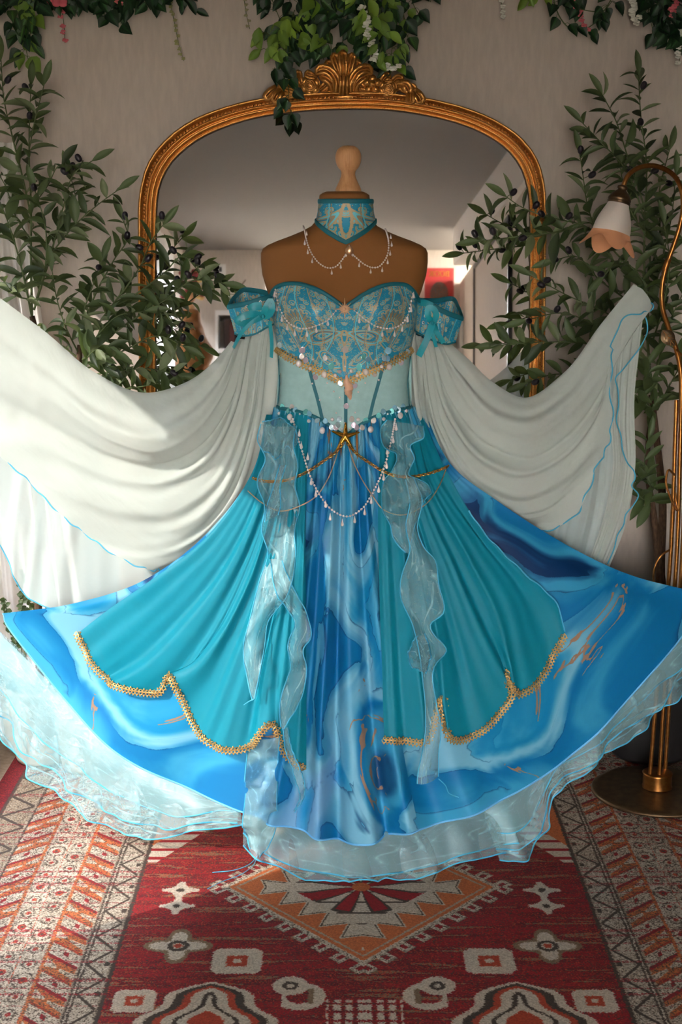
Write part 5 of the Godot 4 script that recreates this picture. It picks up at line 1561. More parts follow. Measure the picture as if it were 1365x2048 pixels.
func bodice(t: Node3D) -> void:
	var top: Array = [Vector3(-0.157, 1.2451, -3.1934), Vector3(-0.1527, 1.2622, -3.1529), Vector3(-0.1443, 1.2747, -3.1389), Vector3(-0.1307, 1.2826, -3.128), Vector3(-0.1107, 1.2863, -3.1164), Vector3(-0.0888, 1.2856, -3.1054), Vector3(-0.0649, 1.2796, -3.0945), Vector3(-0.0402, 1.2693, -3.0873), Vector3(-0.0198, 1.2567, -3.0849), Vector3(-0.0048, 1.2461, -3.084), Vector3(0.008, 1.2387, -3.0841), Vector3(0.0209, 1.2462, -3.0838), Vector3(0.0359, 1.2567, -3.0846), Vector3(0.0573, 1.2693, -3.0871), Vector3(0.081, 1.2796, -3.0947), Vector3(0.1028, 1.2846, -3.1045), Vector3(0.1226, 1.2853, -3.1143), Vector3(0.1403, 1.2828, -3.1243), Vector3(0.1538, 1.2738, -3.1336), Vector3(0.1658, 1.2579, -3.1515), Vector3(0.1726, 1.2429, -3.1934)]
	var lace: Array = [Vector3(-0.1446, 1.1455, -3.1945), Vector3(-0.1389, 1.1412, -3.165), Vector3(-0.1283, 1.1351, -3.1459), Vector3(-0.1146, 1.1274, -3.1329), Vector3(-0.0957, 1.1186, -3.1218), Vector3(-0.077, 1.1105, -3.1148), Vector3(-0.0573, 1.1033, -3.11), Vector3(-0.0354, 1.0949, -3.1072), Vector3(-0.0158, 1.0851, -3.1063), Vector3(-0.0027, 1.0775, -3.1065), Vector3(0.0082, 1.072, -3.1068), Vector3(0.0191, 1.0775, -3.1065), Vector3(0.0311, 1.084, -3.1064), Vector3(0.0496, 1.0938, -3.1072), Vector3(0.0714, 1.1022, -3.1099), Vector3(0.0912, 1.1094, -3.1147), Vector3(0.1088, 1.1164, -3.1212), Vector3(0.1266, 1.1243, -3.1312), Vector3(0.1426, 1.1329, -3.1456), Vector3(0.152, 1.1405, -3.1599), Vector3(0.1592, 1.1455, -3.1945)]
	var waist: Array = [Vector3(-0.1448, 1.0084, -3.196), Vector3(-0.1366, 1.0103, -3.1623), Vector3(-0.1224, 1.0107, -3.141), Vector3(-0.1042, 1.0092, -3.1262), Vector3(-0.0863, 1.0059, -3.1167), Vector3(-0.0686, 1.0013, -3.1099), Vector3(-0.051, 0.9942, -3.1048), Vector3(-0.0334, 0.9848, -3.1007), Vector3(-0.0159, 0.9732, -3.0971), Vector3(-0.0027, 0.9636, -3.0949), Vector3(0.0082, 0.9582, -3.0938), Vector3(0.0192, 0.9636, -3.0949), Vector3(0.0323, 0.9732, -3.0972), Vector3(0.0498, 0.9848, -3.1008), Vector3(0.0674, 0.9942, -3.1051), Vector3(0.0851, 1.0012, -3.1103), Vector3(0.1028, 1.0059, -3.1173), Vector3(0.1185, 1.0092, -3.1258), Vector3(0.1368, 1.0107, -3.1404), Vector3(0.1498, 1.0107, -3.1586), Vector3(0.1583, 1.0084, -3.196)]
	var m := MB.new()
	m.grid(between(lace, waist, 70, 16, 0.003))
	part("corset", m, M.corset, t, "pale mint linen corset")
	m = MB.new()
	m.grid(between(top, lace, 90, 30, 0.007))
	part("cups", m, M.brocade, t, "turquoise and gold paisley brocade cups")
	# the back of the bodice
	m = MB.new()
	var rows := []
	for i in 25:
		var a := -PI * i / 24.0
		var row := PackedVector3Array()
		for j in 14:
			var y := lerpf(Vector3(-0.1571, 1.245, -3.1944).y, Vector3(-0.1448, 1.0084, -3.196).y, j / 13.0)
			var s := section(y)
			row.append(Vector3(FORM_X + cos(a) * (s.x + 0.004), y, s.z + sin(a) * (s.y + 0.006) + 0.002))
		rows.append(row)
	m.grid(rows)
	part("back_panel", m, M.brocade, t)
	# bindings
	var bind := func(line: Array, r: float, off: float, called: String, n: int) -> void:
		var mm := MB.new()
		var c := smooth(line, n)
		var pts := []
		for p in c: pts.append(on_form(p, off))
		mm.tube(pts, r, r, 8)
		part(called, mm, M.binding, t)
	bind.call(top, 0.0046, 0.008, "neckline_binding", 90)
	bind.call(waist, 0.0046, 0.006, "waist_binding", 80)
	for L in [[Vector3(-0.0694, 1.1018, -3.1142), Vector3(-0.0607, 1.069, -3.1145), Vector3(-0.0509, 1.0342, -3.1108), Vector3(-0.0411, 0.9933, -3.1032)], [Vector3(0.0104, 1.0697, -3.1079), Vector3(0.0104, 1.0347, -3.1065), Vector3(0.0104, 0.9969, -3.1013), Vector3(0.0104, 0.9614, -3.0944)], [Vector3(0.0912, 1.106, -3.116), Vector3(0.0816, 1.0688, -3.1161), Vector3(0.0718, 1.0341, -3.1119), Vector3(0.0619, 0.9932, -3.104)]]:
		m = MB.new()
		var c := smooth(L, 20)
		var pts := []
		for p in c: pts.append(on_form(p, 0.005))
		m.strap(pts, Vector3(0.0038, 0, 0), 0.001)
		part("boning_channel", m, M.binding, t)
	for L in [[Vector3(-0.1448, 1.143, -3.1975), Vector3(-0.1396, 1.1028, -3.1979), Vector3(-0.1388, 1.0578, -3.198), Vector3(-0.1426, 1.0104, -3.198)], [Vector3(0.1593, 1.143, -3.1975), Vector3(0.153, 1.1028, -3.1979), Vector3(0.1491, 1.0601, -3.1771), Vector3(0.1525, 1.0139, -3.1693)]]:
		m = MB.new()
		var pts := []
		for p in smooth(L, 20): pts.append(on_form(p, 0.004))
		m.tube(pts, 0.0014, 0.0014, 6)
		part("side_seam", m, M.binding, t)
	var lc := PackedVector3Array()
	for p in smooth(lace, 120): lc.append(on_form(p, 0.009))
	lace_trim(lc, t, 0.0125)

var sequin_mesh: ArrayMesh
func jewels(t: Node3D) -> void:
	# sequins, a flat pear shape with a raised middle
	var m := MB.new()
	var rim := []
	for i in 14:
		var a := TAU * i / 14
		rim.append(Vector2(cos(a) * (1.0 - 0.28 * maxf(0.0, sin(a))), sin(a) * 1.12))
	var rows := []
	for p in rim: rows.append(PackedVector3Array([Vector3(p.x, p.y, 0), Vector3(p.x * 0.86, p.y * 0.86, 0.12), Vector3(p.x * 0.45, p.y * 0.45, 0.02), Vector3(0, 0, 0.10)]))
	m.grid(rows, true)
	sequin_mesh = m.mesh()
	var spots: Array = [Vector3(-0.1345, 1.1519, -3.141), Vector3(-0.0841, 1.1443, -3.1004), Vector3(-0.0853, 1.1298, -3.1051), Vector3(-0.0766, 1.1224, -3.1035), Vector3(-0.0341, 1.1276, -3.0937), Vector3(-0.0212, 1.1101, -3.0957), Vector3(0.0092, 1.1463, -3.0889), Vector3(0.0493, 1.1298, -3.0932), Vector3(0.058, 1.1253, -3.0951), Vector3(0.0396, 1.1079, -3.0961), Vector3(0.1026, 1.1431, -3.1024), Vector3(0.094, 1.1267, -3.1033), Vector3(0.1018, 1.1253, -3.1079), Vector3(0.1458, 1.1374, -3.1439), Vector3(-0.0562, 1.0851, -3.1063), Vector3(-0.0016, 1.0718, -3.0978), Vector3(0.03, 1.067, -3.1023), Vector3(0.0736, 1.0917, -3.1063), Vector3(0.1323, 1.1142, -3.1337), Vector3(-0.1213, 1.1239, -3.1355), Vector3(-0.1304, 1.0154, -3.148), Vector3(-0.1086, 1.017, -3.126), Vector3(-0.1153, 1.0079, -3.1277), Vector3(-0.1006, 1.0112, -3.1186), Vector3(-0.0773, 1.0083, -3.1069), Vector3(-0.0695, 1.0055, -3.103), Vector3(-0.0519, 0.9909, -3.0964), Vector3(-0.0344, 0.9902, -3.0938), Vector3(-0.0202, 0.9774, -3.0902), Vector3(-0.0115, 0.9766, -3.0886), Vector3(-0.0038, 0.9943, -3.0959), Vector3(0.0115, 1.0223, -3.1007), Vector3(0.0235, 0.9943, -3.096), Vector3(0.0344, 0.9764, -3.0899), Vector3(0.0464, 0.9764, -3.0898), Vector3(0.0541, 0.9921, -3.0957), Vector3(0.0717, 0.9908, -3.0972), Vector3(0.0827, 1.0012, -3.1017), Vector3(0.0926, 1.0093, -3.1072), Vector3(0.1115, 1.0095, -3.115), Vector3(0.1183, 1.0153, -3.1212), Vector3(0.1262, 1.0115, -3.1255), Vector3(0.1377, 1.0166, -3.1383), Vector3(-0.0071, 0.9818, -3.0906), Vector3(0.0279, 0.9818, -3.0907)]
	for i in spots.size():
		var s := 0.0062
		if i in [1, 5, 6, 9, 10]: s = 0.0074
		var b := Basis(Vector3.FORWARD, rng.randf_range(-0.5, 0.5)) * Basis(Vector3.UP, rng.randf_range(-0.5, 0.5)) * Basis(Vector3.RIGHT, rng.randf_range(-0.4, 0.3))
		part("sequin", sequin_mesh, M.sequin[(i * 7 + i / 3) % 5], t, "", Transform3D(b.scaled(Vector3(s, s, s)), spots[i]))
	m = MB.new()
	m.ball(Vector3.ZERO, 1.0, 14, 9)
	var ball := m.mesh()
	for q in [[Vector3(-0.0922, 1.114, -3.1119), Vector3(-0.0364, 1.0913, -3.0986), Vector3(0.0538, 1.0968, -3.0984), Vector3(0.1053, 1.1064, -3.1118), Vector3(-0.1128, 0.9958, -3.1185), Vector3(-0.041, 0.97, -3.0885), Vector3(0.065, 0.972, -3.0901), Vector3(0.1306, 0.9987, -3.1213)], [Vector3(-0.0125, 1.0892, -3.0979), Vector3(-0.0027, 1.098, -3.097), Vector3(0.0223, 1.0991, -3.097), Vector3(0.0353, 1.0892, -3.0983), Vector3(0.0888, 1.108, -3.106), Vector3(-0.0191, 0.9933, -3.0952), Vector3(0.0377, 0.9932, -3.0954), Vector3(-0.1535, 0.9958, -3.188), Vector3(-0.0706, 0.9893, -3.1002), Vector3(0.0937, 0.9933, -3.1034), Vector3(-0.067, 1.1037, -3.1054), Vector3(-0.1084, 0.9862, -3.115), Vector3(-0.1373, 0.9993, -3.1517), Vector3(0.1446, 1.0061, -3.142), Vector3(0.1265, 1.1214, -3.1267)], [Vector3(0.0766, 1.1237, -3.1008), Vector3(-0.0614, 1.1237, -3.1007), Vector3(0.0092, 1.1089, -3.0971), Vector3(-0.03, 1.072, -3.1063), Vector3(0.053, 1.0719, -3.1072), Vector3(0.0377, 1.0523, -3.1061), Vector3(-0.0158, 1.0535, -3.1058), Vector3(-0.0858, 1.1015, -3.1172), Vector3(-0.133, 1.1312, -3.1531), Vector3(-0.1133, 1.129, -3.1274), Vector3(0.0934, 1.0963, -3.1148), Vector3(0.0826, 1.0778, -3.1137), Vector3(-0.0629, 1.0702, -3.113), Vector3(-0.0104, 1.0068, -3.1012), Vector3(0.0312, 1.0078, -3.1017), Vector3(-0.0027, 1.0404, -3.1048), Vector3(-0.0465, 1.0346, -3.108), Vector3(-0.0906, 1.0032, -3.1119), Vector3(0.1026, 1.0034, -3.1107), Vector3(0.0191, 0.973, -3.0908), Vector3(0.0016, 0.973, -3.0907), Vector3(0.0082, 0.9857, -3.0942)]]:
		var r := 0.0064 if q.size() == 8 else 0.0042 if q.size() == 15 else 0.0021
		for p in q:
			var e := 1.15 if q.size() == 8 else 1.0
			part("pearl", ball, M.pearl, t, "", Transform3D(Basis().scaled(Vector3(r, r * e, r)), p))
	# bead swags
	beads([Vector3(-0.0112, 1.2299, -3.0698), Vector3(-0.0283, 1.211, -3.067), Vector3(-0.054, 1.1982, -3.0673), Vector3(-0.0865, 1.192, -3.0816), Vector3(-0.1129, 1.2026, -3.0992), Vector3(-0.1308, 1.2272, -3.1184), Vector3(-0.1386, 1.2482, -3.1285), Vector3(-0.1428, 1.2739, -3.1304)], 0.0078, 0.0022, t)
	beads([Vector3(0.0283, 1.231, -3.0693), Vector3(0.0486, 1.2143, -3.065), Vector3(0.0743, 1.1982, -3.0678), Vector3(0.1049, 1.1918, -3.0839), Vector3(0.127, 1.1971, -3.1001), Vector3(0.1449, 1.2165, -3.1179), Vector3(0.1516, 1.2419, -3.126), Vector3(0.1581, 1.2696, -3.1307)], 0.0078, 0.0022, t)
	for p in [Vector3(-0.0283, 1.2057, -3.0668), Vector3(-0.053, 1.1907, -3.0692), Vector3(-0.0736, 1.1815, -3.0786), Vector3(-0.0999, 1.1815, -3.0938), Vector3(-0.1164, 1.1936, -3.1047), Vector3(-0.1286, 1.2113, -3.1146), Vector3(-0.1399, 1.2331, -3.13), Vector3(-0.1452, 1.2631, -3.1332), Vector3(0.039, 1.211, -3.0674), Vector3(0.0604, 1.1951, -3.0672), Vector3(0.0886, 1.1815, -3.0786), Vector3(0.1161, 1.1803, -3.0953), Vector3(0.1328, 1.1902, -3.1073), Vector3(0.1449, 1.2101, -3.1164), Vector3(0.1528, 1.2311, -3.127), Vector3(0.1582, 1.261, -3.131)]: pearl_drop(p, 0.0145, t)
	beads([Vector3(-0.1047, 0.9974, -3.0719), Vector3(-0.0943, 0.964, -3.0456), Vector3(-0.0823, 0.9292, -3.0312), Vector3(-0.067, 0.8841, -3.014), Vector3(-0.0456, 0.8417, -3.0075), Vector3(-0.0188, 0.8097, -3.0034), Vector3(0.0124, 0.7953, -3.0043), Vector3(0.0446, 0.8117, -3.0044), Vector3(0.0671, 0.8448, -3.0086), Vector3(0.0861, 0.8858, -3.0043), Vector3(0.0988, 0.9229, -3.0091), Vector3(0.1098, 0.9669, -3.0256), Vector3(0.1177, 0.9975, -3.0716)], 0.0072, 0.0026, t)
	for p in [Vector3(-0.0899, 0.9711, -3.0417), Vector3(-0.0855, 0.9459, -3.0354), Vector3(-0.0714, 0.9226, -3.0246), Vector3(-0.0638, 0.8709, -3.0086), Vector3(-0.0541, 0.8456, -3.0038), Vector3(-0.0327, 0.8231, -3.0021), Vector3(-0.0231, 0.7956, -2.9971), Vector3(0.0027, 0.7837, -2.9963), Vector3(0.0295, 0.7899, -2.9984), Vector3(0.051, 0.807, -3.0005), Vector3(0.0649, 0.8305, -3.003), Vector3(0.0807, 0.8565, -2.9979), Vector3(0.0913, 0.8821, -3.0008), Vector3(0.0977, 0.9076, -3.0033), Vector3(0.0988, 0.9367, -3.0103), Vector3(0.1118, 0.9599, -3.0211), Vector3(0.119, 0.9835, -3.0458)]: pearl_drop(p, 0.0165, t)
	# chains slung from the starfish
	chain([Vector3(0.0038, 0.9458, -3.0506), Vector3(-0.0113, 0.9297, -3.042), Vector3(-0.0372, 0.9113, -3.0338), Vector3(-0.078, 0.8864, -3.0259), Vector3(-0.1157, 0.872, -3.0212), Vector3(-0.159, 0.8679, -3.0256), Vector3(-0.198, 0.8729, -3.0477)], 0.0056, 0.0029, 0.0010, t, M.bright_gold)
	chain([Vector3(0.0146, 0.9458, -3.0506), Vector3(0.0318, 0.9275, -3.0417), Vector3(0.0619, 0.9078, -3.0284), Vector3(0.094, 0.8894, -3.0214), Vector3(0.1264, 0.8794, -3.0224), Vector3(0.1806, 0.8825, -3.0297), Vector3(0.2136, 0.8904, -3.0411), Vector3(0.2399, 0.899, -3.0622)], 0.0056, 0.0029, 0.0010, t, M.bright_gold)
	chain([Vector3(-0.0027, 0.943, -3.0552), Vector3(-0.0124, 0.9128, -3.038), Vector3(-0.0296, 0.8715, -3.0239), Vector3(-0.0543, 0.8375, -3.0124), Vector3(-0.0888, 0.817, -3.0107), Vector3(-0.132, 0.8056, -3.0131), Vector3(-0.1703, 0.8205, -3.0269), Vector3(-0.2038, 0.8442, -3.0474)], 0.0026, 0.0010, 0.00045, t, M.rose_gold, "fine_chain")
	chain([Vector3(0.0168, 0.9387, -3.0541), Vector3(0.0254, 0.9129, -3.0379), Vector3(0.0447, 0.8736, -3.0243), Vector3(0.0683, 0.8386, -3.0124), Vector3(0.0898, 0.811, -3.0078), Vector3(0.1263, 0.7987, -3.0036), Vector3(0.1805, 0.8184, -3.0152), Vector3(0.2139, 0.8578, -3.0392), Vector3(0.2289, 0.8897, -3.0586)], 0.0026, 0.0010, 0.00045, t, M.rose_gold, "fine_chain")
	# gilt starfish at the point of the waist
	m = MB.new()
	var c: Vector3 = Vector3(0.0093, 0.958, -3.0797)
	for q in [Vector3(0.0104, 0.989, -3.0859), Vector3(-0.0213, 0.9697, -3.0827), Vector3(0.042, 0.9675, -3.0826), Vector3(-0.0114, 0.9273, -3.0714), Vector3(0.0289, 0.9262, -3.0713)]:
		var d: Vector3 = q - c
		var L := d.length()
		d = d.normalized()
		var s := d.cross(Vector3(0, 0, 1)).normalized()
		var rr := []
		for k in 9:
			var a := TAU * k / 8
			var row := PackedVector3Array()
			for i in 12:
				var u := i / 11.0
				var w := 0.0068 * (1.0 - u * 0.80) * (1.0 if u < 0.9 else sqrt(maxf(0.0, 1.0 - pow((u - 0.9) / 0.1, 2))))
				row.append(c + d * L * u + s * cos(a) * w + Vector3(0, 0, sin(a) * w * (1.15 if sin(a) > 0 else 0.4)))
			rr.append(row)
		m.grid(rr)
		for i in 7: m.ball(c + d * L * (0.12 + 0.11 * i) + Vector3(0, 0, 0.0068 * (1.0 - (0.12 + 0.11 * i) * 0.80) * 1.15), 0.0012, 6, 4)
	m.ball(c + Vector3(0, 0, 0.001), 0.0074, 12, 8)
	part("starfish", m, M.bright_gold, t, "gold starfish ornament")
	# spiked sun brooch between the cups
	m = MB.new()
	c = Vector3(0.008, 1.2342, -3.0687)
	for i in 16:
		var a := TAU * i / 16
		var L := [0.0235, 0.0130, 0.0185, 0.0130][i % 4] as float
		var d := Vector3(cos(a), sin(a), 0.0)
		m.tube([c, c + d * L * 0.5 + Vector3(0, 0, 0.002), c + d * L], 0.0028, 0.0004, 6)
		m.ball(c + d * L * 0.62 + Vector3(0, 0, 0.0016), 0.0015, 6, 4)
	for i in 8: m.ball(c + Vector3(cos(TAU * i / 8), sin(TAU * i / 8), 0) * 0.0075 + Vector3(0, 0, 0.003), 0.0018, 6, 4)
	m.ball(c + Vector3(0, 0, 0.0035), 0.0034, 8, 6)
	part("star_brooch", m, M.rose_gold, t, "rose gold starburst brooch")
	# whelk shell hanging at the point of the lace
	m = MB.new()
	var prof := []
	for i in 17:
		var u := i / 16.0
		var r := 0.0022 + 0.0088 * pow(sin(PI * clampf(u * 1.02, 0, 1)), 1.2) * (0.45 + 0.75 * u)
		prof.append(Vector2(maxf(0.0004, r * (1.0 - 0.12 * sin(u * 40.0))), -u * 0.0545))
	prof.append(Vector2(0, -0.0552))
	m.lathe(prof, 16, Transform3D(Basis(Vector3.FORWARD, -0.16), Vector3(0.0114, 1.0907, -3.0945)), func(a: float, i: int, p: Vector2) -> Vector2: return Vector2(p.x * (1.0 + 0.16 * cos(a + i * 0.8)), p.y))
	part("shell", m, M.shell, t, "pink spindle shell charm")
	m = MB.new()
	var ring := []
	for k in 11: ring.append(Vector3(0.0103, 1.0951, -3.0932) + Vector3(cos(TAU * k / 10), sin(TAU * k / 10), 0) * 0.0021)
	m.tube(ring, 0.0005, 0.0005, 5)
	part("jump_ring", m, M.rose_gold, t)

func cuff(t: Node3D, near: Array, far: Array, low_near: Array, low_far: Array) -> void:
	# a short band of brocade round where the arm would be
	var top := smooth(near + far + [near[0]], 49)
	var low := smooth(low_near + low_far + [low_near[0]], 49)
	var m := MB.new()
	var rows := []
	for i in 49:
		var row := PackedVector3Array()
		for j in 8: row.append(top[i].lerp(low[i], j / 7.0))
		rows.append(row)
	m.grid(rows, false, 1.0, 0.25)
	var band := part("cuff_band", m, M.brocade, t, "paisley brocade arm band")
	m = MB.new()
	m.strap_loop(top, 0.0055, 0.0022)
	part("cuff_binding", m, M.binding, band)
	m = MB.new()
	m.tube(low, 0.002, 0.002, 6)
	part("cuff_hem", m, M.binding, band)

func ribbon(line: Array, half: float, turn: float, m: MB) -> void:
	var c := smooth(line, 30)
	var rows := []
	for i in 30:
		var t := (c[mini(i + 1, 29)] - c[maxi(i - 1, 0)]).normalized()
		var w := t.cross(Vector3(0, 0, 1)).normalized().rotated(t, turn * (i / 29.0 - 0.3))
		var n := t.cross(w) * 0.0006
		var row := PackedVector3Array()
		for q in [-1.0, -0.5, 0.0, 0.5, 1.0]: row.append(c[i] + w * half * q + n * (2.0 - q * q))
		for q in [1.0, 0.0, -1.0]: row.append(c[i] + w * half * q - n)
		rows.append(row)
	m.grid(rows)

func sleeves() -> void:
	# ---- sleeve to the left
	var t := thing("sleeve", "pale mint chiffon sleeve swagged out to the left edge, partly in sunlight", "sleeve", Vector3.ZERO, "detached sleeves of the gown")
	var ribs := [
		[Vector3(-0.2399, 1.1473, -3.2), Vector3(-0.2823, 1.108, -3.19), Vector3(-0.3481, 1.0653, -3.17), Vector3(-0.4365, 1.043, -3.16), Vector3(-0.5497, 1.0844, -3.18), Vector3(-0.6658, 1.1748, -3.22), Vector3(-0.8165, 1.2821, -3.26)],
		[Vector3(-0.2298, 1.1551, -3.185), Vector3(-0.2704, 1.0829, -3.15), Vector3(-0.3328, 1.0166, -3.12), Vector3(-0.4191, 0.9805, -3.1), Vector3(-0.5363, 1.0166, -3.12), Vector3(-0.6586, 1.0998, -3.17), Vector3(-0.8105, 1.2016, -3.22)],
		[Vector3(-0.2205, 1.1599, -3.18), Vector3(-0.2605, 1.043, -3.13), Vector3(-0.323, 0.9628, -3.1), Vector3(-0.4077, 0.9219, -3.085), Vector3(-0.5023, 0.9451, -3.1), Vector3(-0.6245, 1.0185, -3.15), Vector3(-0.8088, 1.1361, -3.2)],
		[Vector3(-0.2122, 1.1625, -3.19), Vector3(-0.2568, 1.0117, -3.16), Vector3(-0.3171, 0.9295, -3.145), Vector3(-0.4099, 0.8908, -3.14), Vector3(-0.506, 0.9005, -3.15), Vector3(-0.6547, 0.9697, -3.18), Vector3(-0.8157, 1.0452, -3.21)],
		[Vector3(-0.2023, 1.1669, -3.175), Vector3(-0.2467, 0.9863, -3.14), Vector3(-0.3029, 0.8981, -3.13), Vector3(-0.4042, 0.8473, -3.13), Vector3(-0.517, 0.8569, -3.14), Vector3(-0.6605, 0.9144, -3.17), Vector3(-0.8182, 0.9442, -3.2)],
		[Vector3(-0.1915, 1.1732, -3.18), Vector3(-0.2323, 0.9625, -3.15), Vector3(-0.2867, 0.8569, -3.14), Vector3(-0.3831, 0.7962, -3.13), Vector3(-0.5019, 0.8, -3.14), Vector3(-0.6222, 0.8363, -3.16), Vector3(-0.7204, 0.8517, -3.19)],
		[Vector3(-0.1798, 1.1783, -3.17), Vector3(-0.2192, 0.94, -3.15), Vector3(-0.2716, 0.8228, -3.14), Vector3(-0.3561, 0.7505, -3.13), Vector3(-0.4532, 0.7369, -3.14), Vector3(-0.5501, 0.7521, -3.15), Vector3(-0.6358, 0.7654, -3.17)],
		[Vector3(-0.1692, 1.1842, -3.18), Vector3(-0.2042, 0.9386, -3.16), Vector3(-0.2558, 0.8095, -3.15), Vector3(-0.3296, 0.7254, -3.14), Vector3(-0.4037, 0.6908, -3.14), Vector3(-0.473, 0.685, -3.15), Vector3(-0.5487, 0.6968, -3.165)],
		[Vector3(-0.1589, 1.1901, -3.175), Vector3(-0.1873, 0.9499, -3.16), Vector3(-0.2324, 0.82, -3.155), Vector3(-0.2966, 0.7291, -3.15), Vector3(-0.3542, 0.6769, -3.15), Vector3(-0.4001, 0.6536, -3.15), Vector3(-0.4352, 0.6408, -3.155)],
		[Vector3(-0.1484, 1.1946, -3.19), Vector3(-0.1453, 1.0694, -3.195), Vector3(-0.1633, 0.9563, -3.195), Vector3(-0.2022, 0.8385, -3.18), Vector3(-0.2639, 0.7538, -3.17), Vector3(-0.316, 0.7015, -3.17), Vector3(-0.3622, 0.67, -3.17), Vector3(-0.4027, 0.6465, -3.17)],
		[Vector3(-0.1346, 1.1914, -3.205), Vector3(-0.1351, 1.0337, -3.212), Vector3(-0.1588, 0.9083, -3.21), Vector3(-0.2215, 0.7788, -3.22), Vector3(-0.2909, 0.7045, -3.21), Vector3(-0.3367, 0.6713, -3.2), Vector3(-0.3835, 0.6394, -3.2)]]
	var fold := func(u: float, v: float, n: Vector3) -> Vector3:
		var near := exp(-v * 2.2)
		return n * (0.010 * near * sin(u * 52.0) + 0.004 * near * sin(u * 95.0 + 1.0) + 0.0035 * (1.0 - near) * sin(u * 23.0 + v * 3.0) + 0.002 * sin(u * 40.0 - v * 9.0))
	var rows := loft(ribs, 150, 90, fold, true)
	var m := MB.new()
	m.grid(rows, false, 2.0, 2.0)
	part("sleeve_drape", m, M.chiffon, t, "front layer of mint chiffon")
	var hem := hem_of(rows).slice(60)
	for i in hem.size(): hem[i] += Vector3(0, 0.003 * sin(i * 0.9), 0.002 * sin(i * 0.6))
	rolled_edge(hem, t)
	# hind layer
	ribs = [
		[Vector3(-0.8333, 0.9924, -3.27), Vector3(-0.8378, 0.8991, -3.27), Vector3(-0.839, 0.8285, -3.27), Vector3(-0.8402, 0.7573, -3.27)],
		[Vector3(-0.7402, 0.9589, -3.26), Vector3(-0.7633, 0.8302, -3.26), Vector3(-0.7798, 0.7235, -3.26), Vector3(-0.7784, 0.6252, -3.26)],
		[Vector3(-0.6589, 0.9254, -3.25), Vector3(-0.6876, 0.7849, -3.25), Vector3(-0.7163, 0.654, -3.25), Vector3(-0.7349, 0.5478, -3.25)],
		[Vector3(-0.5782, 0.8804, -3.24), Vector3(-0.6, 0.7514, -3.24), Vector3(-0.6221, 0.6203, -3.24), Vector3(-0.628, 0.5225, -3.24)],
		[Vector3(-0.4971, 0.8472, -3.23), Vector3(-0.506, 0.7416, -3.23), Vector3(-0.5092, 0.6347, -3.23), Vector3(-0.5058, 0.553, -3.23)],
		[Vector3(-0.4048, 0.8139, -3.22), Vector3(-0.4125, 0.7318, -3.22), Vector3(-0.4142, 0.6608, -3.22), Vector3(-0.4073, 0.6132, -3.22)]]
	rows = loft(ribs, 70, 30, wave_cloth(26.0, 0.004, 0.5, 0.9), true)
	m = MB.new()
	m.grid(rows, false, 2.0, 2.0)
	part("sleeve_lining", m, M.chiffon_thin, t, "thinner hind layer of chiffon")
	rolled_edge(hem_of(rows), t)
	cuff(t, [Vector3(-0.2489, 1.2336, -3.16), Vector3(-0.2236, 1.2388, -3.145), Vector3(-0.1934, 1.2458, -3.135), Vector3(-0.1663, 1.2542, -3.14), Vector3(-0.1496, 1.2578, -3.155)], [Vector3(-0.1583, 1.2602, -3.2), Vector3(-0.1875, 1.2657, -3.225), Vector3(-0.2187, 1.2673, -3.24), Vector3(-0.2369, 1.2531, -3.21)],
		[Vector3(-0.2351, 1.1739, -3.17), Vector3(-0.2143, 1.1706, -3.155), Vector3(-0.1894, 1.1757, -3.145), Vector3(-0.1651, 1.1888, -3.145), Vector3(-0.1482, 1.1965, -3.16)], [Vector3(-0.1545, 1.1973, -3.2), Vector3(-0.1824, 1.1904, -3.22), Vector3(-0.2115, 1.1838, -3.235), Vector3(-0.229, 1.1799, -3.21)])
	m = MB.new()
	ribbon([Vector3(-0.1703, 1.2161, -3.125), Vector3(-0.1925, 1.221, -3.115), Vector3(-0.2106, 1.217, -3.11), Vector3(-0.2238, 1.2073, -3.11), Vector3(-0.211, 1.2007, -3.112), Vector3(-0.1896, 1.2079, -3.118), Vector3(-0.17, 1.2164, -3.12)], 0.0075, 0.6, m)
	ribbon([Vector3(-0.17, 1.2142, -3.12), Vector3(-0.1606, 1.2384, -3.11), Vector3(-0.1529, 1.2491, -3.11), Vector3(-0.1498, 1.232, -3.11), Vector3(-0.1567, 1.2188, -3.115), Vector3(-0.169, 1.2142, -3.12)], 0.0070, -0.5, m)
	ribbon([Vector3(-0.1765, 1.2143, -3.118), Vector3(-0.198, 1.1996, -3.112), Vector3(-0.2177, 1.1782, -3.11), Vector3(-0.2278, 1.1607, -3.112), Vector3(-0.2348, 1.1475, -3.115)], 0.0042, 1.2, m)
	ribbon([Vector3(-0.1721, 1.2378, -3.122), Vector3(-0.1892, 1.2358, -3.118), Vector3(-0.2002, 1.2294, -3.118)], 0.009, 0.4, m)
	ribbon([Vector3(-0.1552, 1.2053, -3.125), Vector3(-0.152, 1.152, -3.14), Vector3(-0.1539, 1.1237, -3.15)], 0.004, 0.8, m)
	m.ball(Vector3(-0.1698, 1.2156, -3.115), 0.0055, 10, 6)
	part("ribbon_bow", m, M.ribbon, t, "teal satin ribbon bow")
	eyelets(t, [Vector3(-0.2053, 1.2362, -3.132), Vector3(-0.2021, 1.2244, -3.13), Vector3(-0.1757, 1.246, -3.13), Vector3(-0.1671, 1.2117, -3.125)])
	# ---- sleeve to the right
	t = thing("sleeve", "pale mint chiffon sleeve pinned up at the right in shade, turquoise edge rippling down", "sleeve", Vector3.ZERO, "detached sleeves of the gown")
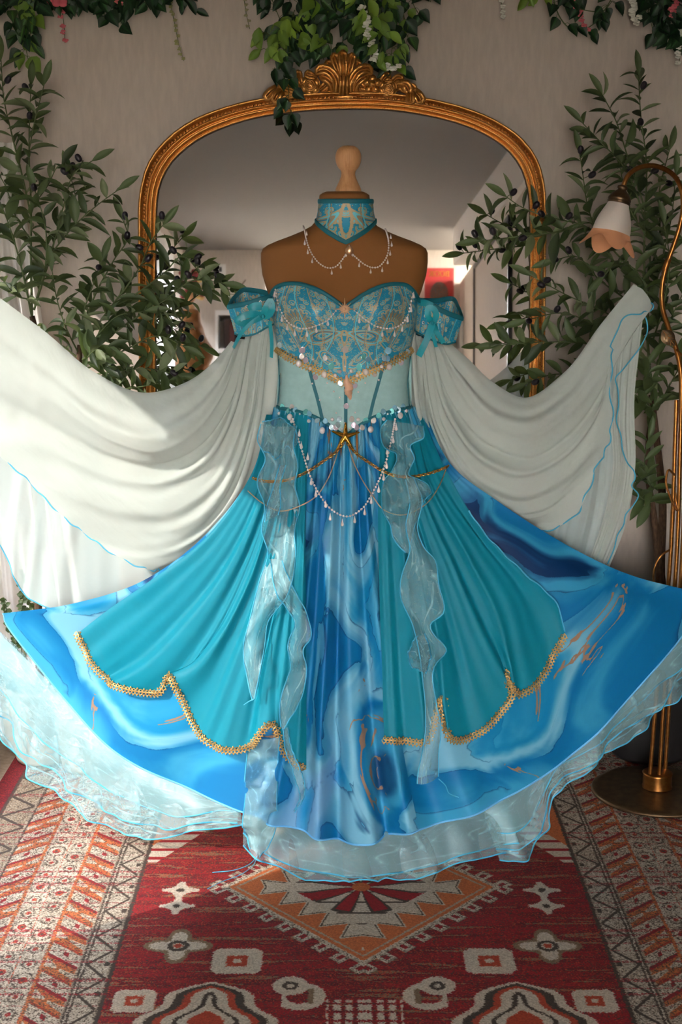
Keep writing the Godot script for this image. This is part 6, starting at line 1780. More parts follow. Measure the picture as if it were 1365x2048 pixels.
	ribs = [
		[Vector3(0.2276, 1.1539, -3.2), Vector3(0.2787, 1.1191, -3.19), Vector3(0.3374, 1.067, -3.175), Vector3(0.4096, 1.0301, -3.165), Vector3(0.4986, 1.0848, -3.175), Vector3(0.5774, 1.1895, -3.2), Vector3(0.6557, 1.281, -3.23)],
		[Vector3(0.2187, 1.1551, -3.185), Vector3(0.2691, 1.0906, -3.15), Vector3(0.3337, 1.0231, -3.13), Vector3(0.4047, 0.9978, -3.12), Vector3(0.4977, 1.0474, -3.14), Vector3(0.5842, 1.1488, -3.18), Vector3(0.6799, 1.2657, -3.225)],
		[Vector3(0.2106, 1.1555, -3.18), Vector3(0.2601, 1.053, -3.14), Vector3(0.3331, 0.9729, -3.115), Vector3(0.4063, 0.9488, -3.105), Vector3(0.5031, 1.0009, -3.13), Vector3(0.5886, 1.0998, -3.17), Vector3(0.694, 1.2238, -3.22)],
		[Vector3(0.2034, 1.1547, -3.19), Vector3(0.2511, 1.0173, -3.16), Vector3(0.3311, 0.9303, -3.14), Vector3(0.4135, 0.9029, -3.135), Vector3(0.5099, 0.9535, -3.15), Vector3(0.5826, 1.0497, -3.17), Vector3(0.6305, 1.2028, -3.2)],
		[Vector3(0.1947, 1.1559, -3.175), Vector3(0.2388, 0.9974, -3.14), Vector3(0.3185, 0.8997, -3.12), Vector3(0.4073, 0.8691, -3.115), Vector3(0.5058, 0.9149, -3.13), Vector3(0.5707, 1.0017, -3.15), Vector3(0.5995, 1.1054, -3.17)],
		[Vector3(0.1886, 1.1573, -3.185), Vector3(0.2291, 0.9731, -3.155), Vector3(0.3096, 0.8634, -3.135), Vector3(0.4047, 0.828, -3.13), Vector3(0.4999, 0.8682, -3.14), Vector3(0.5661, 0.94, -3.15), Vector3(0.6053, 0.983, -3.165)],
		[Vector3(0.1813, 1.1603, -3.175), Vector3(0.2178, 0.9625, -3.15), Vector3(0.2933, 0.8408, -3.135), Vector3(0.3949, 0.793, -3.135), Vector3(0.4878, 0.8228, -3.14), Vector3(0.5547, 0.8836, -3.15), Vector3(0.5956, 0.916, -3.16)],
		[Vector3(0.1752, 1.164, -3.185), Vector3(0.2054, 0.9604, -3.165), Vector3(0.2723, 0.8324, -3.15), Vector3(0.3692, 0.7694, -3.15), Vector3(0.4535, 0.7751, -3.15), Vector3(0.5205, 0.82, -3.155), Vector3(0.5684, 0.8614, -3.16)],
		[Vector3(0.1682, 1.171, -3.18), Vector3(0.1899, 0.971, -3.17), Vector3(0.2451, 0.8468, -3.165), Vector3(0.3254, 0.7779, -3.165), Vector3(0.4109, 0.7525, -3.165), Vector3(0.4788, 0.7548, -3.165), Vector3(0.5317, 0.7664, -3.165)],
		[Vector3(0.1617, 1.1795, -3.185), Vector3(0.1768, 0.9923, -3.18), Vector3(0.2187, 0.8786, -3.18), Vector3(0.2865, 0.8097, -3.18), Vector3(0.3613, 0.7634, -3.18), Vector3(0.4245, 0.7378, -3.18), Vector3(0.4663, 0.7272, -3.175)],
		[Vector3(0.1529, 1.1782, -3.235), Vector3(0.1503, 1.0185, -3.245), Vector3(0.1784, 0.9045, -3.235), Vector3(0.2497, 0.8198, -3.22), Vector3(0.3185, 0.7691, -3.21), Vector3(0.3754, 0.7418, -3.2), Vector3(0.4216, 0.7266, -3.2)]]
	rows = loft(ribs, 150, 90, fold, true)
	m = MB.new()
	m.grid(rows, false, 2.0, 2.0)
	part("sleeve_drape", m, M.chiffon, t, "front layer of mint chiffon")
	hem = hem_of(rows).slice(24)
	for i in hem.size(): hem[i] += Vector3(0.004 * sin(i * 0.55), 0.002 * sin(i * 0.8), 0.002 * sin(i * 0.6))
	rolled_edge(hem, t)
	ribs = [
		[Vector3(0.5322, 1.1093, -3.25), Vector3(0.5025, 0.9602, -3.25), Vector3(0.4716, 0.832, -3.25), Vector3(0.4399, 0.7137, -3.25)],
		[Vector3(0.5889, 1.1429, -3.255), Vector3(0.5551, 0.9595, -3.255), Vector3(0.5368, 0.8076, -3.255), Vector3(0.5115, 0.6828, -3.255)],
		[Vector3(0.634, 1.1765, -3.26), Vector3(0.6073, 0.9705, -3.26), Vector3(0.5966, 0.783, -3.26), Vector3(0.5742, 0.6517, -3.26)],
		[Vector3(0.6678, 1.2101, -3.265), Vector3(0.6482, 0.9814, -3.265), Vector3(0.6398, 0.8057, -3.265), Vector3(0.6278, 0.624, -3.265)]]
	rows = loft(ribs, 60, 30, wave_cloth(22.0, 0.006, 0.3, 1.9), true)
	m = MB.new()
	m.grid(rows, false, 2.0, 2.0)
	part("sleeve_lining", m, M.chiffon_thin, t, "thinner hind layer of chiffon")
	ribs = [
		[Vector3(0.6246, 1.2, -3.245), Vector3(0.6218, 1.0642, -3.245), Vector3(0.6187, 0.9609, -3.245), Vector3(0.6267, 0.868, -3.245), Vector3(0.6071, 0.7385, -3.245), Vector3(0.582, 0.648, -3.25)],
		[Vector3(0.6612, 1.2446, -3.25), Vector3(0.6478, 1.0637, -3.25), Vector3(0.6472, 0.9602, -3.25), Vector3(0.6559, 0.8555, -3.25), Vector3(0.6353, 0.7256, -3.25), Vector3(0.6067, 0.636, -3.255)],
		[Vector3(0.6871, 1.2443, -3.255), Vector3(0.6799, 1.1429, -3.255), Vector3(0.6719, 1.0288, -3.255), Vector3(0.6791, 0.8487, -3.255), Vector3(0.6619, 0.7246, -3.255), Vector3(0.6291, 0.6252, -3.26)]]
	rows = loft(ribs, 40, 50, wave_cloth(14.0, 0.005, 0.3, 0.2), true)
	m = MB.new()
	m.grid(rows, false, 1.0, 2.0)
	part("sleeve_fall", m, M.chiffon, t, "falling back edge of the sleeve")
	rolled_edge(smooth([Vector3(0.6715, 1.226, -3.22), Vector3(0.6864, 1.2014, -3.222), Vector3(0.69, 1.179, -3.224), Vector3(0.6783, 1.1452, -3.226), Vector3(0.6553, 1.1113, -3.228), Vector3(0.6363, 1.0862, -3.23), Vector3(0.6233, 1.0703, -3.23), Vector3(0.6286, 1.0487, -3.23), Vector3(0.6324, 1.0088, -3.23), Vector3(0.6292, 0.9721, -3.23), Vector3(0.6408, 0.9376, -3.23), Vector3(0.6455, 0.9052, -3.23), Vector3(0.6591, 0.8743, -3.235), Vector3(0.6771, 0.8513, -3.24), Vector3(0.6789, 0.8361, -3.24), Vector3(0.6714, 0.822, -3.24), Vector3(0.6885, 0.7985, -3.24), Vector3(0.6779, 0.775, -3.24), Vector3(0.6603, 0.7514, -3.24), Vector3(0.6566, 0.7277, -3.24), Vector3(0.6435, 0.7039, -3.24), Vector3(0.6386, 0.673, -3.245), Vector3(0.6237, 0.6335, -3.245)], 120), t)
	cuff(t, [Vector3(0.268, 1.2085, -3.16), Vector3(0.2436, 1.2171, -3.145), Vector3(0.2154, 1.2295, -3.135), Vector3(0.1912, 1.2436, -3.135), Vector3(0.1702, 1.2494, -3.15)], [Vector3(0.1818, 1.2459, -3.2), Vector3(0.2168, 1.2447, -3.225), Vector3(0.2516, 1.2473, -3.24), Vector3(0.2629, 1.2288, -3.21)],
		[Vector3(0.2542, 1.1563, -3.17), Vector3(0.2343, 1.153, -3.155), Vector3(0.2105, 1.1582, -3.145), Vector3(0.1861, 1.1691, -3.145), Vector3(0.1648, 1.1812, -3.16)], [Vector3(0.1758, 1.1806, -3.2), Vector3(0.205, 1.177, -3.22), Vector3(0.2343, 1.1693, -3.235), Vector3(0.2494, 1.1621, -3.21)])
	m = MB.new()
	ribbon([Vector3(0.1995, 1.2013, -3.12), Vector3(0.1879, 1.2191, -3.11), Vector3(0.1897, 1.2342, -3.108), Vector3(0.2006, 1.2321, -3.108), Vector3(0.2063, 1.2191, -3.11), Vector3(0.2005, 1.2014, -3.118)], 0.0065, 0.5, m)
	ribbon([Vector3(0.1993, 1.2015, -3.116), Vector3(0.1926, 1.1846, -3.11), Vector3(0.1839, 1.1613, -3.105), Vector3(0.1754, 1.1439, -3.105), Vector3(0.1692, 1.1307, -3.108)], 0.0072, 0.5, m)
	ribbon([Vector3(0.2016, 1.1992, -3.118), Vector3(0.2078, 1.1825, -3.11), Vector3(0.2165, 1.1697, -3.108), Vector3(0.2232, 1.1589, -3.108)], 0.0060, 1.0, m)
	ribbon([Vector3(0.2006, 1.1971, -3.118), Vector3(0.1993, 1.178, -3.112), Vector3(0.2037, 1.163, -3.11), Vector3(0.2072, 1.15, -3.11)], 0.0040, 0.9, m)
	ribbon([Vector3(0.1994, 1.2376, -3.125), Vector3(0.1822, 1.2438, -3.13), Vector3(0.1738, 1.2436, -3.135)], 0.0070, 0.3, m)
	m.ball(Vector3(0.1992, 1.2016, -3.114), 0.0052, 10, 6)
	part("ribbon_bow", m, M.ribbon, t, "teal satin ribbon bow")
	eyelets(t, [Vector3(0.2085, 1.2245, -3.128), Vector3(0.2096, 1.2053, -3.125), Vector3(0.1834, 1.2161, -3.125), Vector3(0.1792, 1.202, -3.125)])

func eyelets(t: Node3D, at: Array) -> void:
	for p in at:
		var m := MB.new()
		var ring := []
		for k in 13: ring.append(p + Vector3(cos(TAU * k / 12) * 0.8, sin(TAU * k / 12), 0) * 0.0028)
		m.tube(ring, 0.0008, 0.0008, 6)
		part("eyelet", m, M.steel, t)

func choker() -> void:
	var t := thing("choker", "paisley choker with teal edging and a pearl swag on the neck of the dress form", "choker")
	var m := MB.new()
	var rows := []
	var tops := PackedVector3Array()
	var lows := PackedVector3Array()
	var y_top: float = Vector3(0.0103, 1.4611, -3.15).y
	var y_side: float = Vector3(-0.0547, 1.4198, -3.15).y
	var y_tip: float = Vector3(0.0157, 1.3741, -3.15).y
	var n := 72
	for i in n + 1:
		var a := TAU * i / n - PI / 2
		var f := maxf(0.0, sin(a))
		var low := lerpf(y_side, y_tip, pow(1.0 - absf(cos(a)), 0.85) if f > 0 else 0.0)
		var row := PackedVector3Array()
		for j in 10:
			var y := lerpf(y_top, low, j / 9.0)
			var s := section(y)
			var x := minf(s.x, 0.0590 + (y_top - y) * 0.11) + 0.004
			var z := minf(s.y, 0.0605) + 0.004
			var p := Vector3(FORM_X + 0.003 + signf(cos(a)) * pow(absf(cos(a)), 0.9) * x, y, s.z + signf(sin(a)) * pow(absf(sin(a)), 0.9) * z)
			if sin(a) > 0: p.z = maxf(p.z, front(p.x, p.y) + 0.005)
			row.append(p)
		rows.append(row)
		tops.append(row[0])
		lows.append(row[9])
	m.grid(rows, false, 1.0, 0.2)
	var mm: StandardMaterial3D = M.brocade.duplicate()
	mm.uv1_scale = Vector3(0.62, 1.0, 1.0)
	mm.uv1_offset = Vector3(0.19, 0.30, 0)
	part("band", m, mm, t)
	m = MB.new()
	m.strap_loop(tops, 0.0050, 0.002)
	part("binding", m, M.binding, t)
	m = MB.new()
	m.strap_loop(lows, 0.0050, 0.002)
	part("binding", m, M.binding, t)
	# scallop shell and small pearls below the point
	m = MB.new()
	var c: Vector3 = Vector3(0.0178, 1.3563, -3.1232)
	m.lathe([Vector2(0, 0.010), Vector2(0.004, 0.009), Vector2(0.0075, 0.004), Vector2(0.0085, -0.002), Vector2(0.006, -0.007), Vector2(0.002, -0.010), Vector2(0, -0.0105)], 22, Transform3D(Basis().scaled(Vector3(1, 1, 0.55)), c), func(a: float, i: int, p: Vector2) -> Vector2: return Vector2(p.x * (1.0 + 0.10 * cos(11.0 * a)), p.y))
	part("shell", m, M.rose_gold, t, "small rose gold scallop shell")
	m = MB.new()
	m.ball(Vector3(0.0178, 1.3669, -3.1249), 0.0018, 8, 6)
	m.ball(Vector3(0.0102, 1.3458, -3.1186), 0.0030, 10, 7)
	m.ball(Vector3(0.0253, 1.3468, -3.119), 0.0030, 10, 7)
	part("pearl", m, M.pearl, t)
	beads([Vector3(0.0102, 1.3478, -3.1232), Vector3(-0.0005, 1.333, -3.1196), Vector3(-0.0135, 1.3214, -3.1156), Vector3(-0.0264, 1.3193, -3.1148), Vector3(-0.0437, 1.3267, -3.118), Vector3(-0.0588, 1.3425, -3.1247), Vector3(-0.0697, 1.3626, -3.1313), Vector3(-0.0753, 1.3805, -3.1428), Vector3(-0.0793, 1.3975, -3.1755), Vector3(-0.0835, 1.4083, -3.214)], 0.0058, 0.0020, t)
	beads([Vector3(0.0253, 1.3478, -3.1233), Vector3(0.0372, 1.3372, -3.1211), Vector3(0.0512, 1.3267, -3.1177), Vector3(0.0674, 1.3204, -3.116), Vector3(0.0803, 1.3214, -3.1177), Vector3(0.0912, 1.3308, -3.1229), Vector3(0.1, 1.3456, -3.1292), Vector3(0.1033, 1.3625, -3.1343), Vector3(0.1025, 1.3805, -3.147), Vector3(0.0998, 1.3932, -3.1677), Vector3(0.0979, 1.4018, -3.2128)], 0.0058, 0.0020, t)
	for p in [Vector3(-0.0005, 1.3236, -3.1135), Vector3(-0.0199, 1.311, -3.1086), Vector3(-0.062, 1.3352, -3.1195), Vector3(-0.0718, 1.3541, -3.1266), Vector3(-0.0784, 1.3732, -3.1349), Vector3(-0.0744, 1.3933, -3.155), Vector3(0.0393, 1.3268, -3.1145), Vector3(0.064, 1.3131, -3.1096), Vector3(0.0889, 1.3162, -3.1137), Vector3(0.1009, 1.333, -3.1224), Vector3(0.1064, 1.3509, -3.1289), Vector3(0.1098, 1.37, -3.1364), Vector3(0.1082, 1.3858, -3.1568)]: pearl_drop(p, 0.0115, t)

# ---------------------------------------------------------------- plants
# blade along +Y, face towards +Z, one long: 'curve' bends it back, 'shape' sets the outline
func leaf_mesh(shape: Array, curve: float, keel: float, n := 7) -> ArrayMesh:
	var rows := []
	for i in n:
		var u := float(i) / (n - 1)
		var k := u * (shape.size() - 1)
		var w := lerpf(shape[int(k)], shape[mini(int(k) + 1, shape.size() - 1)], k - int(k))
		var a := curve * u
		var c := Vector3(0, u * (1.0 - 0.12 * absf(curve) * u), -0.5 * curve * u * u)
		var row := PackedVector3Array()
		for q in [-1.0, -0.5, 0.0, 0.5, 1.0]:
			row.append(c + Vector3(w * q, 0, 0) + Vector3(0, sin(a), cos(a)) * keel * w * q * q)
		rows.append(row)
	var m := MB.new()
	m.grid(rows)
	return m.mesh()

var olive_leaves := []
var ivy_leaves := []
var lime_leaves := []
var olive_fruit: ArrayMesh

func leaf_shapes() -> void:
	for c in [0.25, 0.8, 1.3]: olive_leaves.append(leaf_mesh([0.012, 0.080, 0.130, 0.142, 0.125, 0.082, 0.004], c, 0.5))
	olive_leaves.append(leaf_mesh([0.012, 0.10, 0.165, 0.18, 0.155, 0.10, 0.004], 0.3, 0.4))
	for c in [0.2, 0.7]: ivy_leaves.append(leaf_mesh([0.05, 0.33, 0.40, 0.37, 0.29, 0.19, 0.09, 0.004], c, 0.45, 8))
	for c in [0.3, 0.8]: lime_leaves.append(leaf_mesh([0.02, 0.17, 0.25, 0.25, 0.2, 0.12, 0.004], c, 0.5))
	var m := MB.new()
	m.lathe([Vector2(0, -0.5), Vector2(0.2, -0.46), Vector2(0.33, -0.25), Vector2(0.36, 0.0), Vector2(0.32, 0.25), Vector2(0.2, 0.43), Vector2(0, 0.5)], 12)
	olive_fruit = m.mesh()

func pose(dir: Vector3, face: Vector3, size: float, at: Vector3, wide := 1.0) -> Transform3D:
	var y := dir.normalized()
	var x := y.cross(face)
	if x.length() < 0.05: x = y.cross(Vector3(0.3, 0.2, 1))
	x = x.normalized()
	var z := x.cross(y)
	return Transform3D(Basis(x * size * wide, y * size, z * size), at)

var leaf_count := {}
func add_leaf(t: Node3D, mesh: ArrayMesh, m: Material, xf: Transform3D) -> void:
	var n: int = leaf_count.get(t, 0)
	leaf_count[t] = n + 1
	if n < 300: part("leaf", mesh, m, t, "", xf)
	else:
		if not t.has_meta("rest"): t.set_meta("rest", [])
		t.get_meta("rest").append([mesh, m, xf])

func close_plant(t: Node3D) -> void:
	# leaves past the first three hundred of a plant are joined
	if t.has_meta("rest"):
		var st := SurfaceTool.new()
		st.begin(Mesh.PRIMITIVE_TRIANGLES)
		for r in t.get_meta("rest"): st.append_from(r[0], 0, r[2])
		part("foliage", st.commit(), t.get_meta("rest")[0][1], t, "", Transform3D(), "stuff")
		t.remove_meta("rest")

func olive_branch(t: Node3D, pts: Array, r0: float, from := 0.22, gap := 0.017, size := 0.066, fruit := 0) -> void:
	var base: Vector3 = t.position
	var c := smooth(pts, 40)
	for i in c.size(): c[i] -= base
	var m := MB.new()
	m.tube(c, r0, 0.0011, 6)
	part("branch", m, M.twig, t)
	var length := 0.0
	for i in 39: length += c[i].distance_to(c[i + 1])
	var d := length * from
	var turn := rng.randf() * TAU
	while d <= length:
		var k := d / length * 39.0
		var i := mini(int(k), 38)
		var p := c[i].lerp(c[i + 1], k - i)
		var tan := (c[i + 1] - c[i]).normalized()
		turn += 1.9 + rng.randf() * 0.7
		var side := tan.cross(Vector3(0, 0, 1)).normalized().rotated(tan, turn)
		var dir := (tan * rng.randf_range(0.35, 1.0) + side + Vector3(0, rng.randf_range(-0.1, 0.25), 0.1)).normalized()
		var face := (Vector3(0, 0.55, 0.6) + tan * 0.3 + Vector3(rng.randf_range(-0.7, 0.7), rng.randf_range(-0.4, 0.5), rng.randf_range(-0.3, 0.3)))
		var s := size * rng.randf_range(0.72, 1.18) * (1.0 - 0.25 * d / length)
		var end := p + dir * s
		if end.z + base.z > -3.84:
			add_leaf(t, olive_leaves[rng.randi() % 4], M.leaf[rng.randi() % 4], pose(dir, face, s, p, rng.randf_range(0.8, 1.15)))
		d += gap * rng.randf_range(0.6, 1.4)
	add_leaf(t, olive_leaves[0], M.leaf[2], pose(c[39] - c[36], Vector3(0.2, 0.3, 1), size * 0.8, c[39]))
	for f in fruit:
		var i := 39 - int(f * 5) - (rng.randi() % 3)
		var side := Vector3(rng.randf_range(-1, 1), rng.randf_range(-0.2, 1), rng.randf_range(0, 0.8)).normalized()
		var q := c[i] + side * 0.014
		var st := MB.new()
		st.tube([c[i], q], 0.0009, 0.0008, 5)
		part("fruit_stalk", st, M.twig, t)
		part("olive", olive_fruit, M.olive, t, "", pose(side + Vector3(0, 0.3, 0), Vector3(0, 0, 1), 0.0215, q + side * 0.009))

func pot(t: Node3D, h := 0.22, r := 0.10, mm: Material = null) -> void:
	var m := MB.new()
	m.lathe([Vector2(0, 0.012), Vector2(r * 0.74, 0.012), Vector2(r * 0.78, 0.022), Vector2(r * 0.97, h * 0.9), Vector2(r * 1.04, h * 0.91), Vector2(r * 1.04, h), Vector2(r * 0.95, h), Vector2(r * 0.92, h * 0.86), Vector2(0, h * 0.86)], 32)
	var p := part("pot", m, mm if mm else M.pot, t)
	m = MB.new()
	for i in 60: m.ell(Vector3(rng.randf_range(-1, 1), 0, rng.randf_range(-1, 1)).limit_length(1.0) * r * 0.85 + Vector3(0, h * 0.87, 0), Basis(Vector3.UP, i).scaled(Vector3(0.010, 0.005, 0.008)), 6, 4)
	part("soil", m, M.bark, p, "", Transform3D(), "stuff")

func trunk(t: Node3D, pts: Array, r0: float, r1: float) -> void:
	var c := smooth(pts, 24)
	for i in c.size(): c[i] -= t.position
	var m := MB.new()
	m.tube(c, r0, r1, 9)
	part("trunk", m, M.bark, t)

func plants() -> void:
	leaf_shapes()
	var A := Vector3(-0.80, 0, -3.62)
	var t := thing("olive_tree", "tall artificial olive tree at the far left against the white curtain", "olive tree", A)
	pot(t, 0.22, 0.09, M.pale_pot)
	trunk(t, [A + Vector3(0, 0.18, 0), A + Vector3(0.01, 0.6, 0.0), Vector3(-0.7589, 1.0762, -3.62), Vector3(-0.767, 1.1267, -3.62), Vector3(-0.7796, 1.1869, -3.62)], 0.011, 0.007)
	for b in [
		[[Vector3(-0.7797, 1.1844, -3.62), Vector3(-0.7741, 1.3262, -3.61), Vector3(-0.7706, 1.4605, -3.62), Vector3(-0.772, 1.5936, -3.63), Vector3(-0.7674, 1.6959, -3.64), Vector3(-0.7627, 1.7469, -3.64)], 0.0035, 0.3, 2],
		[[Vector3(-0.7797, 1.1844, -3.62), Vector3(-0.791, 1.3024, -3.58), Vector3(-0.8137, 1.4116, -3.56), Vector3(-0.8417, 1.495, -3.55)], 0.003, 0.2, 1],
		[[Vector3(-0.7716, 1.4362, -3.62), Vector3(-0.792, 1.5335, -3.63), Vector3(-0.8147, 1.6302, -3.64), Vector3(-0.8329, 1.7146, -3.65), Vector3(-0.8382, 1.8104, -3.66)], 0.0025, 0.1, 2],
		[[Vector3(-0.774, 1.2019, -3.62), Vector3(-0.7188, 1.3509, -3.6), Vector3(-0.681, 1.4599, -3.58), Vector3(-0.6512, 1.5376, -3.58), Vector3(-0.607, 1.5644, -3.57)], 0.003, 0.25, 2],
		[[Vector3(-0.7242, 1.3386, -3.6), Vector3(-0.6539, 1.4117, -3.57), Vector3(-0.5954, 1.4595, -3.56), Vector3(-0.5427, 1.495, -3.55)], 0.0022, 0.15, 0],
		[[Vector3(-0.7709, 1.2144, -3.62), Vector3(-0.7265, 1.3272, -3.56), Vector3(-0.7194, 1.4115, -3.53), Vector3(-0.7382, 1.4942, -3.52)], 0.0025, 0.15, 1],
		[[Vector3(-0.7736, 1.4484, -3.62), Vector3(-0.7224, 1.5084, -3.6), Vector3(-0.6891, 1.5558, -3.59), Vector3(-0.6505, 1.5554, -3.58)], 0.002, 0.15, 0],
		[[Vector3(-0.7742, 1.3751, -3.62), Vector3(-0.8204, 1.4366, -3.66), Vector3(-0.8467, 1.5108, -3.68), Vector3(-0.8759, 1.5598, -3.68)], 0.002, 0.1, 0],
		[[Vector3(-0.7754, 1.2269, -3.62), Vector3(-0.8111, 1.2411, -3.58), Vector3(-0.8358, 1.2786, -3.56), Vector3(-0.8654, 1.3029, -3.56)], 0.002, 0.1, 0],
		[[Vector3(-0.772, 1.5936, -3.63), Vector3(-0.748, 1.6632, -3.6), Vector3(-0.7338, 1.7103, -3.6), Vector3(-0.7227, 1.7454, -3.6)], 0.0016, 0.1, 0],
		[[Vector3(-0.7104, 1.3753, -3.6), Vector3(-0.6788, 1.4242, -3.64), Vector3(-0.6677, 1.4857, -3.66), Vector3(-0.6784, 1.5346, -3.66)], 0.002, 0.1, 1]]:
		olive_branch(t, b[0], b[1], b[2], 0.0150, 0.082, b[3])
	close_plant(t)
	var B := Vector3(-0.665, 0, -3.56)
	t = thing("olive_tree", "bushy olive tree left of the mirror with branches across the gilt frame", "olive tree", B)
	pot(t, 0.22, 0.09, M.pale_pot)
	trunk(t, [B + Vector3(0, 0.18, 0), B + Vector3(0.015, 0.6, 0), Vector3(-0.6463, 1.0191, -3.56), Vector3(-0.6541, 1.0816, -3.56), Vector3(-0.6502, 1.1188, -3.56)], 0.012, 0.007)
	for b in [
		[[Vector3(-0.6507, 1.1064, -3.56), Vector3(-0.6159, 1.2293, -3.57), Vector3(-0.5623, 1.3268, -3.58), Vector3(-0.5259, 1.3875, -3.58), Vector3(-0.5372, 1.4238, -3.58)], 0.003, 0.2, 2],
		[[Vector3(-0.6453, 1.1188, -3.56), Vector3(-0.5608, 1.2229, -3.55), Vector3(-0.4903, 1.3156, -3.54), Vector3(-0.4605, 1.3758, -3.53), Vector3(-0.4316, 1.4115, -3.52)], 0.003, 0.2, 3],
		[[Vector3(-0.6466, 1.0816, -3.56), Vector3(-0.5308, 1.1709, -3.52), Vector3(-0.4287, 1.2326, -3.5), Vector3(-0.3527, 1.2813, -3.48), Vector3(-0.2857, 1.2745, -3.47)], 0.003, 0.2, 3],
		[[Vector3(-0.5042, 1.2438, -3.52), Vector3(-0.4271, 1.2986, -3.5), Vector3(-0.3815, 1.3381, -3.49), Vector3(-0.345, 1.3051, -3.48)], 0.0022, 0.1, 3],
		[[Vector3(-0.6425, 1.0566, -3.56), Vector3(-0.5326, 1.1097, -3.52), Vector3(-0.443, 1.1455, -3.5), Vector3(-0.3862, 1.1219, -3.49)], 0.0026, 0.2, 2],
		[[Vector3(-0.643, 1.0416, -3.56), Vector3(-0.5464, 1.058, -3.52), Vector3(-0.4695, 1.0649, -3.5), Vector3(-0.3878, 1.0487, -3.49)], 0.0024, 0.2, 1],
		[[Vector3(-0.6512, 1.0915, -3.56), Vector3(-0.6799, 1.1702, -3.53), Vector3(-0.6953, 1.2442, -3.51), Vector3(-0.7007, 1.3046, -3.5)], 0.0024, 0.2, 0],
		[[Vector3(-0.648, 1.1114, -3.56), Vector3(-0.6366, 1.1941, -3.54), Vector3(-0.606, 1.2679, -3.52), Vector3(-0.5821, 1.328, -3.52)], 0.0024, 0.15, 1],
		[[Vector3(-0.6453, 1.0466, -3.56), Vector3(-0.5725, 1.0159, -3.52), Vector3(-0.4829, 1.0231, -3.5), Vector3(-0.4211, 1.0378, -3.5)], 0.0022, 0.15, 0],
		[[Vector3(-0.647, 1.0691, -3.56), Vector3(-0.5843, 1.1601, -3.5), Vector3(-0.5346, 1.1982, -3.47), Vector3(-0.4726, 1.2083, -3.46)], 0.0024, 0.15, 0],
		[[Vector3(-0.6459, 1.0316, -3.56), Vector3(-0.5642, 0.9838, -3.54), Vector3(-0.5022, 0.9712, -3.54), Vector3(-0.4395, 0.9838, -3.54)], 0.002, 0.1, 0],
		[[Vector3(-0.6472, 1.0629, -3.56), Vector3(-0.5961, 1.1147, -3.46), Vector3(-0.5666, 1.1291, -3.43), Vector3(-0.5461, 1.118, -3.42)], 0.002, 0.2, 0],
		[[Vector3(-0.5585, 1.218, -3.55), Vector3(-0.4781, 1.2402, -3.6), Vector3(-0.4446, 1.1769, -3.62), Vector3(-0.4199, 1.1518, -3.62)], 0.002, 0.1, 1],
		[[Vector3(-0.6491, 1.0816, -3.56), Vector3(-0.6981, 1.1196, -3.55), Vector3(-0.7327, 1.1327, -3.54), Vector3(-0.7614, 1.1573, -3.54)], 0.002, 0.2, 0]]:
		olive_branch(t, b[0], b[1], b[2], 0.0125, 0.080, b[3])
	close_plant(t)
	var C := Vector3(0.83, 0, -3.66)
	t = thing("olive_tree", "full olive tree at the right, leaves before the mirror frame and behind the lamp", "olive tree", C)
	pot(t, 0.30, 0.13)
	trunk(t, [C + Vector3(0, 0.26, 0), Vector3(0.8636, 0.3136, -3.66), Vector3(0.8446, 0.5057, -3.66), Vector3(0.841, 0.7073, -3.66), Vector3(0.8148, 0.8917, -3.66), Vector3(0.8006, 0.9826, -3.66)], 0.014, 0.008)
	trunk(t, [C + Vector3(-0.03, 0.26, 0.03), Vector3(0.8331, 0.448, -3.62), Vector3(0.8171, 0.6356, -3.62), Vector3(0.7892, 0.8065, -3.62), Vector3(0.7906, 0.8973, -3.62), Vector3(0.8077, 0.9744, -3.62)], 0.012, 0.006)
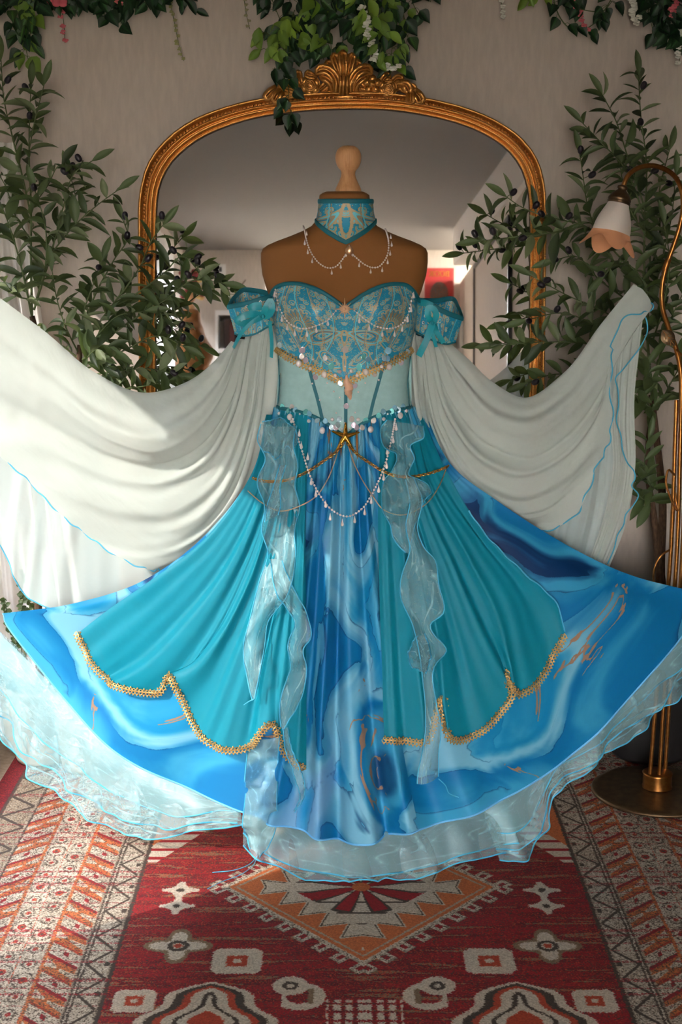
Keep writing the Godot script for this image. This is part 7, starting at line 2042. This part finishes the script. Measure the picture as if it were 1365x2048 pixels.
	for b in [
		[[Vector3(0.8037, 0.9697, -3.66), Vector3(0.7801, 1.1252, -3.64), Vector3(0.762, 1.2766, -3.62), Vector3(0.7559, 1.424, -3.62), Vector3(0.7554, 1.5571, -3.62), Vector3(0.7354, 1.6824, -3.62), Vector3(0.7269, 1.7708, -3.62)], 0.004, 0.3, 3],
		[[Vector3(0.7574, 1.4484, -3.62), Vector3(0.7024, 1.5801, -3.6), Vector3(0.671, 1.6632, -3.6), Vector3(0.6372, 1.722, -3.6)], 0.0022, 0.15, 0],
		[[Vector3(0.7584, 1.424, -3.62), Vector3(0.6884, 1.5554, -3.58), Vector3(0.6302, 1.6123, -3.58), Vector3(0.5874, 1.6547, -3.58)], 0.0022, 0.2, 0],
		[[Vector3(0.745, 1.2642, -3.62), Vector3(0.6428, 1.3635, -3.56), Vector3(0.6027, 1.4595, -3.56), Vector3(0.5879, 1.5368, -3.56), Vector3(0.5792, 1.5805, -3.56)], 0.0024, 0.2, 2],
		[[Vector3(0.714, 1.3141, -3.6), Vector3(0.5937, 1.4092, -3.54), Vector3(0.4928, 1.4328, -3.52), Vector3(0.4305, 1.4563, -3.51), Vector3(0.3976, 1.4773, -3.5)], 0.0024, 0.15, 4],
		[[Vector3(0.5937, 1.4092, -3.54), Vector3(0.494, 1.3901, -3.52), Vector3(0.4202, 1.383, -3.51), Vector3(0.3372, 1.3736, -3.5)], 0.0020, 0.1, 3],
		[[Vector3(0.7894, 1.0871, -3.64), Vector3(0.6625, 1.1941, -3.54), Vector3(0.5469, 1.2462, -3.52), Vector3(0.4638, 1.2899, -3.51)], 0.0024, 0.15, 2],
		[[Vector3(0.7904, 1.0617, -3.64), Vector3(0.6464, 1.1598, -3.54), Vector3(0.536, 1.2001, -3.52), Vector3(0.4567, 1.1837, -3.51)], 0.0024, 0.15, 2],
		[[Vector3(0.7915, 1.0361, -3.64), Vector3(0.628, 1.1204, -3.54), Vector3(0.5012, 1.1293, -3.52), Vector3(0.3896, 1.1228, -3.51)], 0.0022, 0.15, 0],
		[[Vector3(0.7774, 1.2014, -3.63), Vector3(0.809, 1.3506, -3.62), Vector3(0.8245, 1.4484, -3.62), Vector3(0.8281, 1.5331, -3.62)], 0.0024, 0.15, 1],
		[[Vector3(0.8025, 1.0095, -3.65), Vector3(0.8227, 1.1657, -3.6), Vector3(0.8427, 1.2288, -3.58), Vector3(0.869, 1.2783, -3.57)], 0.0024, 0.1, 0],
		[[Vector3(0.7394, 1.2144, -3.62), Vector3(0.6456, 1.2772, -3.6), Vector3(0.5772, 1.3364, -3.59), Vector3(0.5329, 1.3266, -3.59)], 0.0022, 0.1, 2],
		[[Vector3(0.7999, 1.0095, -3.65), Vector3(0.6093, 1.0416, -3.56), Vector3(0.5188, 1.0461, -3.54), Vector3(0.4633, 1.0273, -3.53)], 0.002, 0.15, 1],
		[[Vector3(0.7809, 1.1763, -3.63), Vector3(0.7156, 1.304, -3.52), Vector3(0.6743, 1.3284, -3.5), Vector3(0.6374, 1.2953, -3.49)], 0.002, 0.1, 1],
		[[Vector3(0.7908, 1.1125, -3.64), Vector3(0.7964, 1.2307, -3.54), Vector3(0.7998, 1.328, -3.52), Vector3(0.784, 1.4115, -3.52)], 0.0024, 0.15, 0],
		[[Vector3(0.7696, 1.2766, -3.62), Vector3(0.8036, 1.3872, -3.66), Vector3(0.8032, 1.4985, -3.68), Vector3(0.824, 1.5963, -3.68)], 0.0022, 0.1, 0],
		[[Vector3(0.76, 1.3874, -3.62), Vector3(0.7162, 1.4481, -3.6), Vector3(0.6995, 1.4963, -3.6), Vector3(0.6849, 1.5563, -3.6)], 0.002, 0.1, 1],
		[[Vector3(0.8039, 0.9849, -3.64), Vector3(0.7591, 1.0378, -3.5), Vector3(0.732, 1.0923, -3.44), Vector3(0.6981, 1.118, -3.42)], 0.002, 0.3, 1],
		[[Vector3(0.8178, 0.7411, -3.62), Vector3(0.7734, 0.7813, -3.54), Vector3(0.7594, 0.8355, -3.52), Vector3(0.7673, 0.886, -3.52)], 0.002, 0.1, 0],
		[[Vector3(0.8215, 0.7148, -3.62), Vector3(0.7679, 0.73, -3.54), Vector3(0.7374, 0.7593, -3.52), Vector3(0.7259, 0.7975, -3.52)], 0.002, 0.2, 0],
		[[Vector3(0.8133, 0.9462, -3.64), Vector3(0.8297, 1.0316, -3.56), Vector3(0.8525, 1.0833, -3.54), Vector3(0.8761, 1.1081, -3.54)], 0.002, 0.1, 0],
		[[Vector3(0.8043, 0.9359, -3.62), Vector3(0.7574, 0.9838, -3.54), Vector3(0.7348, 1.011, -3.52), Vector3(0.7264, 0.9737, -3.52)], 0.002, 0.1, 0]]:
		olive_branch(t, b[0], b[1], b[2], 0.0125, 0.080, b[3])
	close_plant(t)
	# small fern-like plant behind the left sleeve
	var D := Vector3(-0.86, 0, -3.70)
	t = thing("maidenhair_plant", "small leafy plant with tiny round leaves behind the sheer left sleeve", "plant", D)
	pot(t, 0.20, 0.07, M.pale_pot)
	for b in [[Vector3(-0.8597, 0.2487, -3.69), Vector3(-0.8545, 0.3689, -3.66), Vector3(-0.8384, 0.4564, -3.64), Vector3(-0.8381, 0.524, -3.64)], [Vector3(-0.8597, 0.2487, -3.69), Vector3(-0.8141, 0.3826, -3.66), Vector3(-0.7925, 0.4835, -3.64), Vector3(-0.7965, 0.5779, -3.64)], [Vector3(-0.8597, 0.2487, -3.69), Vector3(-0.8294, 0.3964, -3.66), Vector3(-0.8167, 0.4699, -3.64), Vector3(-0.7886, 0.5265, -3.63)], [Vector3(-0.8597, 0.2487, -3.69), Vector3(-0.8811, 0.3689, -3.66), Vector3(-0.8889, 0.4401, -3.65)]]:
		var m := MB.new()
		var c := smooth(b, 30)
		for i in 30: c[i] -= D
		m.tube(c, 0.0014, 0.0007, 5)
		part("stem", m, M.twig, t)
		for i in range(8, 30):
			for k in 2:
				var dir := Vector3(rng.randf_range(-1, 1), rng.randf_range(-0.5, 0.6), rng.randf_range(-0.4, 0.6)).normalized()
				add_leaf(t, lime_leaves[0], M.leaf[1], pose(dir, Vector3(0.2, 0.2, 1), rng.randf_range(0.012, 0.018), c[i], 1.5))
	close_plant(t)

func vine(t: Node3D, pts: Array, gap: float, size: float, mats: Array, shapes: Array, r := 0.0012, called := "vine") -> void:
	var c := smooth(pts, 36)
	for i in c.size(): c[i] -= t.position
	var m := MB.new()
	m.tube(c, r, r * 0.7, 5)
	part(called, m, M.twig, t)
	var stalks := MB.new()
	var pts2 := even_points(c, gap)
	for i in range(1, pts2.size()):
		for k in 1 + (rng.randi() % 2):
			var p := pts2[i]
			var out := Vector3(rng.randf_range(-1, 1), rng.randf_range(-0.6, 0.4), rng.randf_range(0.1, 0.8)).normalized()
			var q := p + out * rng.randf_range(0.012, 0.026)
			stalks.tube([p, p.lerp(q, 0.5) + Vector3(0, 0.003, 0), q], 0.0007, 0.0006, 4)
			var dir := Vector3(out.x * 0.7 + rng.randf_range(-0.3, 0.3), -0.75 + rng.randf_range(-0.3, 0.5), rng.randf_range(-0.1, 0.35)).normalized()
			var face := Vector3(rng.randf_range(-0.5, 0.5), rng.randf_range(0.0, 0.6), 1.0)
			var s := size * rng.randf_range(0.75, 1.2)
			if (q + dir * s).z + t.position.z > -3.84:
				add_leaf(t, shapes[rng.randi() % shapes.size()], mats[rng.randi() % mats.size()], pose(dir, face, s, q))
	part("leaf_stalk", stalks, M.twig, t)

func blossom_spray(label: String, pts: Array, petal: Material, n: int, size: float, group := "") -> void:
	var at: Vector3 = pts[0]
	var t := thing("blossom_spray", label, "flowers", at, group)
	var c := smooth(pts, 30)
	for i in 30: c[i] -= at
	var m := MB.new()
	m.tube(c, 0.0012, 0.0007, 5)
	part("stem", m, M.twig, t)
	for i in n:
		var p := c[int(29.0 * (i + 0.6) / n)] + Vector3(rng.randf_range(-1, 1), rng.randf_range(-0.3, 0.3), rng.randf_range(0, 0.8)) * size * 0.7
		var f := MB.new()
		for k in 4:
			var a := TAU * k / 4 + rng.randf()
			f.ell(p + Vector3(cos(a), sin(a) * 0.8 - 0.3, 0.25) * size * 0.45, Basis(Vector3.BACK, a).scaled(Vector3(size * 0.5, size * 0.32, size * 0.16)), 7, 4)
		part("blossom", f, petal, t)

func garlands() -> void:
	var IV: Array = M.ivy
	var g := thing("ivy_garland", "trailing ivy garland hanging in the top left corner of the wall", "garland", Vector3(-0.7742, 2.0444, -3.8), "ivy garlands along the top of the wall")
	for b in [[Vector3(-0.8242, 2.0564, -3.8), Vector3(-0.8173, 1.9843, -3.8), Vector3(-0.8123, 1.9238, -3.8), Vector3(-0.8071, 1.869, -3.8), Vector3(-0.8011, 1.8286, -3.8)], [Vector3(-0.888, 2.0444, -3.8), Vector3(-0.8655, 1.9843, -3.8), Vector3(-0.8401, 1.9345, -3.79), Vector3(-0.829, 1.8981, -3.79)], [Vector3(-0.7616, 2.0444, -3.8), Vector3(-0.7747, 1.9827, -3.79), Vector3(-0.7818, 1.9345, -3.79), Vector3(-0.7914, 1.886, -3.79)]]:
		vine(g, b, 0.0172, 0.044, [IV[0], IV[1], IV[2], M.lime[0]], ivy_leaves + [lime_leaves[0]])
	for b in [[Vector3(-0.918, 1.9979, -3.81), Vector3(-0.8146, 1.9891, -3.8), Vector3(-0.7259, 1.9867, -3.8), Vector3(-0.6627, 1.9819, -3.8), Vector3(-0.5738, 1.9843, -3.8), Vector3(-0.4849, 1.9891, -3.8), Vector3(-0.3896, 1.9987, -3.8)], [Vector3(-0.7372, 2.0204, -3.8), Vector3(-0.7112, 1.9722, -3.8), Vector3(-0.6945, 1.9456, -3.8)], [Vector3(-0.6744, 2.0084, -3.8), Vector3(-0.6628, 1.9782, -3.8), Vector3(-0.6558, 1.9601, -3.8)]]:
		vine(g, b, 0.0156, 0.041, [IV[0], IV[0], IV[1]], ivy_leaves)
	for b in [[Vector3(-0.5984, 2.0084, -3.8), Vector3(-0.5934, 1.9662, -3.8), Vector3(-0.5829, 1.9383, -3.8), Vector3(-0.5683, 1.9165, -3.8)], [Vector3(-0.5478, 2.0084, -3.8), Vector3(-0.5466, 1.9601, -3.8), Vector3(-0.5421, 1.9408, -3.8)], [Vector3(-0.4971, 2.0084, -3.8), Vector3(-0.4854, 1.9722, -3.8), Vector3(-0.4731, 1.9553, -3.8)]]:
		vine(g, b, 0.0107, 0.040, [IV[0], IV[1]], ivy_leaves)
	vine(g, [Vector3(-0.4211, 2.0084, -3.8), Vector3(-0.4016, 1.9746, -3.8), Vector3(-0.3842, 1.9553, -3.8)], 0.02, 0.037, [IV[0]], lime_leaves)
	close_plant(g)
	var c := thing("ivy_garland", "dense ivy and lime-green foliage cascading over the carved crest of the mirror", "garland", Vector3(-0.0031, 2.041, -3.78), "ivy garlands along the top of the wall")
	for b in [[Vector3(-0.1928, 2.0444, -3.8), Vector3(-0.174, 1.9707, -3.79), Vector3(-0.155, 1.921, -3.78), Vector3(-0.1399, 1.8592, -3.77)], [Vector3(-0.1043, 2.0444, -3.8), Vector3(-0.0966, 1.9572, -3.78), Vector3(-0.1041, 1.8822, -3.76), Vector3(-0.1091, 1.8326, -3.75)], [Vector3(-0.0537, 2.0444, -3.8), Vector3(-0.046, 1.9437, -3.77), Vector3(-0.0536, 1.8701, -3.76), Vector3(-0.0437, 1.8217, -3.76)], [Vector3(0.0095, 2.0444, -3.8), Vector3(0.0019, 1.9557, -3.77), Vector3(0.0095, 1.8942, -3.76), Vector3(0.0019, 1.852, -3.76)], [Vector3(0.06, 2.0444, -3.8), Vector3(0.0674, 1.9557, -3.77), Vector3(0.075, 1.8942, -3.76), Vector3(0.0702, 1.8217, -3.76)], [Vector3(0.1232, 2.0444, -3.8), Vector3(0.1179, 1.9437, -3.77), Vector3(0.1305, 1.8822, -3.76), Vector3(0.1231, 1.8084, -3.75)], [Vector3(0.1485, 2.0444, -3.8), Vector3(0.1561, 1.9451, -3.78), Vector3(0.1637, 1.8955, -3.77), Vector3(0.1715, 1.8713, -3.77)],
			[Vector3(0.098, 2.0444, -3.8), Vector3(0.0998, 1.9169, -3.75), Vector3(0.11, 1.8435, -3.74), Vector3(0.1355, 1.7952, -3.74)], [Vector3(-0.1422, 2.0444, -3.8), Vector3(-0.1292, 1.9437, -3.77), Vector3(-0.1393, 1.8942, -3.76), Vector3(-0.1268, 1.8326, -3.75)], [Vector3(-0.079, 2.0444, -3.8), Vector3(-0.0659, 1.9169, -3.75), Vector3(-0.081, 1.8556, -3.74)], [Vector3(-0.0285, 2.0324, -3.8), Vector3(-0.0207, 1.9289, -3.75), Vector3(-0.0282, 1.8796, -3.74), Vector3(-0.0233, 1.8435, -3.74)], [Vector3(0.0348, 2.0324, -3.8), Vector3(0.037, 1.9289, -3.75), Vector3(0.0471, 1.8676, -3.74)]]:
		vine(c, b, 0.0156, 0.044, [IV[0], IV[0], IV[1], IV[1], IV[2], M.lime[0]], ivy_leaves + [lime_leaves[0]])
	vine(c, [Vector3(-0.1163, 1.9423, -3.76), Vector3(-0.1414, 1.8929, -3.75), Vector3(-0.1725, 1.8796, -3.74), Vector3(-0.2013, 1.8892, -3.74)], 0.020, 0.055, M.lime, lime_leaves)
	vine(c, [Vector3(-0.1166, 1.8942, -3.76), Vector3(-0.1387, 1.8652, -3.74), Vector3(-0.1585, 1.8496, -3.73), Vector3(-0.1862, 1.8423, -3.73)], 0.024, 0.049, M.lime, lime_leaves)
	vine(c, [Vector3(0.0469, 1.9885, -3.75), Vector3(0.0667, 1.9379, -3.73), Vector3(0.0866, 1.9009, -3.72), Vector3(0.1092, 1.877, -3.72)], 0.022, 0.051, M.lime, lime_leaves)
	vine(c, [Vector3(0.1018, 1.9022, -3.73), Vector3(0.1043, 1.8651, -3.72), Vector3(0.0943, 1.8286, -3.715), Vector3(0.0745, 1.8076, -3.72)], 0.05, 0.037, M.lime, lime_leaves, 0.0022)
	vine(c, [Vector3(-0.1388, 1.8556, -3.74), Vector3(-0.1405, 1.8161, -3.71), Vector3(-0.1454, 1.779, -3.7), Vector3(-0.1306, 1.743, -3.7), Vector3(-0.1334, 1.7128, -3.7), Vector3(-0.1211, 1.6802, -3.7)], 0.0175, 0.038, [IV[0], IV[1]], ivy_leaves)
	vine(c, [Vector3(-0.1405, 1.8101, -3.71), Vector3(-0.1577, 1.7934, -3.7), Vector3(-0.1714, 1.7934, -3.7)], 0.018, 0.039, [IV[0]], ivy_leaves)
	vine(c, [Vector3(0.1737, 2.0068, -3.79), Vector3(0.1843, 1.9586, -3.79), Vector3(0.1972, 1.9369, -3.79), Vector3(0.2075, 1.9224, -3.79)], 0.019, 0.039, [IV[0], IV[1]], ivy_leaves)
	vine(c, [Vector3(0.2114, 2.0188, -3.79), Vector3(0.2194, 1.9827, -3.79), Vector3(0.2272, 1.9659, -3.79)], 0.019, 0.039, [IV[0]], ivy_leaves)
	close_plant(c)
	var r := thing("ivy_garland", "looping ivy garland with dark heart-shaped leaves at the top right", "garland", Vector3(0.6921, 2.0444, -3.8), "ivy garlands along the top of the wall")
	vine(r, [Vector3(0.5354, 1.9963, -3.8), Vector3(0.5455, 1.9553, -3.8), Vector3(0.5617, 1.9238, -3.8), Vector3(0.5827, 1.9043, -3.8), Vector3(0.6147, 1.8995, -3.8), Vector3(0.6435, 1.9141, -3.8), Vector3(0.6654, 1.9408, -3.8), Vector3(0.6846, 1.9722, -3.8), Vector3(0.6934, 2.0084, -3.8)], 0.030, 0.035, [IV[0], IV[1]], ivy_leaves, 0.0017)
	vine(r, [Vector3(0.5609, 1.9827, -3.79), Vector3(0.5921, 1.9562, -3.79), Vector3(0.6305, 1.9442, -3.79), Vector3(0.6685, 1.9466, -3.79), Vector3(0.6855, 1.9659, -3.79)], 0.034, 0.033, [IV[0], IV[1]], ivy_leaves, 0.0015)
	for b in [[Vector3(0.7714, 2.0204, -3.8), Vector3(0.779, 1.9601, -3.8), Vector3(0.7882, 1.9238, -3.8), Vector3(0.7971, 1.8922, -3.8)], [Vector3(0.8195, 2.0204, -3.8), Vector3(0.8278, 1.948, -3.8), Vector3(0.8325, 1.8995, -3.8), Vector3(0.8444, 1.8604, -3.8)], [Vector3(0.7178, 2.0324, -3.8), Vector3(0.7699, 1.9963, -3.8), Vector3(0.8338, 1.9843, -3.8), Vector3(0.8851, 1.9722, -3.8)], [Vector3(0.5411, 2.0204, -3.8), Vector3(0.5783, 1.9948, -3.79), Vector3(0.5919, 1.9635, -3.79)], [Vector3(0.8048, 2.0084, -3.8), Vector3(0.8099, 1.9586, -3.79), Vector3(0.8163, 1.9272, -3.79)], [Vector3(0.8507, 1.948, -3.8), Vector3(0.8625, 1.9116, -3.8), Vector3(0.8716, 1.88, -3.8)]]:
		vine(r, b, 0.0139, 0.039, [IV[0], IV[0], IV[1]], ivy_leaves)
	vine(r, [Vector3(0.4525, 2.0204, -3.8), Vector3(0.4912, 1.9915, -3.8), Vector3(0.5296, 1.9794, -3.8)], 0.02, 0.041, M.lime, lime_leaves)
	close_plant(r)
	blossom_spray("pink blossom sprig hanging below the left ivy garland", [Vector3(-0.713, 2.0068, -3.79), Vector3(-0.7078, 1.9466, -3.79), Vector3(-0.7041, 1.9103, -3.79), Vector3(-0.7032, 1.8665, -3.79)], M.petal_pink, 8, 0.009)
	blossom_spray("pink rose bloom at the top edge beside the left ivy", [Vector3(-0.7145, 1.9836, -3.78), Vector3(-0.7098, 1.974, -3.78), Vector3(-0.7052, 1.962, -3.78)], M.petal_pink, 4, 0.022)
	blossom_spray("pale pink buds above the middle leaves of the left garland", [Vector3(-0.5629, 1.9932, -3.78), Vector3(-0.5562, 1.962, -3.78), Vector3(-0.5466, 1.9475, -3.78)], M.petal_pink, 5, 0.009)
	blossom_spray("long pale green budding sprig left of the mirror crest", [Vector3(-0.4363, 2.0084, -3.8), Vector3(-0.4301, 1.948, -3.8), Vector3(-0.421, 1.8995, -3.8), Vector3(-0.4142, 1.8629, -3.8), Vector3(-0.4023, 1.8237, -3.8)], mat(rgb(150, 150, 92), 0.7), 16, 0.0065)
	blossom_spray("thin pale sprig hanging just left of the crest foliage", [Vector3(-0.2489, 2.0084, -3.8), Vector3(-0.2444, 1.9601, -3.8), Vector3(-0.2397, 1.9311, -3.8), Vector3(-0.2325, 1.9019, -3.8)], mat(rgb(150, 146, 104), 0.7), 8, 0.006)
	blossom_spray("white wisteria spray hanging within the foliage over the crest", [Vector3(0.0492, 1.9498, -3.73), Vector3(0.0642, 1.9009, -3.72), Vector3(0.0742, 1.8645, -3.715), Vector3(0.0819, 1.8142, -3.715)], M.petal_white, 16, 0.0105)
	blossom_spray("white wisteria tips resting by the right roses of the crest", [Vector3(0.0922, 1.8303, -3.73), Vector3(0.1096, 1.8052, -3.72), Vector3(0.1272, 1.7979, -3.72), Vector3(0.1422, 1.8076, -3.72)], M.petal_white, 9, 0.010)
	blossom_spray("white blossom sprig right of the crest foliage at the top edge", [Vector3(0.3958, 2.0084, -3.8), Vector3(0.4053, 1.9794, -3.8), Vector3(0.4084, 1.9529, -3.8), Vector3(0.4115, 1.9286, -3.8)], M.petal_white, 7, 0.009)
	blossom_spray("pink blossoms inside the looping ivy at the top right", [Vector3(0.5876, 1.9692, -3.78), Vector3(0.6037, 1.9403, -3.78), Vector3(0.6147, 1.9138, -3.78), Vector3(0.623, 1.892, -3.78)], M.petal_pink, 7, 0.009)
	blossom_spray("full white wisteria spray at the top right", [Vector3(0.7244, 2.0068, -3.79), Vector3(0.7334, 1.9707, -3.79), Vector3(0.7447, 1.9417, -3.79), Vector3(0.7535, 1.9127, -3.79)], M.petal_white, 20, 0.011)
	blossom_spray("bright pink blossom sprig at the top right corner", [Vector3(0.844, 1.9932, -3.78), Vector3(0.8453, 1.9644, -3.78), Vector3(0.8387, 1.9427, -3.78), Vector3(0.8444, 1.9283, -3.78)], M.petal_pink, 8, 0.010)
	blossom_spray("white wisteria spray hanging at the right edge", [Vector3(0.8738, 1.9466, -3.79), Vector3(0.8684, 1.8981, -3.79), Vector3(0.8654, 1.8543, -3.79), Vector3(0.8646, 1.8152, -3.79)], M.petal_white, 12, 0.010)
